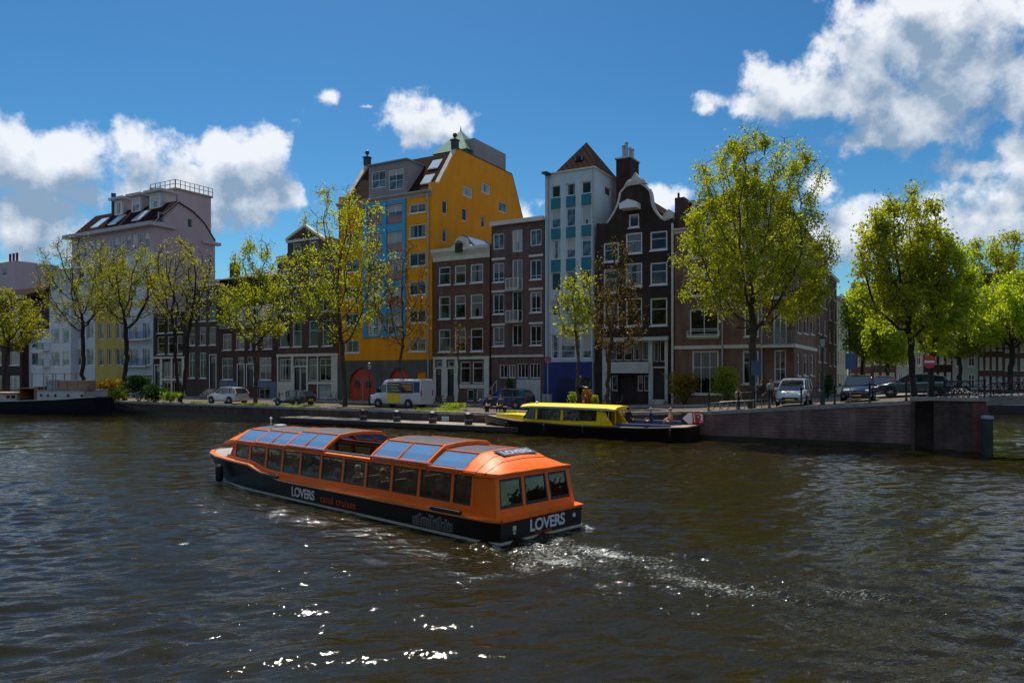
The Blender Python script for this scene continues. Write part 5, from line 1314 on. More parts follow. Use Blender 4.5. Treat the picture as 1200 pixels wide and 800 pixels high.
shrub(697, 47.2, 10, 464, LEAF_G, 450, 'little green shrub left of the parked bicycles', 11, .06)
shrub(670, 47.1, 10, 460, LEAF_G, 450, 'little green plant left of the small yellow tree trunk', 12, .06)
shrub(530, 47.8, 34, 472.5, LEAF_G, 1500, 'low green planting around the thin bare sapling', 13, .06)
shrub(970, 55, 12, 440, LEAF_D, 900, 'dark ivy clump at the corner of the apartment block', 14, .08)
# wild grass along the quay edge
rng = np.random.default_rng(3); n = 5000
uu_ = rng.uniform(-62, -25, n); keep = (np.sin(uu_*.9)+np.sin(uu_*.37+1) > .2); uu_ = uu_[keep]; n = len(uu_); v_ = V_EDGE+.5+rng.gamma(1.5, .35, n)
X = uu_*CU+v_*SU; Y = -uu_*SU+v_*CU; h = rng.uniform(.08, .32, n); a = rng.uniform(0, 6.28, n); dx, dy = np.cos(a)*.03, np.sin(a)*.03
zz_ = np.full(n, 1.15); tl = rng.normal(0, .06, (n, 2))
q = np.stack([np.stack([X-dx, Y-dy, zz_], 1), np.stack([X+dx, Y+dy, zz_], 1), np.stack([X+tl[:,0], Y+tl[:,1], zz_+h], 1)], 1).reshape(-1, 3)
tag(inst(mesh_np('quay_grass', q, np.arange(n*3).reshape(-1, 3), [LEAF_G]), 'quay_grass'), 'wild grass along the quay edge', 'grass', kind='stuff')
# ------------------------------------------------------------------ people
_pc = {}
def person_mesh(pose):
    """one continuous skinned body; returns mesh with faces sorted by material: 0 top, 1 trousers, 2 skin, 3 shoes"""
    if pose in _pc: return _pc[pose]
    J = {}
    if pose == 'sit':
        hz, kx, kz = .50, .44, .52
        J = dict(pel=(0,0,hz), bel=(0,0,hz+.16), che=(.0,0,hz+.40), nec=(.02,0,hz+.57), hea=(.05,0,hz+.70), top=(.04,0,hz+.80))
        for s, k in ((1,'l'),(-1,'r')):
            J['sh'+k] = (0,s*.19,hz+.50); J['el'+k] = (.10,s*.25,hz+.24); J['wr'+k] = (.32,s*.16,hz+.14); J['ha'+k] = (.39,s*.13,hz+.11)
            J['hi'+k] = (.03,s*.10,hz-.02); J['kn'+k] = (kx,s*.13,kz-.01); J['an'+k] = (kx+.02,s*.13,.09); J['to'+k] = (kx+.17,s*.15,.04)
    else:
        st = .20 if pose == 'walk' else .02
        J = dict(pel=(0,0,.94), bel=(0,0,1.10), che=(.0,0,1.32), nec=(.02,0,1.49), hea=(.04,0,1.61), top=(.03,0,1.70))
        for s, k in ((1,'l'),(-1,'r')):
            f = s*st; J['sh'+k] = (0,s*.19,1.42); J['el'+k] = (-f*.6,s*.25,1.14); J['wr'+k] = (-f*.9+.12,s*.25,.92); J['ha'+k] = (-f*.9+.16,s*.24,.84)
            J['hi'+k] = (0,s*.10,.90); J['kn'+k] = (f*.6+.03,s*.11,.50); J['an'+k] = (f*1.1-.03,s*.11,.09); J['to'+k] = (f*1.1+.13,s*.13,.04)
    Rr = dict(pel=.13, bel=.125, che=.15, nec=.055, hea=.098, top=.07)
    for k in 'lr': Rr.update({'sh'+k:.065,'el'+k:.045,'wr'+k:.03,'ha'+k:.036,'hi'+k:.095,'kn'+k:.062,'an'+k:.042,'to'+k:.04})
    E = [('pel','bel'),('bel','che'),('che','nec'),('nec','hea'),('hea','top')]
    for k in 'lr': E += [('che','sh'+k),('sh'+k,'el'+k),('el'+k,'wr'+k),('wr'+k,'ha'+k),('pel','hi'+k),('hi'+k,'kn'+k),('kn'+k,'an'+k),('an'+k,'to'+k)]
    names = list(J); ix = {n: i for i, n in enumerate(names)}
    me = bpy.data.meshes.new('tmp'); me.from_pydata([J[n] for n in names], [(ix[a], ix[b]) for a, b in E], [])
    o = bpy.data.objects.new('tmp', me); COL.objects.link(o)
    m = o.modifiers.new('skin', 'SKIN'); sv = me.skin_vertices[0].data
    for i, n in enumerate(names):
        r = Rr[n]; sv[i].radius = (r, r*(1.25 if n in ('che','pel','bel') else 1)); sv[i].use_root = (n == 'pel')
    o.modifiers.new('sub', 'SUBSURF').levels = 1; o.modifiers['sub'].render_levels = 1
    dg = bpy.context.evaluated_depsgraph_get(); em = bpy.data.meshes.new_from_object(o.evaluated_get(dg))
    V = [tuple(v.co) for v in em.vertices]; F = [tuple(p.vertices) for p in em.polygons]
    bpy.data.objects.remove(o); bpy.data.meshes.remove(me); bpy.data.meshes.remove(em)
    region = {}
    for n in names: region[n] = 0
    for n in ('nec','hea','top','hal','har','wrl','wrr'): region[n] = 2
    for n in ('pel','hil','hir','knl','knr'): region[n] = 1
    for n in ('anl','anr','tol','tor'): region[n] = 3
    P = np.array([J[n] for n in names]); mi = []
    for f in F:
        c = np.mean([V[i] for i in f], 0); k = names[int(np.linalg.norm(P-c, axis=1).argmin())]; r = region[k]
        if k in ('anl','anr') and c[2] > .13: r = 1
        mi.append(r)
    mb = MB(); mb.v = V; mb.f = F; mb.mi = mi
    hx, hy, hz = J['hea']; mb.m(2); mb.ball((hx+.10, 0, hz-.0), .02, 6, 5, (1,.8,1.5)); mb.ball((hx+.005, .098, hz), .022, 6, 4, (.8,.5,1.3)); mb.ball((hx+.005, -.098, hz), .022, 6, 4, (.8,.5,1.3))
    for k, s in (('l',1),('r',-1)):
        w = Vector(J['wr'+k]); h = Vector(J['ha'+k]); d = (h-w).normalized(); side = Vector((0,1,0)); dn = d.cross(side).normalized()
        for i, l in enumerate((.062,.072,.068,.052)):
            p = h+side*(i-1.5)*.019; q = p+d*l*.7; r = q+(d*.6+dn*.6*(-1 if dn.z > 0 else 1)).normalized()*l*.55
            mb.tube(p, q, .0095, .0085, 5); mb.tube(q, r, .0085, .006, 5)
        p = w+d*.03+side*-s*.022; q = p+(d*.6+side*-s*.7).normalized()*.05; mb.tube(p, q, .011, .009, 5); mb.tube(q, q+d*.035, .009, .007, 5)
    tmp = mb.build('body', [BLACK]*4, smooth=60); tm = tmp.data; bpy.data.objects.remove(tmp)
    hm = MB(); hm.ball((hx-.012, 0, hz+.03), .108, 12, 8, (1,.98,1.05))
    hm.f = [f for f in hm.f if sum(hm.v[i][0] for i in f)/len(f) < hx+.055 or sum(hm.v[i][2] for i in f)/len(f) > hz+.075]; hm.mi = [0]*len(hm.f)
    th = hm.build('hair', BLACK, smooth=60); hd = th.data; bpy.data.objects.remove(th)
    em_ = MB()
    for s in (-1, 1): em_.ball((hx+.088, s*.034, hz+.018), .011, 6, 4)
    em_.tube((hx+.093, -.022, hz-.045), (hx+.093, .022, hz-.045), .006, .006, 5)
    te = em_.build('face_feature', plain('dark_eye', (.03,.015,.012), .4)); ed = te.data; bpy.data.objects.remove(te)
    _pc[pose] = (tm, hd, ed); return _pc[pose]
SKIN = plain('skin', (.50,.30,.22), .55, var=.05); SHOE = plain('shoe_leather', (.03,.025,.02), .5)
_cl = {}
def cloth(c):
    return plain('cloth_%02x%02x%02x' % tuple(int(x*255) for x in c), c, .85, var=.15, scale=8)
def person(loc, rz, pose, top, legs, hair, label, group=None, sc=1.0):
    bm_, hm, em_ = person_mesh(pose)
    o = inst(bm_, 'person', None, loc, (0,0,rz)); o.scale = (sc,)*3
    for i, m in enumerate((cloth(top), cloth(legs), SKIN, SHOE)): o.material_slots[i].link = 'OBJECT'; o.material_slots[i].material = m
    h = inst(hm, 'hair', o); h.material_slots[0].link = 'OBJECT'; h.material_slots[0].material = cloth(hair); inst(em_, 'face_feature', o)
    return tag(o, label, 'person', group)

# ------------------------------------------------------------------ the orange tour boat
OR = plain('boat_orange', (.90,.165,.004), .42, var=.10, coat=.12, spec=.35)
HULL = plain('boat_black', (.007,.006,.008), .35, var=.2, spec=.35)
WLINE = plain('waterline_cream', (.50,.48,.38), .5)
TOPG = plain('roof_panel_grey', (.10,.10,.11), .35, var=.2, scale=6)
def painted_sky_roof_glass():
    m, k = new_mat('roof_glass_painted_sky')
    p = k.n('ShaderNodeBsdfPrincipled', {'Base Color': (.22,.43,.70,1), 'Roughness': .08, 'Metallic': .25, 'Specular IOR Level': 1.0})  # the sky's blue reflection is painted into the base colour
    tr = k.n('ShaderNodeBsdfTransparent', {0: (.75,.85,1,1)}); mx = k.n('ShaderNodeMixShader', {0: .38, 1: p.outputs[0], 2: tr.outputs[0]}); out(k, mx.outputs[0]); return m
SKYG = painted_sky_roof_glass()
BGL = clear_glass('boat_glass', (.80,.88,.86), .02, .85)
def interp(tab, s):
    if s <= tab[0][0]: return tab[0][1]
    for (a, va), (b, vb) in zip(tab, tab[1:]):
        if s <= b: return va+(vb-va)*smooth(0, 1, (s-a)/(b-a))
    return tab[-1][1]
tb = empty('tour_boat', (SB.x, SB.y, 0), math.atan2(BF.y, BF.x), 'orange and black glass roofed canal tour boat with an open roof section', 'tour boat')
Wt = [(0,1.52),(.25,1.62),(.6,1.65),(12.5,1.65),(14.5,1.60),(15.3,1.42),(16,1.08),(16.5,.68),(16.9,.12)]
Rt = [(0,.57),(9.6,.57),(10.8,.70),(12.1,.90),(16.3,1.02)]
wid = lambda s: interp(Wt, s) if s > 10.5 else (interp(Wt, s))
rl = lambda s: interp(Rt, s)
S_ = [0,.12,.25,.6,2,4,6,8,9.4,9.8,10.2,10.6,11,11.4,11.9,12.5,13,13.5,14,14.5,15,15.4,15.8,16.1,16.4,16.7,16.9]
mb = MB(); rings = []
for s in S_:
    w, z = wid(s), rl(s); bw = w*(1-.25*smooth(11, 16.9, s)); sb = s-.5*smooth(12, 16.9, s)*1.0
    half = [(sb,.55*bw,-.35),(sb,.97*bw,-.12),(sb+.02,bw,.06),(s,w,z-.10),(s,w+.02,z-.02),(s,w-.14,z)]
    rings.append(half+[(p[0],-p[1],p[2]) for p in reversed(half)])
mb.loft(rings); mb.build('hull', HULL, tb, smooth=35)
mb = MB(); ra = []
for s in S_:
    w = wid(s)*(1-.25*smooth(11, 16.9, s)); sb = s-.5*smooth(12, 16.9, s)
    ra.append((sb, w))
for sg in (1, -1):
    mb.loft([[(s, sg*(w-.02), .02),(s, sg*(w+.012), .02),(s, sg*(w+.014), .085),(s, sg*(w-.02), .085)] for s, w in ra], cap=True)
mb.box(-.018, -.001, -1.50, 1.50, .02, .085); mb.build('waterline_stripe', WLINE, tb)
# rubbing strake: orange gunwale
mb = MB(); L_ = [[(s, wid(s)-.12, rl(s)+.002),(s, wid(s)+.045, rl(s)-.03),(s, wid(s)+.045, rl(s)+.03),(s, wid(s)-.12, rl(s)+.05)] for s in S_]
mb.loft(L_); mb.loft([[(p[0], -p[1], p[2]) for p in r] for r in L_]); mb.box(-.045, .06, -1.5, 1.5, .545, .60); mb.build('gunwale', OR, tb, smooth=40)
mb = MB(); mb.loft([[(s, wid(s)+.046, rl(s)-.012),(s, wid(s)+.056, rl(s)-.012),(s, wid(s)+.056, rl(s)+.012),(s, wid(s)+.046, rl(s)+.012)] for s in S_]); mb.build('rubbing_strip', plain('steel_strip', (.7,.6,.5), .2, .9), tb)
# side deck and coaming
cw = lambda s: wid(s)-.20
Sc = [.25,.6,2,4,6,8,9.4,10,10.6,11.2,11.9,12.5,13.0,13.6,14.0]
mb = MB()
for sg in (1, -1):
    mb.loft([[(s, sg*(wid(s)-.1), rl(s)+.03),(s, sg*(cw(s)+.02), rl(s)+.05),(s, sg*cw(s), max(rl(s)+.10,.80) if s < 12.2 else rl(s)+.12),(s, sg*(cw(s)-.06), max(rl(s)+.10,.80) if s < 12.2 else rl(s)+.12),(s, sg*(cw(s)-.06), .1),(s, sg*(cw(s)), .1)] for s in Sc])
mb.build('coaming', OR, tb, smooth=35)
mb = MB(); mb.raw([(.1,-1.4,.12),(14.0,-1.2,.12),(14.0,1.2,.12),(.1,1.4,.12)], [(0,1,2,3)]); mb.build('floor', plain('boat_floor', (.10,.07,.05), .7), tb)
mb = MB(); mb.loft([[(s, -wid(s)+.13, rl(s)+.02),(s, wid(s)-.13, rl(s)+.02),(s, wid(s)-.13, rl(s)-.03),(s, -wid(s)+.13, rl(s)-.03)] for s in (14.0,14.5,15.0,15.4,15.8,16.2,16.5)]); mb.build('foredeck', plain('foredeck_grey', (.30,.27,.25), .6, var=.15), tb)
# windows: posts follow the photographed spacing
pxs = lambda px, o=.30: (-(.33-.685*o)-tt(px)*(16.75+.728*o))/(.728+.685*tt(px))
posts = [pxs(q) for q in (571,557,533,494,462,431.6,405,379,355,334,315,295.6,277.6)]
zw0 = lambda s: max(rl(s)+.12,.80)
JT = [pxs(q) for q in (504.5,437,382,338,301,273)]; ZW1 = 1.50
def sidept(s, z, sg, off=0.0):
    f = (z-.6)/(1.58-.6); return (s, sg*(cw(s)-.10*f+off), z)
for sg in (1, -1):
    for k, s in enumerate(posts):
        if k == 0: continue
        mbp = MB()
        hw = .05 if k not in (0,) else .09
        a, b2_ = .0, .0
        z0_ = zw0(s)-.05
        mbp.loft([[sidept(s-hw, z0_, sg, .012), sidept(s+hw, z0_, sg, .012), sidept(s+hw, z0_, sg, -.05), sidept(s-hw, z0_, sg, -.05)],
                  [sidept(s-hw, 1.56, sg, .012), sidept(s+hw, 1.56, sg, .012), sidept(s+hw, 1.56, sg, -.05), sidept(s-hw, 1.56, sg, -.05)]]); mbp.build('window_post', OR, tb)
for sg in (1, -1):
    for k, (a, c) in enumerate(zip(posts, posts[1:])):
        if k == 0: continue
        a += .055; c -= .055
        mb = MB(); fr = .045; za, zc = zw0(a), zw0(c)
        P = [sidept(a, za, sg, .004), sidept(c, zc, sg, .004), sidept(c, ZW1, sg, .004), sidept(a, ZW1, sg, .004)]
        Q = [sidept(a+fr, za+fr, sg, .004), sidept(c-fr, zc+fr, sg, .004), sidept(c-fr, ZW1-fr, sg, .004), sidept(a+fr, ZW1-fr, sg, .004)]
        dn = Vector((0, -sg*.03, 0))
        for i in range(4):
            j = (i+1) % 4; mb.loft([[Vector(P[i]), Vector(P[j]), Vector(Q[j]), Vector(Q[i])], [Vector(P[i])+dn, Vector(P[j])+dn, Vector(Q[j])+dn, Vector(Q[i])+dn]])
        fo = mb.build('window', BLACK, tb)
        mb = MB(); mb.loft([[Vector(q)+dn*t for q in Q] for t in (.3,.6)]); mb.build('pane', BGL, fo)
# solid orange corner panel between the side windows and the stern windows
mb = MB()
for sg in (1, -1): mb.loft([[sidept(.22, .6, sg, .004), sidept(posts[1]-.02, .6, sg, .004), sidept(posts[1]-.02, .6, sg, -.04), sidept(.22, .6, sg, -.04)], [sidept(.36, 1.57, sg, .004), sidept(posts[1]-.02, 1.57, sg, .004), sidept(posts[1]-.02, 1.57, sg, -.04), sidept(.36, 1.57, sg, -.04)]])
def sternpt(y, z, off=0): f = (z-.6)/.98; return (.20+.14*f-off, y*(1-.07*f), z)
ys = [-1.42,-.52,.42,1.42]
for y in (-1.40,-.50,.46,1.40):
    hw = .05 if abs(y) < 1 else .07
    mb.loft([[sternpt(y-hw,.6,.01), sternpt(y+hw,.6,.01), sternpt(y+hw,.6,-.05), sternpt(y-hw,.6,-.05)], [sternpt(y-hw,1.57,.01), sternpt(y+hw,1.57,.01), sternpt(y+hw,1.57,-.05), sternpt(y-hw,1.57,-.05)]])
mb.loft([[sternpt(-1.44,z,.006), sternpt(1.44,z,.006), sternpt(1.44,z,-.05), sternpt(-1.44,z,-.05)] for z in (.58,.80)])
mb.loft([[sternpt(-1.44,z,.006), sternpt(1.44,z,.006), sternpt(1.44,z,-.05), sternpt(-1.44,z,-.05)] for z in (1.49,1.58)])
mb.build('stern_panel', OR, tb)
for a, c in ((-1.33,-.55),(-.45,.41),(.51,1.33)):
    mb = MB(); fr = .05; P = [(a,.82),(c,.82),(c,1.48),(a,1.48)]; Q = [(a+fr,.82+fr),(c-fr,.82+fr),(c-fr,1.48-fr),(a+fr,1.48-fr)]
    for i in range(4):
        j = (i+1) % 4; mb.loft([[sternpt(*q, o_) for q in (P[i],P[j],Q[j],Q[i])] for o_ in (.008,-.03)])
    fo = mb.build('window', BLACK, tb); mb = MB(); mb.loft([[sternpt(*q, o_) for q in Q] for o_ in (-.008,-.016)]); mb.build('pane', BGL, fo)
mb = MB(); mb.box(-.08, .25, -1.52, 1.52, .575, .615); mb.build('stern_ledge', OR, tb)
# roof
EW = 1.40
def ring(s, dz=0, flat=1.0, th=0, ew=None):
    e = (ew if ew is not None else cw(s)-.06); sh = .58*e; zc = 1.60+(.46*flat)+dz; zs = 1.60+(.40*flat)+dz
    half = [(s, e+.02, 1.57+dz*.6-th*.0),(s, e, 1.63+dz*.7),(s, e-.22, 1.63+dz*.7+(zs-1.63-dz*.7)*.42),(s, sh, zs),(s, sh*.5, zc-.015),(s, 0, zc)]
    pts = [(p[0], p[1], p[2]-th) for p in half]; return pts+[(p[0], -p[1], p[2]) for p in reversed(pts[:-1])]
def shell(secs, mat, name, th=.04, parent=tb):
    mb = MB(); R_ = []
    for s, dz, fl in secs: R_.append(ring(s, dz, fl)+list(reversed(ring(s, dz, fl, th))))
    mb.loft(R_); return mb.build(name, mat, parent, smooth=30)
shell([(.22,0,.10),(.34,0,.28),(.55,0,.55),(.85,0,.80),(1.15,0,.95),(1.4,0,1.0)], OR, 'aft_roof')
def frame_sec(s0, s1, dz, panes, top_mat=TOPG, label=None):
    root_mb = MB()
    for (a, c) in ((s0, s0+.07), (s1-.07, s1)): 
        root_mb.loft([ring(a, dz)+list(reversed(ring(a, dz, 1, .09))), ring(c, dz)+list(reversed(ring(c, dz, 1, .09)))])
    A, C = ring(s0+.07, dz), ring(s1-.07, dz); n = len(A)
    for (i0, i1) in ((0, 1), (n-2, n-1)):      # eave rail
        root_mb.loft([[A[i0], A[i1], tuple(np.array(A[i1])+[0,-.06*np.sign(A[i1][1]),-.03]), tuple(np.array(A[i0])+[0,-.06*np.sign(A[i0][1]),0])], [C[i0], C[i1], tuple(np.array(C[i1])+[0,-.06*np.sign(C[i1][1]),-.03]), tuple(np.array(C[i0])+[0,-.06*np.sign(C[i0][1]),0])]])
    for sg in (1, -1):
        e1 = [p for p in A if p[1]*sg > 0][1 if sg > 0 else -2]
        for pk in (1, 3):
            pa = A[pk] if sg > 0 else A[n-1-pk]; pc = C[pk] if sg > 0 else C[n-1-pk]
            h = .035; root_mb.loft([[(pa[0],pa[1]-h,pa[2]-.05),(pa[0],pa[1]+h,pa[2]-.05),(pa[0],pa[1]+h,pa[2]+.012),(pa[0],pa[1]-h,pa[2]+.012)],[(pc[0],pc[1]-h,pc[2]-.05),(pc[0],pc[1]+h,pc[2]-.05),(pc[0],pc[1]+h,pc[2]+.012),(pc[0],pc[1]-h,pc[2]+.012)]])
        for i in range(1, panes):
            s = s0+(s1-s0)*i/panes; rr = ring(s, dz); 
            seq = [rr[k] if sg > 0 else rr[n-1-k] for k in (1,2,3)]
            for p, q in zip(seq, seq[1:]): root_mb.tube(p, q, .03, .03, 6)
    o = root_mb.build('roof_frame', OR, tb)
    for sg in (1, -1):
        for i in range(panes):
            a = s0+.07+(s1-s0-.14)*i/panes+.03; c = s0+.07+(s1-s0-.14)*(i+1)/panes-.03
            mb = MB(); ra_, rc_ = ring(a, dz), ring(c, dz)
            g = lambda r_, k: np.array(r_[k] if sg > 0 else r_[n-1-k])
            q0, q1, q2 = g(ra_,1)+[0,-sg*.03,-.0], g(ra_,2), g(ra_,3); p0, p1, p2 = g(rc_,1)+[0,-sg*.03,0], g(rc_,2), g(rc_,3)
            mb.loft([[q0,q1,q2,q2-[0,0,.02],q1-[0,0,.02],q0-[0,0,.02]],[p0,p1,p2,p2-[0,0,.02],p1-[0,0,.02],p0-[0,0,.02]]]); mb.build('roof_pane', SKYG, o)
    mb = MB(); ks = [3,4,5,6,7]; mb.loft([[ (r_[k][0], r_[k][1]*.96, r_[k][2]-.004) for k in ks]+[(r_[k][0], r_[k][1]*.96, r_[k][2]-.04) for k in reversed(ks)] for r_ in (ring(s0+.05, dz), ring(s1-.05, dz))]); mb.build('roof_panel', top_mat, o)
    return o
frame_sec(1.35, JT[0]+.03, 0.0, 1); frame_sec(JT[0], JT[1], .11, 2)
frame_sec(JT[2], JT[3], .11, 2); frame_sec(JT[3], JT[4], .03, 2); frame_sec(JT[4], JT[5]-.35, .0, 1)
shell([(JT[5]-.4,0,1.0),(JT[5]-.1,-.02,.92),(JT[5]+.25,-.06,.72),(JT[5]+.5,-.14,.42),(JT[5]+.65,-.24,.15)], OR, 'bow_roof')
DW = JT[5]+.65-13.5
mb = MB()    # eave beam along the open part
for sg in (1, -1):
    mb.loft([[(s, sg*(cw(s)-.04), 1.52),(s, sg*(cw(s)-.04), 1.60),(s, sg*(cw(s)-.14), 1.62),(s, sg*(cw(s)-.14), 1.52)] for s in (.4,1,2,4,6,8,9.4,10.6,11.9,12.9,13.4)])
mb.build('eave_beam', OR, tb)
mb = MB()    # slid-back roof rails over the opening
for sg in (1, -1): mb.path([(JT[1], sg*.8, 1.98),((JT[1]+JT[2])/2, sg*.84, 1.97),(JT[2], sg*.8, 1.98)], .022)
mb.build('sliding_rail', DARKM, tb)
# windscreen
for k, (a, c) in enumerate(((-1.0,-.36),(-.32,.32),(.36,1.0))):
    mb = MB(); mb.loft([[(DW+13.75-.12*abs(a),a,rl(13.6)+.06),(DW+13.75-.12*abs(c),c,rl(13.6)+.06),(DW+13.42-.05*abs(c),c*.93,1.42),(DW+13.42-.05*abs(a),a*.93,1.42)],[(DW+13.73-.12*abs(a),a,rl(13.6)+.06),(DW+13.73-.12*abs(c),c,rl(13.6)+.06),(DW+13.40-.05*abs(c),c*.93,1.42),(DW+13.40-.05*abs(a),a*.93,1.42)]]); mb.build('windscreen', SKYG if 0 else clear_glass('screen_glass', (.5,.6,.7), .5, .6), tb)
mb = MB()
for y in (-1.03,-.34,.34,1.03): mb.tube((DW+13.74-.12*abs(y),y,rl(13.6)+.02),(DW+13.41-.05*abs(y),y*.93,1.45),.03,.03,6)
mb.box(DW+13.3,DW+13.8,-1.05,1.05,rl(13.5)-.0,rl(13.5)+.07); mb.build('windscreen_frame', OR, tb)
mb = MB(); mb.tube((15.9,0,1.02),(15.9,0,1.62),.018,.012,6); mb.tube((15.9,-.35,1.45),(15.9,.35,1.45),.01,.01,5); mb.ball((15.9,0,1.65),.035,8,5); mb.build('bow_mast', OR, tb)
for y in (.35,-.35):
    mb = MB(); mb.tube((15.35,y,1.0),(15.35,y,1.2),.05,.05,8); mb.tube((15.25,y,1.17),(15.45,y,1.17),.03,.03,8); mb.build('bollard', RED, tb)
fd = MB(); s_ = 13.95; y_ = wid(s_)+.13; fd.lathe([(.03,-.02),(.11,.03),(.13,.10),(.13,.50),(.11,.57),(.03,.62)], (s_, y_, .12), 12); f_ = fd.build('fender', RUBBER, tb, smooth=50); mb = MB(); mb.tube((s_,y_,.72),(s_,y_-.13,rl(s_)+.03),.012,.012,5); mb.build('rope', RUBBER, f_)
STEEL = plain('stainless_rail', (.6,.6,.6), .25, .9)
for sg in (1, -1):
    mb = MB(); P = [(s, sg*(cw(s)+.03), 1.70) for s in (1.6,2.6,4,6,8,9.6,11,12.4)]; mb.path(P, .014, 6)
    for p in P: mb.tube((p[0],p[1]-sg*.03,1.6), p, .010, .010, 5)
    mb.build('handrail', STEEL, tb)
for s, f_ in ((.62,.60),(.95,.84)):
    mb = MB(); mb.path(ring(s, .008, f_), .008, 4); mb.build('roof_seam', plain('seam_dark', (.10,.03,.01), .7), tb)
mb = MB(); mb.box(12.6,12.95,-.16,.16,2.0,2.14); mb.tube((12.7,.4,2.0),(12.7,.4,2.35),.02,.015,6); mb.ball((12.7,.4,2.38),.05,8,6); mb.build('navigation_light', WHITE, tb, smooth=40)
# boarding step handles
for s in (1.2, 9.9):
    mb = MB(); mb.box(s, s+1.1, wid(s)-.03, wid(s)+.07, rl(s)+.02, rl(s)+.12); mb.build('boarding_step', BLACK, tb, bevel=.02)
# lettering
text('LOVERS', .40, plain('lettering_white', (.72,.74,.78), .5), tb, (9.08, 1.658, .17), (R(90),0,R(180)), bold=.010, spacing=.95)
text('canal cruises', .33, plain('lettering_orange', (.62,.09,.01), .5), tb, (7.42, 1.658, .17), (R(90),0,R(180)), spacing=1.08)
text('LOVERS', .40, plain('lettering_white', (.72,.74,.78), .5), tb, (-.006, .52, .20), (R(90),0,R(-90)), bold=.010, spacing=.95)
text('canal cruises', .13, plain('lettering_orange', (.62,.09,.01), .5), tb, (-.006, .35, .10), (R(90),0,R(-90)))
rb = MB(); 
bp0 = Vector((1.0,0,2.06)); 
rb.box(-.62,.62,-.20,.20,0,.02); o = rb.build('name_board', plain('board_dark', (.05,.06,.12), .4), tb); o.location = (1.0,-.05,2.0); o.rotation_euler = (R(15),0,R(-90))
text('LOVERS', .30, plain('lettering_dull', (.42,.43,.45), .6), o, (0,-.12,.022), (0,0,0), align='CENTER', bold=.008)
rng = random.Random(4); mb = MB(); s = 3.05
while s > 1.6:
    w_ = rng.uniform(.07,.12); h = rng.uniform(.16,.30); y = 1.6535
    if s > .6: y = wid(s-w_/2)+.004
    for (a, c, z0_, z1_) in ((s-.012, s, .12, .12+h), (s-w_+.01, s-w_+.022, .12, .12+h), (s-w_+.01, s, .12+h, .135+h), (s-w_+.01, s, .12, .13)): mb.box(a, c, y, y+.003, z0_, z1_)
    for j in range(int(h/.06)):
        for q in (.3,.62): mb.box(s-w_*q-.014, s-w_*q, y, y+.003, .15+j*.055, .18+j*.055)
    mb.prism([(s,.135+h),(s-w_+.01,.135+h),(s-w_/2,.19+h)], lambda a, z: (a, y, z), lambda a, z: (a, y+.003, z)); s -= w_
mb.build('skyline_graphic', plain('graphic_grey', (.22,.24,.25), .5), tb)
mb = MB(); mb.box(-.012,-.002,1.0,1.12,.30,.42); mb.box(-.012,-.002,1.02,1.10,.22,.28); mb.build('number_plate', WLINE, tb)
mb = MB(); mb.lathe([(.05,0),(.06,.02),(.06,.03)], (-.02,-1.2,.36), 12, 'x'); mb.build('stern_lamp', WHITE, tb)
# benches, passengers
BEN = plain('bench_brown', (.14,.07,.04), .6)
for k in range(9):
    s = 1.5+k*1.22
    for sg in (1, -1):
        mb = MB(); mb.box(s-.2, s+.2, sg*.35, sg*1.25, .42, .50) if sg > 0 else mb.box(s-.2, s+.2, -1.25, -.35, .42, .50)
        y0, y1 = (.35, 1.25) if sg > 0 else (-1.25, -.35); mb.box(s-.24, s-.18, y0, y1, .45, .98); mb.box(s-.05, s+.05, (y0+y1)/2-.05, (y0+y1)/2+.05, .12, .42); mb.build('bench', BEN, tb, bevel=.02)
mb = MB(); mb.box(12.4,12.8,-.9,.9,.12,1.0); mb.build('helm_console', plain('console_wood', (.16,.08,.03), .4), tb)
pal = [((.55,.04,.16),'pink top'),((.03,.04,.10),'navy coat'),((.45,.42,.38),'beige jacket'),((.02,.02,.022),'black coat'),((.08,.16,.30),'blue shirt'),((.35,.05,.04),'red jumper'),((.55,.56,.58),'white shirt'),((.10,.14,.07),'olive jacket'),((.16,.16,.17),'grey sweater')]
hairs = [((.06,.03,.015),'brown hair'),((.012,.01,.01),'black hair'),((.35,.22,.09),'blond hair'),((.30,.30,.30),'grey hair')]
spots = [(1.5,1.0,3),(1.5,.55,6),(2.72,1.0,0),(2.72,.5,3),(3.94,1.0,7),(5.16,1.0,1),(6.38,1.0,8),(7.6,.95,4),(8.82,1.0,6),(10.04,.95,5),(1.5,-1.0,1),(2.72,-.6,2),(3.94,-1.0,5),(6.38,-.9,4),(8.82,-.9,3),(7.6,-.8,7)]
def side_of(y): return 'port' if y > 0 else 'starboard'
wnum = {1.5:'aftmost',2.72:'second from the stern',3.94:'third from the stern',5.16:'fourth from the stern',6.38:'fifth from the stern',7.6:'sixth from the stern',8.82:'seventh from the stern',10.04:'eighth from the stern'}
for i, (s, y, c) in enumerate(spots):
    p = Vector((SB.x, SB.y))+BF*s-BR*y; hc, hn = hairs[(i*5+1) % 4]
    seat = 'window seat' if abs(y) > .7 else 'inner seat'
    person((p.x, p.y, .0), math.atan2(BF.y, BF.x)+(.0 if i % 3 else .35), 'sit', pal[c][0], (.03,.035,.05), hc, f'seated passenger in {pal[c][1]}, {hn}, {side_of(y)} {seat}, bench {wnum[s]}', 'passengers in the tour boat', .98)
p = Vector((SB.x, SB.y))+BF*11.9-BR*.45; person((p.x, p.y, .12), math.atan2(BF.y, BF.x), 'sit', (.02,.025,.05), (.02,.02,.03), (.05,.03,.02), 'skipper in dark jacket seated at the helm of the tour boat', 'passengers in the tour boat')

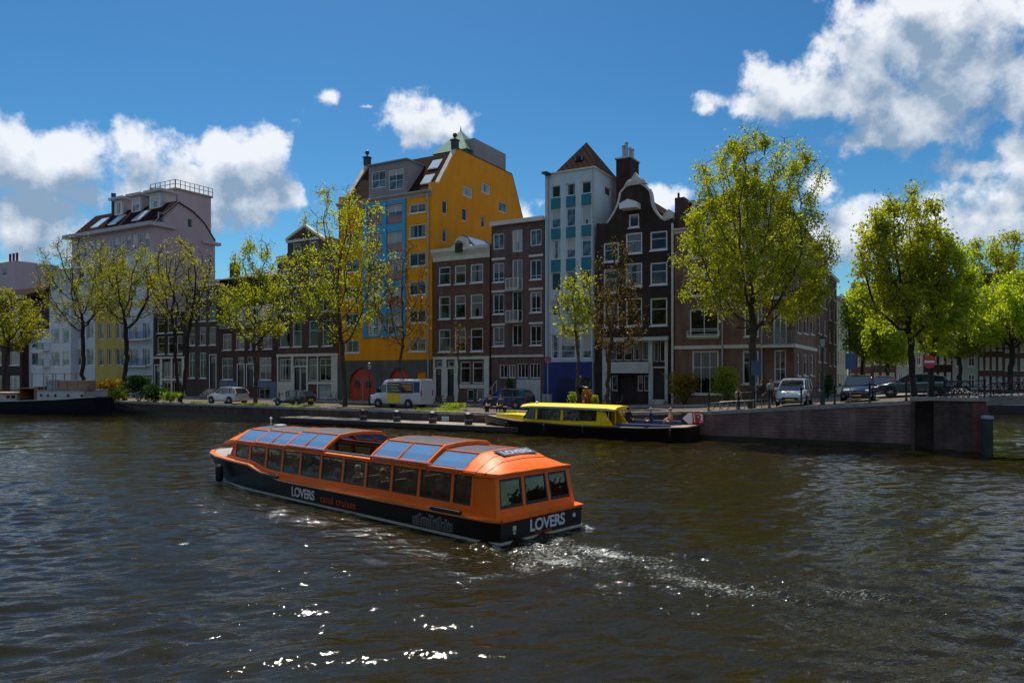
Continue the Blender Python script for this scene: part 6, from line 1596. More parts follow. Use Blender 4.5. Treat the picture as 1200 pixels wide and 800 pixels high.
# ------------------------------------------------------------------ the yellow salon boat
YEL = plain('boat_yellow', (.90,.64,.008), .45, var=.05, spec=.3)
a_ = Vector((10.8,41.2)); fdir = Vector((-.845,.535)).normalized(); pdir = Vector((fdir.y*-1, fdir.x))   # port side faces the camera
o_ = a_-pdir*1.5+fdir*.9
yb_ = empty('salon_boat', (o_.x, o_.y, 0), math.atan2(fdir.y, fdir.x), 'yellow cabined salon boat with black hull moored at the brick quay', 'boat')
Wy = [(0,.9),(.3,1.2),(1.2,1.45),(4,1.55),(9,1.52),(12,1.2),(13.6,.75),(14.6,.32),(15.1,.04)]; Ry = [(0,.90),(3,.78),(7,.76),(11,.88),(15.1,1.12)]
mb = MB(); rings = []
for s in (0,.15,.4,1,2,4,6,8,9.5,11,12,13,13.8,14.4,14.8,15.1):
    w, z = interp(Wy, s), interp(Ry, s); half = [(s-.35*smooth(12,15,s),w*.5,-.35),(s-.3*smooth(12,15,s),w*.9,0),(s,w,z-.16),(s,w+.05,z-.1),(s,w+.05,z-.02),(s,w-.06,z)]
    rings.append(half+[(p[0],-p[1],p[2]) for p in reversed(half)])
mb.loft(rings); mb.build('hull', HULL, yb_, smooth=35)
mb = MB(); mb.loft([[(s, -interp(Wy,s)+.1, interp(Ry,s)+.012),(s, interp(Wy,s)-.1, interp(Ry,s)+.012),(s, interp(Wy,s)-.1, interp(Ry,s)-.03),(s, -interp(Wy,s)+.1, interp(Ry,s)-.03)] for s in (.2,1,2.5,4,6,8,10,11,12,13,13.8,14.4,14.8)]); mb.build('deck', plain('teak_deck', (.32,.22,.13), .7), yb_)
cwid = lambda s: min(1.15, interp(Wy, s)-.28)
# cabin
def cab(s0, s1, z0_, z1_, tp=.08): return None
mb = MB(); zc0 = .8
c0, c1 = 5.6, 11.2
prof = [(c0,1.85),(c1-.1,1.85)]
# lower side walls with window openings between them
wins = [(5.75+.15,8.25),(8.5,10.2)]
for sg in (1, -1):
    def L(a, b_, za, zb_, o=.0):
        return [[(a, sg*(cwid(a)-.09*(za-zc0)), za),(b_, sg*(cwid(b_)-.09*(za-zc0)), za),(b_, sg*(cwid(b_)-.09*(za-zc0)-.05), za),(a, sg*(cwid(a)-.09*(za-zc0)-.05), za)],[(a, sg*(cwid(a)-.09*(zb_-zc0)), zb_),(b_, sg*(cwid(b_)-.09*(zb_-zc0)), zb_),(b_, sg*(cwid(b_)-.09*(zb_-zc0)-.05), zb_),(a, sg*(cwid(a)-.09*(zb_-zc0)-.05), zb_)]]
    mb.loft(L(c0, 11.6, zc0, 1.05)); mb.loft(L(c0, 5.9, 1.052, 1.74)); mb.loft(L(8.28, 8.45, 1.052, 1.74)); mb.loft(L(10.2, 10.35, 1.052, 1.74)); mb.loft(L(c0, 11.0, 1.742, 1.80))
mb.raw([(c0,1.1,zc0),(c0,1.02,1.8),(c0-.75,1.2,zc0),(c0-.2,1.02,1.8)], [(0,1,3,2)])
mb.build('cabin', YEL, yb_)
for sg in (1, -1):
    mb = MB()
    mb.loft([[(c0-.02, sg*1.16, .82),(c0-.85, sg*1.2, .82),(c0-.85, sg*1.16, .82),(c0-.02, sg*1.12, .82)],[(c0-.02, sg*1.06, 1.79),(c0-.05, sg*1.06, 1.79),(c0-.05, sg*1.02, 1.79),(c0-.02, sg*1.02, 1.79)]]); mb.build('cabin_fin', YEL, yb_)
for sg in (1, -1):
    for (a, c, nm) in ((5.9,8.28,0),(8.45,10.2,0),(10.35,11.3,1)):
        mb = MB(); y = lambda s, z: sg*(cwid(s)-.09*(z-zc0)-.02); cc = c-.45 if nm else c
        mb.loft([[(a,y(a,1.05),1.05),(c,y(c,1.05),1.05),(cc,y(cc,1.74),1.74),(a,y(a,1.74),1.74)],[(a,y(a,1.05)-sg*.01,1.05),(c,y(c,1.05)-sg*.01,1.05),(cc,y(cc,1.74)-sg*.01,1.74),(a,y(a,1.74)-sg*.01,1.74)]]); mb.build('window', clear_glass('salon_glass', (.25,.3,.28), .02, .35), yb_)
mb = MB(); mb.loft([[(11.35,-1.0,1.05),(11.35,1.0,1.05),(11.33,1.0,1.05),(11.33,-1.0,1.05)],[(10.9,-.95,1.75),(10.9,.95,1.75),(10.88,.95,1.75),(10.88,-.95,1.75)]]); mb.build('windscreen', clear_glass('salon_glass', (.25,.3,.28), .02, .35), yb_)
mb = MB(); rr = []
for s, z in ((4.6,1.84),(5.2,1.90),(8,1.93),(10.6,1.93),(11.5,1.86)):
    e = min(1.2, cwid(s)+.1); rr.append([(s,e,z-.02),(s,e*.7,z+.10),(s,0,z+.15),(s,-e*.7,z+.10),(s,-e,z-.02),(s,-e,z-.09),(s,e,z-.09)])
mb.loft(rr); mb.build('roof', YEL, yb_, smooth=30)
mb = MB(); mb.loft([[(s, sg_, z-.1),(s, sg_, z-.035)] for s, z, sg_ in ((4.6,1.84,1.23),(8,1.93,1.23),(10.6,1.93,1.14),(11.5,1.86,1.05))], cap=False, closed=False)
mb = MB()
for (s0,z0_,y0_),(s1,z1_,y1_) in zip(((4.6,1.84,1.215),(8,1.93,1.215),(10.6,1.93,1.13)),((8,1.93,1.215),(10.6,1.93,1.13),(11.5,1.86,1.03))): mb.loft([[(s0,y0_,z0_-.13),(s0,y0_+.03,z0_-.13),(s0,y0_+.03,z0_-.03),(s0,y0_,z0_-.03)],[(s1,y1_,z1_-.13),(s1,y1_+.03,z1_-.13),(s1,y1_+.03,z1_-.03),(s1,y1_,z1_-.03)]])
mb.build('roof_edge', plain('blue_white_edge', (.45,.52,.70), .4), yb_)
mb = MB()
for s in (4.65,5.1): mb.tube((s,1.05,.8),(s,1.05,1.8),.025,.025,6); mb.tube((s,-1.05,.8),(s,-1.05,1.8),.025,.025,6)
mb.build('roof_post', YEL, yb_)
mb = MB(); mb.loft([[(s,-w,interp(Ry,s)),(s,w,interp(Ry,s)),(s,w*.92,interp(Ry,s)+h),(s,-w*.92,interp(Ry,s)+h)] for s, w, h in ((11.3,.85,.38),(12.4,.72,.36),(13.3,.5,.26),(13.9,.35,.16))]); mb.build('fore_cabin', YEL, yb_, bevel=.03)
mb = MB(); mb.ball((10.5,.6,2.12),.10,8,6,(1,1,.8)); mb.build('roof_lamp', WHITE, yb_)
mb = MB(); mb.box(1.2,4.6,-1.15,-.8,.8,1.12); mb.box(1.2,4.6,.78,1.12,.8,.98); mb.build('cushion', plain('boat_cushion_blue', (.03,.06,.18), .8), yb_)
mb = MB(); mb.box(5.1,5.4,.9,1.3,.8,1.15); mb.build('locker', YEL, yb_)
mb = MB(); mb.tube((.25,0,.9),(.05,0,1.75),.02,.015,6); fl = mb.build('flag_pole', WHITE, yb_); 
mb = MB(); mb.m(0); mb.loft([[(.0,.0,1.1),(.0,.012,1.1),(.02,.012,1.6),(.02,0,1.6)],[(-.30,.05,1.0),(-.30,.062,1.0),(-.28,.062,1.35),(-.28,.05,1.35)]]); mb.build('flag', plain('flag_red', (.5,.02,.03), .7), yb_)
mb = MB(); 
for s in (1.0,6.6,9.4,12.6): y = interp(Wy,s)+.10; mb.lathe([(.02,0),(.07,.03),(.08,.25),(.07,.45),(.02,.48)], (s,y,.3), 8)
mb.build('fender', RUBBER, yb_)
text('Jantje', .30, plain('name_grey', (.35,.36,.34), .5), yb_, (13.35, 1.02, .55), (R(86),0,R(180-16))) if 0 else None
mb = MB()                      # faded painted scroll on the bow
rng = random.Random(2)
for i in range(10): s = 13.6-i*.13; w_ = interp(Wy, s)+.006; mb.tube((s,w_-.03+.04,.62+.05*math.sin(i*1.9)),(s-.13,interp(Wy,s-.13)+.016,.62+.05*math.sin((i+1)*1.9)),.014,.014,4)
mb.build('bow_scroll', plain('scroll_grey', (.30,.31,.28), .6), yb_)
def onboat(s, y): p = o_+fdir*s+pdir*y; return (p.x, p.y)
ya = math.atan2(fdir.y, fdir.x)
person(onboat(4.05,.55)+(.78,), ya+2.6, 'stand', (.015,.02,.03), (.02,.02,.025), (.02,.015,.012), 'person in a dark coat standing behind the cabin of the yellow boat', 'people on the yellow boat', .62) if 0 else None
person(onboat(4.1,.4)+(.64,), ya-1.9, 'sit', (.012,.02,.03), (.015,.015,.02), (.02,.015,.012), 'person in a black coat sitting just behind the yellow cabin', 'people on the yellow boat')
person(onboat(2.6,.3)+(.62,), ya+.0, 'sit', (.02,.03,.10), (.03,.03,.05), (.30,.30,.30), 'grey haired person in a navy jumper seated mid aft on the yellow boat', 'people on the yellow boat')
person(onboat(1.55,-.2)+(.62,), ya+.6, 'sit', (.50,.22,.10), (.12,.10,.09), (.40,.25,.10), 'blond person in an orange top seated at the stern of the yellow boat', 'people on the yellow boat')

# ------------------------------------------------------------------ floating dock
dk = empty('floating_dock', uv2xy(-46.3, 41.9)+(0,), -TH, 'long low floating jetty with pale plank deck below the quay wall', 'jetty')
DL = 22.5
mb = MB(); mb.box(0, DL, 0, 2.3, -.4, .38); mb.build('float', plain('dock_black', (.014,.014,.015), .7), dk)
mb = MB(); mb.box(-.02, DL+.02, -.04, 2.3, .383, .45); mb.build('deck', ground_mat('dock_planks', (.34,.29,.24), (.42,.37,.31), 3.0, .16, (.12,.10,.09)), dk)
mb = MB(); mb.box(-.05, DL+.05, -.12, -.045, .12, .42); mb.build('fender_beam', plain('tarred_wood', (.03,.027,.025), .8), dk)
for px, lab in ((426,'leftmost of the four mooring posts on the jetty'),(465,'second mooring post from the left, below the white van'),(507,'third mooring post from the left, beside the small white wall sign'),(549,'rightmost mooring post, next to the yellow boat bow')):
    X, Y = at_v(px, 42.6); mb = MB(); mb.lathe([(.28,0),(.28,.62),(.33,.64),(.33,.74),(.26,.80),(.1,.86)], n=14); o = mb.build('mooring_post', plain('bollard_black', (.02,.022,.025), .5), loc=(X, Y, .45), smooth=40); tag(o, lab, 'bollard', 'mooring posts on the jetty')
    mb = MB(); mb.lathe([(.285,.3),(.29,.3),(.29,.36),(.285,.36)], n=14); mb.build('band', plain('band_grey', (.3,.3,.3), .5), o)
def facing(px, v, z, rz=None): X, Y = at_v(px, v); return (X, Y, z)
# small white panel on the wall, navigation signs beside the yellow boat
o = empty('wall_sign', facing(522, V_EDGE-.06, .62), -TH, 'small white notice panel on the quay wall above the jetty', 'sign')
mb = MB(); mb.box(-.32,.32,-.03,0,-.25,.22); mb.build('board', plain('notice_pale', (.45,.55,.62), .5), o); mb = MB()
for j in range(3): mb.box(-.24,.24,-.036,-.031,-.15+j*.12,-.11+j*.12)
mb.build('print_line', plain('print_grey', (.16,.2,.25), .6), o)
def navsign(px, py, w, label, kind):
    v = V_EDGE-.35-.12; X, Y = at_v(px, v); z = zpix(py, Y); o = empty('mooring_sign', (X, Y, z), -TH, label, 'sign', 'signs on the quay wall')
    mb = MB(); mb.box(-w/2,w/2,0,.03,-w/2,w/2); mb.build('board', plain('sign_black' if kind == 'arrow' else 'sign_red', (.02,.02,.02) if kind == 'arrow' else (.55,.03,.04), .5), o)
    mb = MB(); h = w/2
    if kind == 'arrow': mb.prism([(-h*.85,0),(h*.25,h*.98),(h*.98,h*.98),(h*.98,-h*.98),(h*.25,-h*.98)], lambda x, z: (x,-.006,z), lambda x, z: (x,-.001,z)); mb.build('arrow', WHITE, o)
    else:
        mb.box(-h*.78,h*.78,-.006,-.001,-h*.78,h*.78); mb.build('field', WHITE, o); text('P', w*.95, BLACK, o, (-w*.27,-.009,-w*.33), (R(90),0,0), bold=.012)
        mb = MB(); mb.prism([(-h*.8,h*.66),(-h*.66,h*.8),(h*.8,-h*.66),(h*.66,-h*.8)], lambda x, z: (x,-.016,z), lambda x, z: (x,-.012,z)); mb.build('slash', plain('sign_red', (.55,.03,.04), .5), o)
    mb = MB(); mb.tube((0,.05,-1.2),(0,.05,h),.03,.03,6); mb.build('post', DARKM, o)
navsign(805, 490, .68, 'black and white arrow board at the quay end of the yellow boat', 'arrow')
navsign(818.5, 490, .66, 'red edged no mooring P board beside the arrow board', 'p')
navsign(753.5, 487.5, .6, 'small pale board behind the seated people on the yellow boat', 'arrow') if 0 else None

# ------------------------------------------------------------------ houseboat at the left
HR = R(-15); Lh = 26.0; Rp = (tt(112)*70.5, 70.5)
hx, hy = Rp[0]-Lh*math.cos(HR)-1.9*math.sin(HR), Rp[1]-Lh*math.sin(HR)+1.9*math.cos(HR)
hb = empty('houseboat', (hx, hy, 0), HR, 'dark blue converted barge with white deckhouse and portholes moored at left', 'houseboat')
Wh = [(0,1.9),(Lh-5,1.95),(Lh-2,1.7),(Lh-.7,1.1),(Lh,.15)]; Rh = [(0,1.30),(Lh*.6,1.25),(Lh-6,1.45),(Lh,1.75)]
mb = MB(); rings = []
for s in (0,6,10,Lh-12,Lh-8,Lh-5,Lh-3.5,Lh-2,Lh-1.2,Lh-.7,Lh-.3,Lh):
    w, z = interp(Wh, s), interp(Rh, s); half = [(s,w*.8,-.4),(s,w*.97,.05),(s,w,z-.25),(s,w+.06,z-.2),(s,w+.06,z-.08),(s,w-.05,z)]; rings.append(half+[(p[0],-p[1],p[2]) for p in reversed(half)])
mb.loft(rings); mb.build('hull', plain('barge_blue_black', (.007,.009,.016), .7, spec=.2), hb, smooth=35)
mb = MB(); mb.loft([[(s, -(interp(Wh,s)+.068), interp(Rh,s)-.04),(s, -(interp(Wh,s)+.062), interp(Rh,s)-.04),(s, -(interp(Wh,s)+.062), interp(Rh,s)+.02),(s, -(interp(Wh,s)+.068), interp(Rh,s)+.02)] for s in (0,6,10,Lh-12,Lh-8,Lh-5,Lh-3.5,Lh-2,Lh-1.2,Lh-.7)]); mb.build('sheer_stripe', plain('stripe_white', (.6,.6,.6), .5), hb)
hu = lambda px: Lh-(Rp[0]-tt(px)*Rp[1])/(.966+.259*tt(px))
x0, x1 = hu(39), hu(94)
mb = MB(); mb.box(x0, x1, -1.5, 1.5, 1.2, 2.35); mb.build('deckhouse', plain('deckhouse_white', (.50,.52,.56), .5), hb, bevel=.05)
mb = MB(); mb.box(x0-.08, x1+.08, -1.58, 1.58, 2.352, 2.42); mb.build('deckhouse_roof', plain('deckroof', (.3,.28,.25), .6), hb)
for px in (44,52,61,76,92):
    mb = MB(); mb.lathe([(.17,-1.53),(.17,-1.505)], (hu(px),0,1.85), 14, 'y'); p_ = mb.build('porthole', plain('brass', (.3,.25,.12), .35, .8), hb); mb = MB(); mb.lathe([(.125,-1.54),(.125,-1.532)], (hu(px),0,1.85), 14, 'y'); mb.build('pane', GLASS, p_)
WOOD = plain('varnished_wood', (.24,.11,.05), .5, var=.25, scale=5); PW = plain('pale_wood', (.36,.23,.14), .7, var=.25)
mb = MB(); a, c = hu(15), hu(37); mb.box(a, a+.12, -1.2, 1.2, 1.2, 2.5); mb.box(c-.5, c, -1.2, 1.2, 1.2, 2.7); mb.box(a, c, .9, 1.2, 1.2, 2.3); mb.box(a-.1, (a+c)/2+.6, -1.3, 1.3, 2.5, 2.58); mb.build('wheelhouse', WOOD, hb)
mb = MB(); mb.box(hu(-30), hu(14), -1.4, 1.4, 1.2, 2.0); mb.build('fore_house', plain('deckhouse_cream', (.42,.40,.32), .5), hb, bevel=.05)
mb = MB(); mb.box(hu(-30)-.1, hu(15), -1.5, 1.5, 2.003, 2.1); mb.build('fore_roof', PW, hb)
for px in (2,8): mb = MB(); mb.box(hu(px), hu(px)+.5, -1.42, -1.405, 1.5, 1.85); mb.build('window', GLASS, hb)
for k, (a, c, mt) in enumerate(((48,54,'g'),(54.5,60.5,'g'),(61.5,72,'w'),(72.6,84,'w'),(84.6,96,'w'))):
    mb = MB(); mb.box(hu(a), hu(c), -1.2, -.2, 2.43, 3.35 if mt == 'w' else 3.4)
    for i in range(3): mb.box(hu(a)+.02, hu(c)-.02, -1.23, -1.2, 2.5+i*.3, 2.5+i*.3+.24)
    o = mb.build('deck_crate', PW if mt == 'w' else plain('crate_grey', (.32,.36,.38), .6), loc=(hx, hy, 0), rz=HR)
    tag(o, ['grey deck box at the left end of the houseboat roof','second grey deck box on the houseboat roof','left pale wooden deck box on the houseboat roof','middle pale wooden deck box on the houseboat roof','right pale wooden deck box nearest the shrubs'][k], 'deck box', 'boxes on the houseboat roof')
mb = MB(); mb.box(hu(28), hu(60), -1.3, 1.3, 4.0, 4.06)
for px in (30, 44, 58): mb.box(hu(px), hu(px)+.06, -1.25, -1.19, 2.42, 4.0); mb.box(hu(px), hu(px)+.06, 1.19, 1.25, 2.42, 4.0)
mb.build('canopy', PW, hb)
mb = MB()
p0 = Vector((Lh-.6, .3, 1.5)); p1 = Vector((Lh+9, 2.0, 1.1))
mb.path([p0.lerp(p1, i/10)-Vector((0,0,.9*math.sin(math.pi*i/10))) for i in range(11)], .018, 5); mb.build('mooring_rope', plain('rope', (.16,.15,.13), .9), hb)

# moored boats seen under the bridge
for k, (px, yy, Yd, col, lab) in enumerate(((1184,485,72,(.55,.53,.50),'pale barge moored beyond the bridge'),(1222,485,78,(.25,.06,.05),'red hulled barge moored beyond the bridge at the right edge'),(1128,470,88,(.10,.12,.14),'dark barge moored beyond the bridge corner'))):
    X = tt(px)*Yd; o = empty('moored_barge', (X, Yd, 0), R(-12), lab, 'boat', 'barges beyond the bridge')
    mb = MB(); mb.loft([[(s,-w*.9,-.3),(s,w*.9,-.3),(s,w,h),(s,-w,h)] for s, w, h in ((-4.5,.2,1.2),(-3.8,1.0,1.05),(-2,1.4,.95),(3,1.4,.9),(4.2,1.1,1.0),(4.6,.5,1.05))]); mb.build('hull', plain('barge_hull_%d' % k, (.03,.03,.035), .5), o)
    mb = MB(); mb.box(-2.4,3.0,-1.0,1.0,.9,1.7); h_ = mb.build('cabin', plain('barge_cabin_%d' % k, col, .5), o, bevel=.05)
    for i in range(4): mb = MB(); mb.box(-2.0+i*1.25,-1.3+i*1.25,-1.02,-1.004,1.1,1.5); mb.build('window', GLASS, o)
# ------------------------------------------------------------------ vehicles
CARG = clear_glass('car_glass', (.10,.12,.12), .35, .5)
TYRE = plain('tyre', (.012,.012,.013), .8); RIM = plain('alloy_rim', (.45,.46,.47), .3, .8)
LAMP = plain('headlamp_glass', (.65,.68,.70), .1, spec=1); TAILR = plain('tail_lamp_red', (.45,.02,.015), .25)
def carpaint(name, c): return plain('paint_'+name, c, .25, .15, var=.03, coat=1.0)
def wheel(root, x, y, r, w=.2):
    s = 1 if y > 0 else -1
    mb = MB(); mb.lathe([(r*.62,-w/2),(r*.95,-w/2),(r,-w/2+.03),(r,w/2-.03),(r*.95,w/2),(r*.62,w/2)], (0,0,0), 20, 'y'); t = mb.build('wheel', TYRE, root, loc=(x,y,r), smooth=40)
    mb = MB(); mb.lathe([(.05,0),(r*.2,.02),(r*.2,.03)], (0,s*(w/2-.02),0), 12, 'y'); mb.lathe([(r*.60,0),(r*.66,.012),(r*.66,.02)], (0,s*(w/2-.03),0), 20, 'y')
    for k in range(5):
        a = 2*math.pi*k/5; mb.tube((0,s*(w/2-.015),0),(r*.6*math.cos(a),s*(w/2-.02),r*.6*math.sin(a)),.035,.03,6)
    mb.build('rim', RIM, t)
def car(name, cat, label, loc, rz, paint, L=4.4, Wd=1.8, H=1.6, kind='suv', group='parked cars'):
    root = empty(name, loc, rz, label, cat, group); h = Wd/2
    if kind == 'suv': belt = [(-.50,.80,.70),(-.485,1.0,.86),(-.40,1.02,.96),(-.1,.98,1),(.18,.97,1),(.30,.95,.97),(.42,.86,.92),(.485,.72,.80),(.50,.55,.66)]; rf = [(-.485,1.02,.80,.82),(-.40,1.48,.72,.74),(-.30,1.57,.70,.72),(-.05,1.60,.70,.72),(.05,1.57,.68,.72),(.24,1.02,.74,.80)]; wr = .34
    elif kind == 'hatch': belt = [(-.50,.70,.72),(-.485,.92,.88),(-.38,.95,.97),(0,.90,1),(.2,.88,1),(.30,.86,.97),(.42,.76,.92),(.485,.62,.80),(.50,.48,.66)]; rf = [(-.48,.94,.78,.82),(-.38,1.32,.70,.74),(-.22,1.42,.68,.72),(0,1.44,.68,.72),(.06,1.40,.66,.72),(.25,.90,.74,.80)]; wr = .30
    else: belt = [(-.50,.9,.8),(-.49,1.0,.92),(-.3,1.02,1),(0,1.02,1),(.25,1.0,1),(.36,.98,.97),(.44,.90,.92),(.49,.70,.82),(.50,.5,.7)]; rf = [(-.495,1.02,.88,.9),(-.46,1.60,.80,.84),(-.2,1.66,.78,.82),(.05,1.64,.76,.80),(.15,1.56,.74,.80),(.40,.96,.80,.86)]; wr = .33
    k = H/max(q[1] for q in rf)
    mb = MB(); rings = []
    for (x, zb, w) in belt:
        w *= h; X = x*L; z0 = .24 if abs(x) < .45 else .34; half = [(X,w*.90,z0),(X,w,z0+.12),(X,w,zb*k*.72),(X,w*.97,zb*k*.93),(X,w*.88,zb*k)]; rings.append(half+[(p[0],-p[1],p[2]) for p in reversed(half)])
    mb.loft(rings); mb.build('body', paint, root, smooth=35, bevel=.0)
    gl = []
    for (x, z, w1, w0) in rf: gl.append((x*L, z*k, w1*h, w0*h))
    zb = lambda X: interp([(q[0]*L, q[1]*k) for q in belt], X)-.02
    mb = MB(); mb.loft([[(X, max(w0,w1)*1.04, zb(X)),(X, w1*.97, z-.03 if z-.03 > zb(X) else zb(X)+.002),(X, -w1*.97, z-.03 if z-.03 > zb(X) else zb(X)+.002),(X, -max(w0,w1)*1.04, zb(X))] for X, z, w1, w0 in gl]); mb.build('window', CARG if 0 else plain('car_window', (.015,.02,.024), .05, spec=1), root, smooth=30)
    mb = MB(); mb.loft([[(X, w1*1.0, z-.045),(X, w1*.96, z-.01),(X, w1*.6, z+.012),(X, -w1*.6, z+.012),(X, -w1*.96, z-.01),(X, -w1*1.0, z-.045)] for X, z, w1, w0 in gl[1:-1]]); mb.build('roof', paint, root, smooth=30)
    for sg in (1, -1):
        for i, j in ((0,1),(-1,-2)):
            a, c = gl[i], gl[j]; mb = MB(); mb.tube((a[0], sg*a[3]*1.03, zb(a[0])+.01), (c[0], sg*c[2]*.98, c[1]-.03), .045, .04, 6); mb.build('pillar', paint, root)
        for fx in (.02,-.22): X = fx*L; zt = interp([(q[0], q[1]) for q in gl], X); wt = interp([(q[0], q[2]) for q in gl], X); mb = MB(); mb.tube((X, sg*h*.86, zb(X)), (X, sg*wt*.99, zt-.03), .035, .03, 6); mb.build('pillar', paint, root)
    wb = .295*L
    for x in (wb, -wb):
        for sg in (1, -1):
            mb = MB(); mb.lathe([(wr+.07,0),(wr+.07,.02)], (x, sg*(h*.985) if sg > 0 else -h*.985-.02, wr), 20, 'y'); mb.build('wheel_arch', BLACK, root); wheel(root, x, sg*(h-.075), wr)
    for sg in (1, -1):
        zf = .62*k if kind != 'hatch' else .55
        mb = MB(); mb.ball((L*.472, sg*h*.66, zf+.06), .14, 10, 7, (.75,1.15,.6)); mb.build('headlight', LAMP, root)
        mb = MB(); mb.ball((-L*.484, sg*h*.74, .86*k), .13, 8, 6, (.5,.8,1.2)); mb.build('tail_lamp', TAILR, root)
        mb = MB(); mb.ball((L*.19, sg*(h+.09), 1.0*k), .11, 8, 6, (.6,.9,.8)); mb.build('mirror', paint, root)
        for X in (.03*L, -.2*L): mb = MB(); mb.box(X-.09, X+.09, sg*h*.995-.012, sg*h*.995+.012, .80*k, .83*k); mb.build('door_handle', paint, root)
    mb = MB(); mb.box(L*.485, L*.507, -h*.5, h*.5, .40, .56); mb.build('grille', BLACK, root)
    mb = MB(); mb.box(L*.505, L*.515, -.26, .26, .36, .46); mb.build('number_plate', plain('plate_yellow', (.7,.5,.05), .5), root)
    mb = MB(); mb.box(-L*.515, -L*.500, -.26, .26, .50, .60); mb.build('number_plate', plain('plate_yellow', (.7,.5,.05), .5), root)
    return root
def cpos(px, v): X, Y = at_v(px, v); return (X, Y, zst(xy2uv(X, Y)[0])+.004)
LEFT = math.pi-TH
car('parked_car', 'car', 'silver compact car parked on the quay behind the slim tree', cpos(267, 46.5), LEFT, carpaint('silver', (.50,.52,.55)), 4.3, 1.78, 1.62, 'suv')
car('parked_car', 'car', 'small dark low car parked right of the silver one', cpos(345, 46.6), LEFT, carpaint('charcoal', (.03,.033,.04)), 4.0, 1.7, 1.38, 'hatch')
car('parked_car', 'car', 'dark blue car parked in front of the balcony house', cpos(594, 51.3), LEFT, carpaint('dark_blue', (.008,.028,.10)), 4.55, 1.85, 1.66, 'suv')
car('parked_car', 'car', 'pale silver people carrier facing the canal beside the tall lime tree', cpos(931, 48.6), math.pi*1.5-.62+.12, carpaint('pale_silver', (.50,.56,.62)), 4.2, 1.78, 1.70, 'mpv')
car('parked_car', 'car', 'dark blue estate car facing the canal near the blue parking sign', cpos(1006, 50.2), math.pi*1.5-.50, carpaint('night_blue', (.010,.022,.05)), 4.3, 1.8, 1.62, 'suv')
car('parked_car', 'car', 'teal grey car parked behind the trunks of the paired lime trees', cpos(1070, 54.0), LEFT, carpaint('teal_grey', (.03,.08,.10)), 4.3, 1.75, 1.5, 'hatch')
car('parked_car', 'car', 'small maroon car further down the side street', cpos(1036, 62), math.pi*1.5-.55, carpaint('maroon', (.12,.02,.02)), 4.0, 1.7, 1.5, 'hatch')
# van
vn = empty('parked_van', cpos(470, 48.9), LEFT, 'white high roofed van with yellow panel and blue stripes before the red arched doors', 'van', 'parked cars')
VW = carpaint('white', (.62,.66,.72)); L, h = 5.5, .98
st = [(-.5,2.35,.93),(-.49,2.40,.97),(-.1,2.42,.97),(.12,2.40,.97),(.20,2.30,.96),(.28,1.85,.95),(.36,1.28,.94),(.46,1.05,.90),(.495,.85,.82),(.5,.5,.75)]
mb = MB(); mb.loft([(lambda X, z, w: [(X,w*.94,.32),(X,w,.45),(X,w,min(1.2,z*.8)),(X,w*(.93 if z > 1.5 else .97),z*.95),(X,w*.82,z),(X,-w*.82,z),(X,-w*(.93 if z > 1.5 else .97),z*.95),(X,-w,min(1.2,z*.8)),(X,-w,.45),(X,-w*.94,.32)])(x*L, z, w*h) for x, z, w in st]); mb.build('body', VW, vn, smooth=35)
NV = plain('livery_navy', (.012,.03,.10), .3, coat=.6); YV = plain('livery_yellow', (.80,.55,.01), .35, coat=.4)
GLS = plain('car_window', (.015,.02,.024), .05, spec=1)
def vside(x0, x1, z0, z1, mat, name, off=.004, taper=True):
    for sg in (1, -1):
        mb = MB(); y = lambda z: h*.97*(1-(max(0, z-1.2)/1.2)*.055)+off
        q = [(x0, z0), (x1[0] if isinstance(x1, tuple) else x1, z0), (x1[1] if isinstance(x1, tuple) else x1, z1), (x0, z1)]
        mb.loft([[(a, sg*y(b_), b_) for a, b_ in q], [(a, sg*(y(b_)+.006), b_) for a, b_ in q]]); mb.build(name, mat, vn)
vside(-.7, .75, .42, 1.22, YV, 'yellow_panel'); vside(-.7, .75, 1.23, 2.15, NV, 'dark_panel'); vside(-2.0, -.72, 1.23, 2.02, GLS, 'rear_window', .004)
vside(.85, (1.78, 1.32), 1.28, 1.95, GLS, 'window'); vside(-2.7, -2.05, 1.3, 2.1, NV, 'blue_stripe'); vside(-2.7, -.72, 2.08, 2.2, plain('livery_blue', (.03,.10,.30), .3), 'roof_stripe')
for sg in (1, -1):
    mb = MB()
    for j, (a, c) in enumerate(((-.55,.5),(-.4,.35),(-.55,.2))): z = 1.95-j*.24; mb.box(a, c, sg*.955-.006+(0 if sg < 0 else .0), sg*.955+.006, z-.03, z+.03)
    for j in range(3): z = 1.85-j*.16; mb.box(-1.9, -.85-j*.2, sg*.952-.01, sg*.952+.01, z-.03, z+.03)
    mb.build('livery_bars', YV, vn)
mb = MB(); mb.loft([[(L*.205,y*.80,2.22),(L*.205,-y*.80,2.22),(L*.35,-y*.86,1.36),(L*.35,y*.86,1.36)] for y in (h*.97,)]+[[(L*.205+.02,y*.80,2.24),(L*.205+.02,-y*.80,2.24),(L*.35+.02,-y*.86,1.38),(L*.35+.02,y*.86,1.38)] for y in (h*.97,)]); mb.build('windscreen', GLS, vn)
for x in (1.72,-1.55):
    for sg in (1, -1): mb = MB(); mb.lathe([(.42,0),(.42,.02)], (x, sg*.965 if sg > 0 else -.985, .35), 20, 'y'); mb.build('wheel_arch', BLACK, vn); wheel(vn, x, sg*.90, .35, .22)
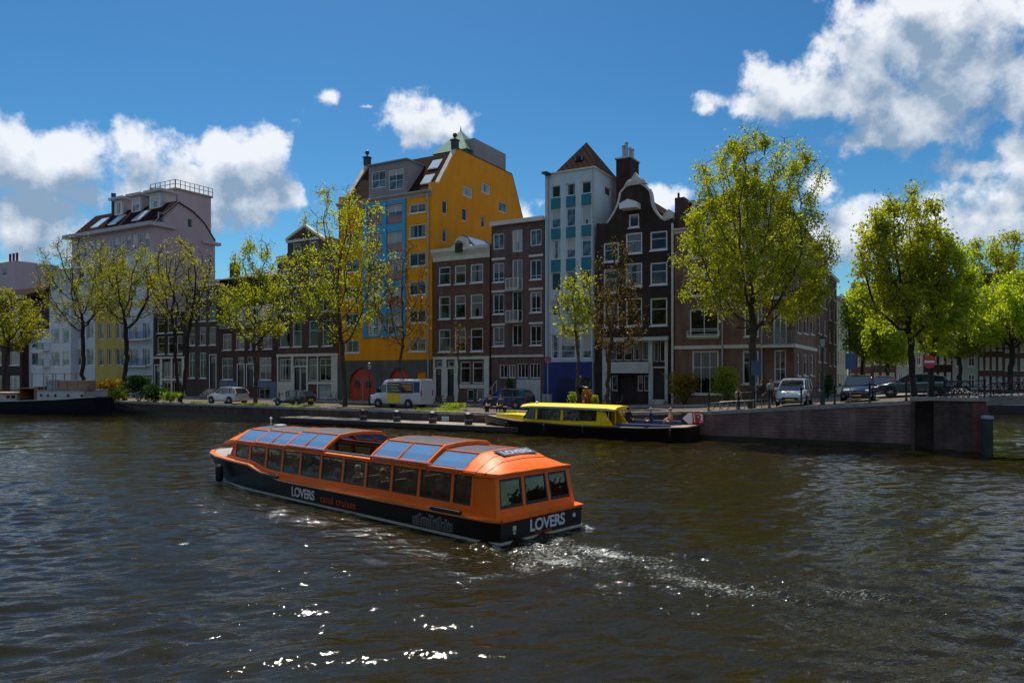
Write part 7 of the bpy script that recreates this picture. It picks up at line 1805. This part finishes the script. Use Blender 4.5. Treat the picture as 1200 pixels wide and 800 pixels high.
for sg in (1, -1):
    mb = MB(); mb.ball((L*.475, sg*.72, .92), .16, 10, 7, (.6,1,.9)); mb.build('headlight', LAMP, vn)
    mb = MB(); mb.box(1.6,1.72,sg*1.0-.02 if sg > 0 else -1.2,1.2 if sg > 0 else -.98,1.25,1.6); mb.build('mirror', BLACK, vn)
    mb = MB(); mb.box(-2.765,-2.745,sg*.8-.08,sg*.8+.08,1.0,1.5); mb.build('tail_lamp', TAILR, vn)
mb = MB(); mb.box(L*.49, L*.505, -.7, .7, .42, .66); mb.build('bumper', BLACK, vn)

# ------------------------------------------------------------------ bicycles
def make_bike(paint, label, loc, rz, group='parked bicycles'):
    root = empty('bicycle', loc, rz, label, 'bicycle', group)
    def ringm(x):
        mb = MB(); n = 20; r = .34; P = [(x+r*math.cos(2*math.pi*i/n), 0, .35+r*math.sin(2*math.pi*i/n)) for i in range(n+1)]; mb.path(P, .02, 5)
        for i in range(0, n, 2): mb.tube((x,0,.35), P[i], .004, .004, 3)
        mb.build('wheel', TYRE, root)
    ringm(-.52); ringm(.54)
    bb, st, hd = (-.05,0,.30), (-.20,0,.82), (.36,0,.85)
    mb = MB(); mb.path([bb, st], .018); mb.path([bb, (.38,0,.75)], .02); mb.path([(-.18,0,.74), hd], .016); mb.path([(-.52,0,.35), bb], .012); mb.path([(-.52,0,.35), (-.18,0,.72)], .012); mb.path([(.54,0,.35), (.40,0,.70), hd, (.33,0,1.0)], .016)
    mb.build('frame', paint, root)
    mb = MB(); mb.path([(.22,-.28,1.02),(.34,-.2,1.03),(.35,0,1.0),(.34,.2,1.03),(.22,.28,1.02)], .015); mb.build('handlebar', DARKM, root)
    mb = MB(); mb.ball((-.24,0,.94), .11, 8, 6, (1.2,.75,.35)); mb.tube((-.20,0,.80),(-.24,0,.93),.014,.014,6); mb.build('saddle', BLACK, root)
    mb = MB(); mb.box(-.78,-.36,-.06,.06,.72,.735); mb.path([(-.52,.04,.37),(-.60,.05,.72)], .008); mb.path([(-.52,-.04,.37),(-.60,-.05,.72)], .008); mb.build('rack', DARKM, root)
    mb = MB(); mb.tube((-.05,-.09,.22),(-.05,.09,.38),.012,.012,5); mb.build('pedal', DARKM, root)
    return root
bk = make_bike(DARKM, 'dark bicycle leaning by the bell gable shopfront, leftmost of that group', cpos(704, 53.5), R(20))
cols_ = {'black': DARKM, 'silver': GREYM, 'blue': plain('bike_blue', (.03,.08,.2), .4), 'red': plain('bike_red', (.3,.03,.02), .4), 'green': plain('bike_green', (.03,.12,.06), .4)}
prs = {}
for c in COL.objects:
    if c.parent: prs.setdefault(c.parent.name, []).append(c)
def bike(px, v, rz, col, label, dz=0):
    r = copy_tree(bk, None, prs); p = cpos(px, v); r.location = (p[0], p[1], p[2]+dz); r.rotation_euler = (0, R(0), rz); r['label'] = label
    for c in list(COL.objects)[-12:]:
        if c.parent is r and c.name.startswith('frame'): c.material_slots[0].link = 'OBJECT'; c.material_slots[0].material = cols_[col]
    return r
bike(711, 53.2, R(35), 'silver', 'silver bicycle second in the group before the bell gable shopfront')
bike(719, 52.9, R(10), 'black', 'black bicycle third in the group before the bell gable shopfront')
bike(726, 53.4, R(50), 'silver', 'silver bicycle rightmost in the group before the bell gable shopfront')
bike(841, 45.8, R(200), 'black', 'black bicycle parked at the left end of the quay fence')
bike(516, 51, R(160), 'black', 'dark bicycle standing right behind the white van')
bike(574, 45.6, R(170), 'black', 'dark bicycle beside the two people on the quay bench') if 0 else None
BL_ = ['black bicycle leftmost of the row at the quay corner beside the bridge','green framed bicycle second in the row at the quay corner','black bicycle third in the row at the quay corner','blue framed bicycle fourth in the row at the quay corner','black bicycle fifth in the row at the quay corner','lone black bicycle in full side view where the bridge begins','silver bicycle leaning on the bridge railing near the right edge','black bicycle between the silver and the red one on the bridge','red bicycle on the bridge at the right edge']
for k, (px, v, col, a) in enumerate(((1104,46.6,'black',150),(1110,46.5,'green',145),(1116,46.6,'black',155),(1122,46.5,'blue',140),(1128,46.4,'black',150),(1141,45.1,'black',-30),(1178,45.3,'silver',150),(1186,45.4,'black',148),(1194,45.3,'red',152))):
    X, Y = at_v(px, v); u = xy2uv(X, Y)[0]; z = zst(u) if u < U_END else 2.74+.28*math.sin(math.pi*(u-U_END)/16)
    r = copy_tree(bk, None, prs); r.location = (X, Y, z+.01); r.rotation_euler = (0, 0, R(a)); r['label'] = BL_[k]; r['group'] = 'bicycles by the bridge'
    for c in list(COL.objects)[-12:]:
        if c.parent is r and c.name.startswith('frame'): c.material_slots[0].link = 'OBJECT'; c.material_slots[0].material = cols_[col]
bike(232, 53, R(150), 'black', 'black bicycle left of the silver compact car')
bike(241, 52.6, R(140), 'red', 'red bicycle just left of the silver compact car')
bike(392, 53.2, R(150), 'black', 'black bicycle before the left red arched door')
bike(553, 53.0, R(155), 'blue', 'blue bicycle just left of the dark blue car')
bike(866, 53.5, R(160), 'green', 'green bicycle before the rounded green shrub')
# ------------------------------------------------------------------ railings
def railing(name, u0, u1, v, zf, label, n, h=1.0, rails=(.5,1.0), mat=DARKM, post=.05, knob=True):
    x, y = uv2xy(u0, v); root = empty(name, (x, y, 0), -TH, label, 'railing'); L = u1-u0
    for i in range(n+1):
        s = L*i/n; z = zf(u0+s); mb = MB(); mb.lathe([(post*1.5,0),(post*1.5,.08),(post,.12),(post,h-.05),(post*1.5,h-.02),(post*1.5,h+.03),(post*.8,h+.09)] if knob else [(post,0),(post,h)], (s,0,z), 8); mb.build('post', mat, root, smooth=40)
    for q in rails:
        mb = MB()
        for i in range(n): s0, s1 = L*i/n, L*(i+1)/n; mb.tube((s0,0,zf(u0+s0)+q),(s1,0,zf(u0+s1)+q),.022,.022,6)
        mb.build('rail', mat, root)
    return root
railing('quay_railing', -11.8, 2.3, V_EDGE-.15, lambda u: zst(u)+.03, 'dark iron post and rail fence along the brick quay wall', 8, 1.02)
railing('bridge_railing', U_END+.2, U_END+16, V_EDGE-.30, lambda u: 2.80+.28*math.sin(math.pi*(u-U_END)/16), 'dark iron railing on the bridge', 9, 1.08, (.35,.72,1.08), post=.04)
railing('bicycle_rack', -11.4, -8.4, V_EDGE+.9, lambda u: zst(u), 'low pale metal bicycle rack behind the quay fence', 6, .55, (.55,), GREYM, .03, False)
x, y = at_v(1157, V_EDGE-1.0); mb = MB(); mb.lathe([(.26,-1.5),(.24,1.75),(.24,1.76)], n=10); o = mb.build('fender_pile', plain('wet_timber', (.03,.04,.035), .7, var=.3), loc=(x, y, 0)); tag(o, 'dark timber fender pile with pale cap at the bridge corner', 'pile'); mb = MB(); mb.lathe([(.28,1.76),(.28,1.90),(.05,1.93)], n=10); mb.build('cap', plain('pile_cap', (.35,.40,.45), .6), o)
# ------------------------------------------------------------------ signs, lamps
def pole_sign(px, v, ytop, label, kind, cat='sign', facing_=0.0):
    X, Y = at_v(px, v); z = zst(xy2uv(X, Y)[0]); zt = zpix(ytop, Y)-z; root = empty('traffic_sign' if kind != 'info' else 'street_sign', (X, Y, z), facing_, label, cat)
    mb = MB(); mb.tube((0,.03,0),(0,.03,zt),.03,.03,8); mb.build('pole', GREYM if kind != 'noentry' else DARKM, root)
    mb = MB()
    if kind == 'noentry':
        mb.lathe([(.36,-.02),(.36,0)], (0,0,zt-.36), 28, 'y'); mb.build('disc', plain('sign_red', (.62,.02,.02), .45), root); mb = MB(); mb.box(-.27,.27,-.03,-.021,zt-.42,zt-.30); mb.build('bar', WHITE, root)
    elif kind == 'info':
        mb.box(-.29,.29,-.03,0,zt-.9,zt); mb.build('board', plain('board_steel_blue', (.035,.10,.19), .5), root)
    elif kind == 'nopark':
        mb.lathe([(.28,-.02),(.28,0)], (0,0,zt-.28), 24, 'y'); mb.build('disc', plain('sign_red', (.62,.02,.02), .45), root); mb = MB(); mb.lathe([(.21,-.028),(.21,-.021)], (0,0,zt-.28), 24, 'y'); mb.build('field', plain('sign_mid_blue', (.03,.12,.30), .5), root); mb = MB(); mb.prism([(-.17,.14),(-.14,.17),(.17,-.14),(.14,-.17)], lambda x, q: (x,-.034,zt-.28+q), lambda x, q: (x,-.029,zt-.28+q)); mb.build('slash', plain('sign_red', (.62,.02,.02), .45), root)
    elif kind == 'white':
        mb.box(-.22,.22,-.03,0,zt-.8,zt); mb.build('board', plain('sign_pale', (.55,.53,.52), .5), root)
        text('P', .34, RED, root, (-.11,-.034,zt-.36), (R(90),0,0), bold=.01)
    return root
pole_sign(886, 45.0, 422.5, 'blue rectangular board on a pale pole beside the tall lime trunk', 'info')
pole_sign(996.5, 45.5, 414, 'blue rectangular board on a pale pole before the dark blue estate car', 'info')
pole_sign(1089, 45.6, 416, 'red round no entry sign in front of the paired lime trees', 'noentry')
pole_sign(425, 50.5, 443, 'round sign on a thin pole at the left red arched door', 'nopark')
pole_sign(642, 50.0, 417, 'round red and blue sign on a pole before the deep blue shopfront', 'nopark')
pole_sign(331.5, 45.0, 458, 'small pale board with red letter on the quay edge before the low dark car', 'white')
def lamp(px, v, ytop, label):
    X, Y = at_v(px, v); z = zst(xy2uv(X, Y)[0]); zt = zpix(ytop, Y)-z; root = empty('street_lamp', (X, Y, z), 0, label, 'street lamp', 'street lamps')
    mb = MB(); mb.lathe([(.14,0),(.14,.5),(.09,.6),(.07,1.2),(.05,zt-.75),(.09,zt-.72),(.05,zt-.68)], n=10); mb.build('post', plain('lamp_green', (.015,.03,.025), .45), root, smooth=40)
    mb = MB(); mb.lathe([(.10,zt-.68),(.17,zt-.2),(.02,zt-.199)], n=6); mb.build('lantern', plain('lantern_glass', (.40,.42,.42), .15), root)
    mb = MB(); mb.lathe([(.22,zt-.2),(.20,zt-.14),(.06,zt-.04),(.03,zt)], n=6); mb.build('cap', DARKM, root)
lamp(964, 46.8, 393, 'classic hexagonal street lamp right of the pale silver people carrier')
lamp(433, 51, 424, 'dark street lamp left of the white van')
lamp(280, 52, 438, 'short street lamp behind the silver car') if 0 else None
# litter bin, electricity box
X, Y = at_v(641, 52.5); mb = MB(); mb.box(-.35,.35,-.2,.2,0,1.15); mb.box(-.38,.38,-.23,.23,1.152,1.2); o = mb.build('utility_cabinet', plain('cabinet_grey', (.28,.32,.34), .6), loc=(X,Y,1.15), rz=-TH); tag(o, 'grey utility cabinet before the left end of the deep blue shopfront', 'cabinet')
mb = MB(); mb.box(-.02,.02,-.21,-.201,.1,1.05); mb.build('door_seam', DARKM, o)
# quay people and bench
X, Y = at_v(581, 45.6); bn = empty('quay_bench', (X, Y, 1.15), -TH, 'wooden bench on the quay edge above the yellow boat bow', 'bench')
mb = MB(); mb.box(-.95,.95,-.2,.22,.42,.47); mb.build('seat', PW, bn)
for x in (-.75,.75): mb = MB(); mb.box(x-.04,x+.04,-.18,.2,0,.42); mb.build('leg', DARKM, bn)
for dx, c, hh, lb in ((-.45,(.02,.02,.025),(.03,.02,.015),'left one of two people on the quay bench, in a black jacket'),(.45,(.10,.07,.06),(.06,.03,.02),'right one of two people on the quay bench, in a brown jacket')):
    x, y = X+dx*CU, Y-dx*SU; person((x, y, 1.12), -math.pi/2-TH+.2*dx, 'sit', c, (.02,.025,.04), hh, lb, 'people on the quay')
for px, v, c, po, lb in ((893,50.5,(.02,.02,.03),'walk','person in black walking behind the blue board sign'),(903,51.2,(.30,.28,.27),'stand','person in a pale coat standing left of the people carrier'),(865,46.6,(.45,.36,.2),'stand','person in a tan jacket near the green shrub')):
    X, Y = at_v(px, v); person((X, Y, zst(xy2uv(X, Y)[0])), R(200 if po == 'walk' else -80), po, c, (.02,.025,.035), (.05,.03,.02), lb, 'people on the quay', 1.0 if px != 865 else .75)

# the bank behind the viewpoint: seen only mirrored in panes and water
def copy_behind(src, loc, rz, label):
    r = copy_tree(src, None, None); r.location = loc; r.rotation_euler = (0, 0, rz); r['label'] = label; r['group'] = 'trees on the near bank behind the viewpoint'
srcs = [o for o in COL.objects if o.parent is None and o.name.startswith('street_tree')]
for k, (i, u_, v_) in enumerate(((5, -56, -9), (10, -43, -10), (4, -31, -9), (11, -18, -12), (5, 14, -10), (1, -70, -9), (10, 28, -11))):
    x, y = uv2xy(u_, v_); copy_behind(srcs[i], (x, y, 1.2), k*1.3, 'tree on the near bank behind the viewpoint, number %s from the left' % ('two three four five six one seven'.split()[k]))
near = MB(); near.raw([uv2xy(*q)+(z,) for q, z in (((-220,-200),1.2),((200,-200),1.2),((200,-4),1.2),((-220,-4),1.2),((200,-4),-1.5),((-220,-4),-1.5))], [(0,1,2,3),(3,2,4,5)]); tag(near.build('near_street', PAVE), kind='structure')
for k, (x, w, h, mt) in enumerate(((-96,15,15,BR_RED),(-80.5,13,17,BR_BRN),(-67,12,14,PALE),(-54.5,12,16,BR_ROS),(-42,11,18,BR_PUR),(-30.5,12,15,WP),(-18,12,16,BR_RED),(-5.5,12,17,BR_BRN),(7,14,15,BR_ROS))):
    root = empty('near_bank_house', uv2xy(x+w, -21)+(1.2,), math.pi-TH, 'house number %s from the left on the near bank behind the viewpoint' % ('one two three four five six seven eight nine'.split()[k]), 'house', 'houses behind the viewpoint')
    class Q: pass
    q = Q(); q.W = w; q.root = root; holes = []
    n = int(w/2.6)
    for i in range(n):
        for j in range(5):
            a0, a1 = w*(i+.22)/n, w*(i+.78)/n; z0_ = .9+j*(h-1)/5; z1_ = z0_+(h-1)/5*.62; holes.append((a0,a1,z0_,z1_)); window_obj(q, 'front', a0, a1, z0_, z1_, WHITE, GLASS, nx=2, split=.6)
    mb = MB(); panel(mb, (0,0,0), (1,0,0), [(0,-.3),(w,-.3),(w,h),(0,h)], holes, (0,1,0)); mb.face([(0,0,h),(w,0,h),(w,9,h),(0,9,h)]); mb.face([(w,0,-.3),(w,9,-.3),(w,9,h),(w,0,h)]); mb.face([(0,9,-.3),(0,0,-.3),(0,0,h),(0,9,h)]); mb.build('wall', mt, root)
    mb = MB(); mb.raw([(0,.1,h),(w,.1,h),(w,8.9,h),(0,8.9,h),(0,4.5,h+3),(w,4.5,h+3)], [(0,1,5,4),(1,2,5),(2,3,4,5),(3,0,4)]); mb.build('roof', TILE, root)
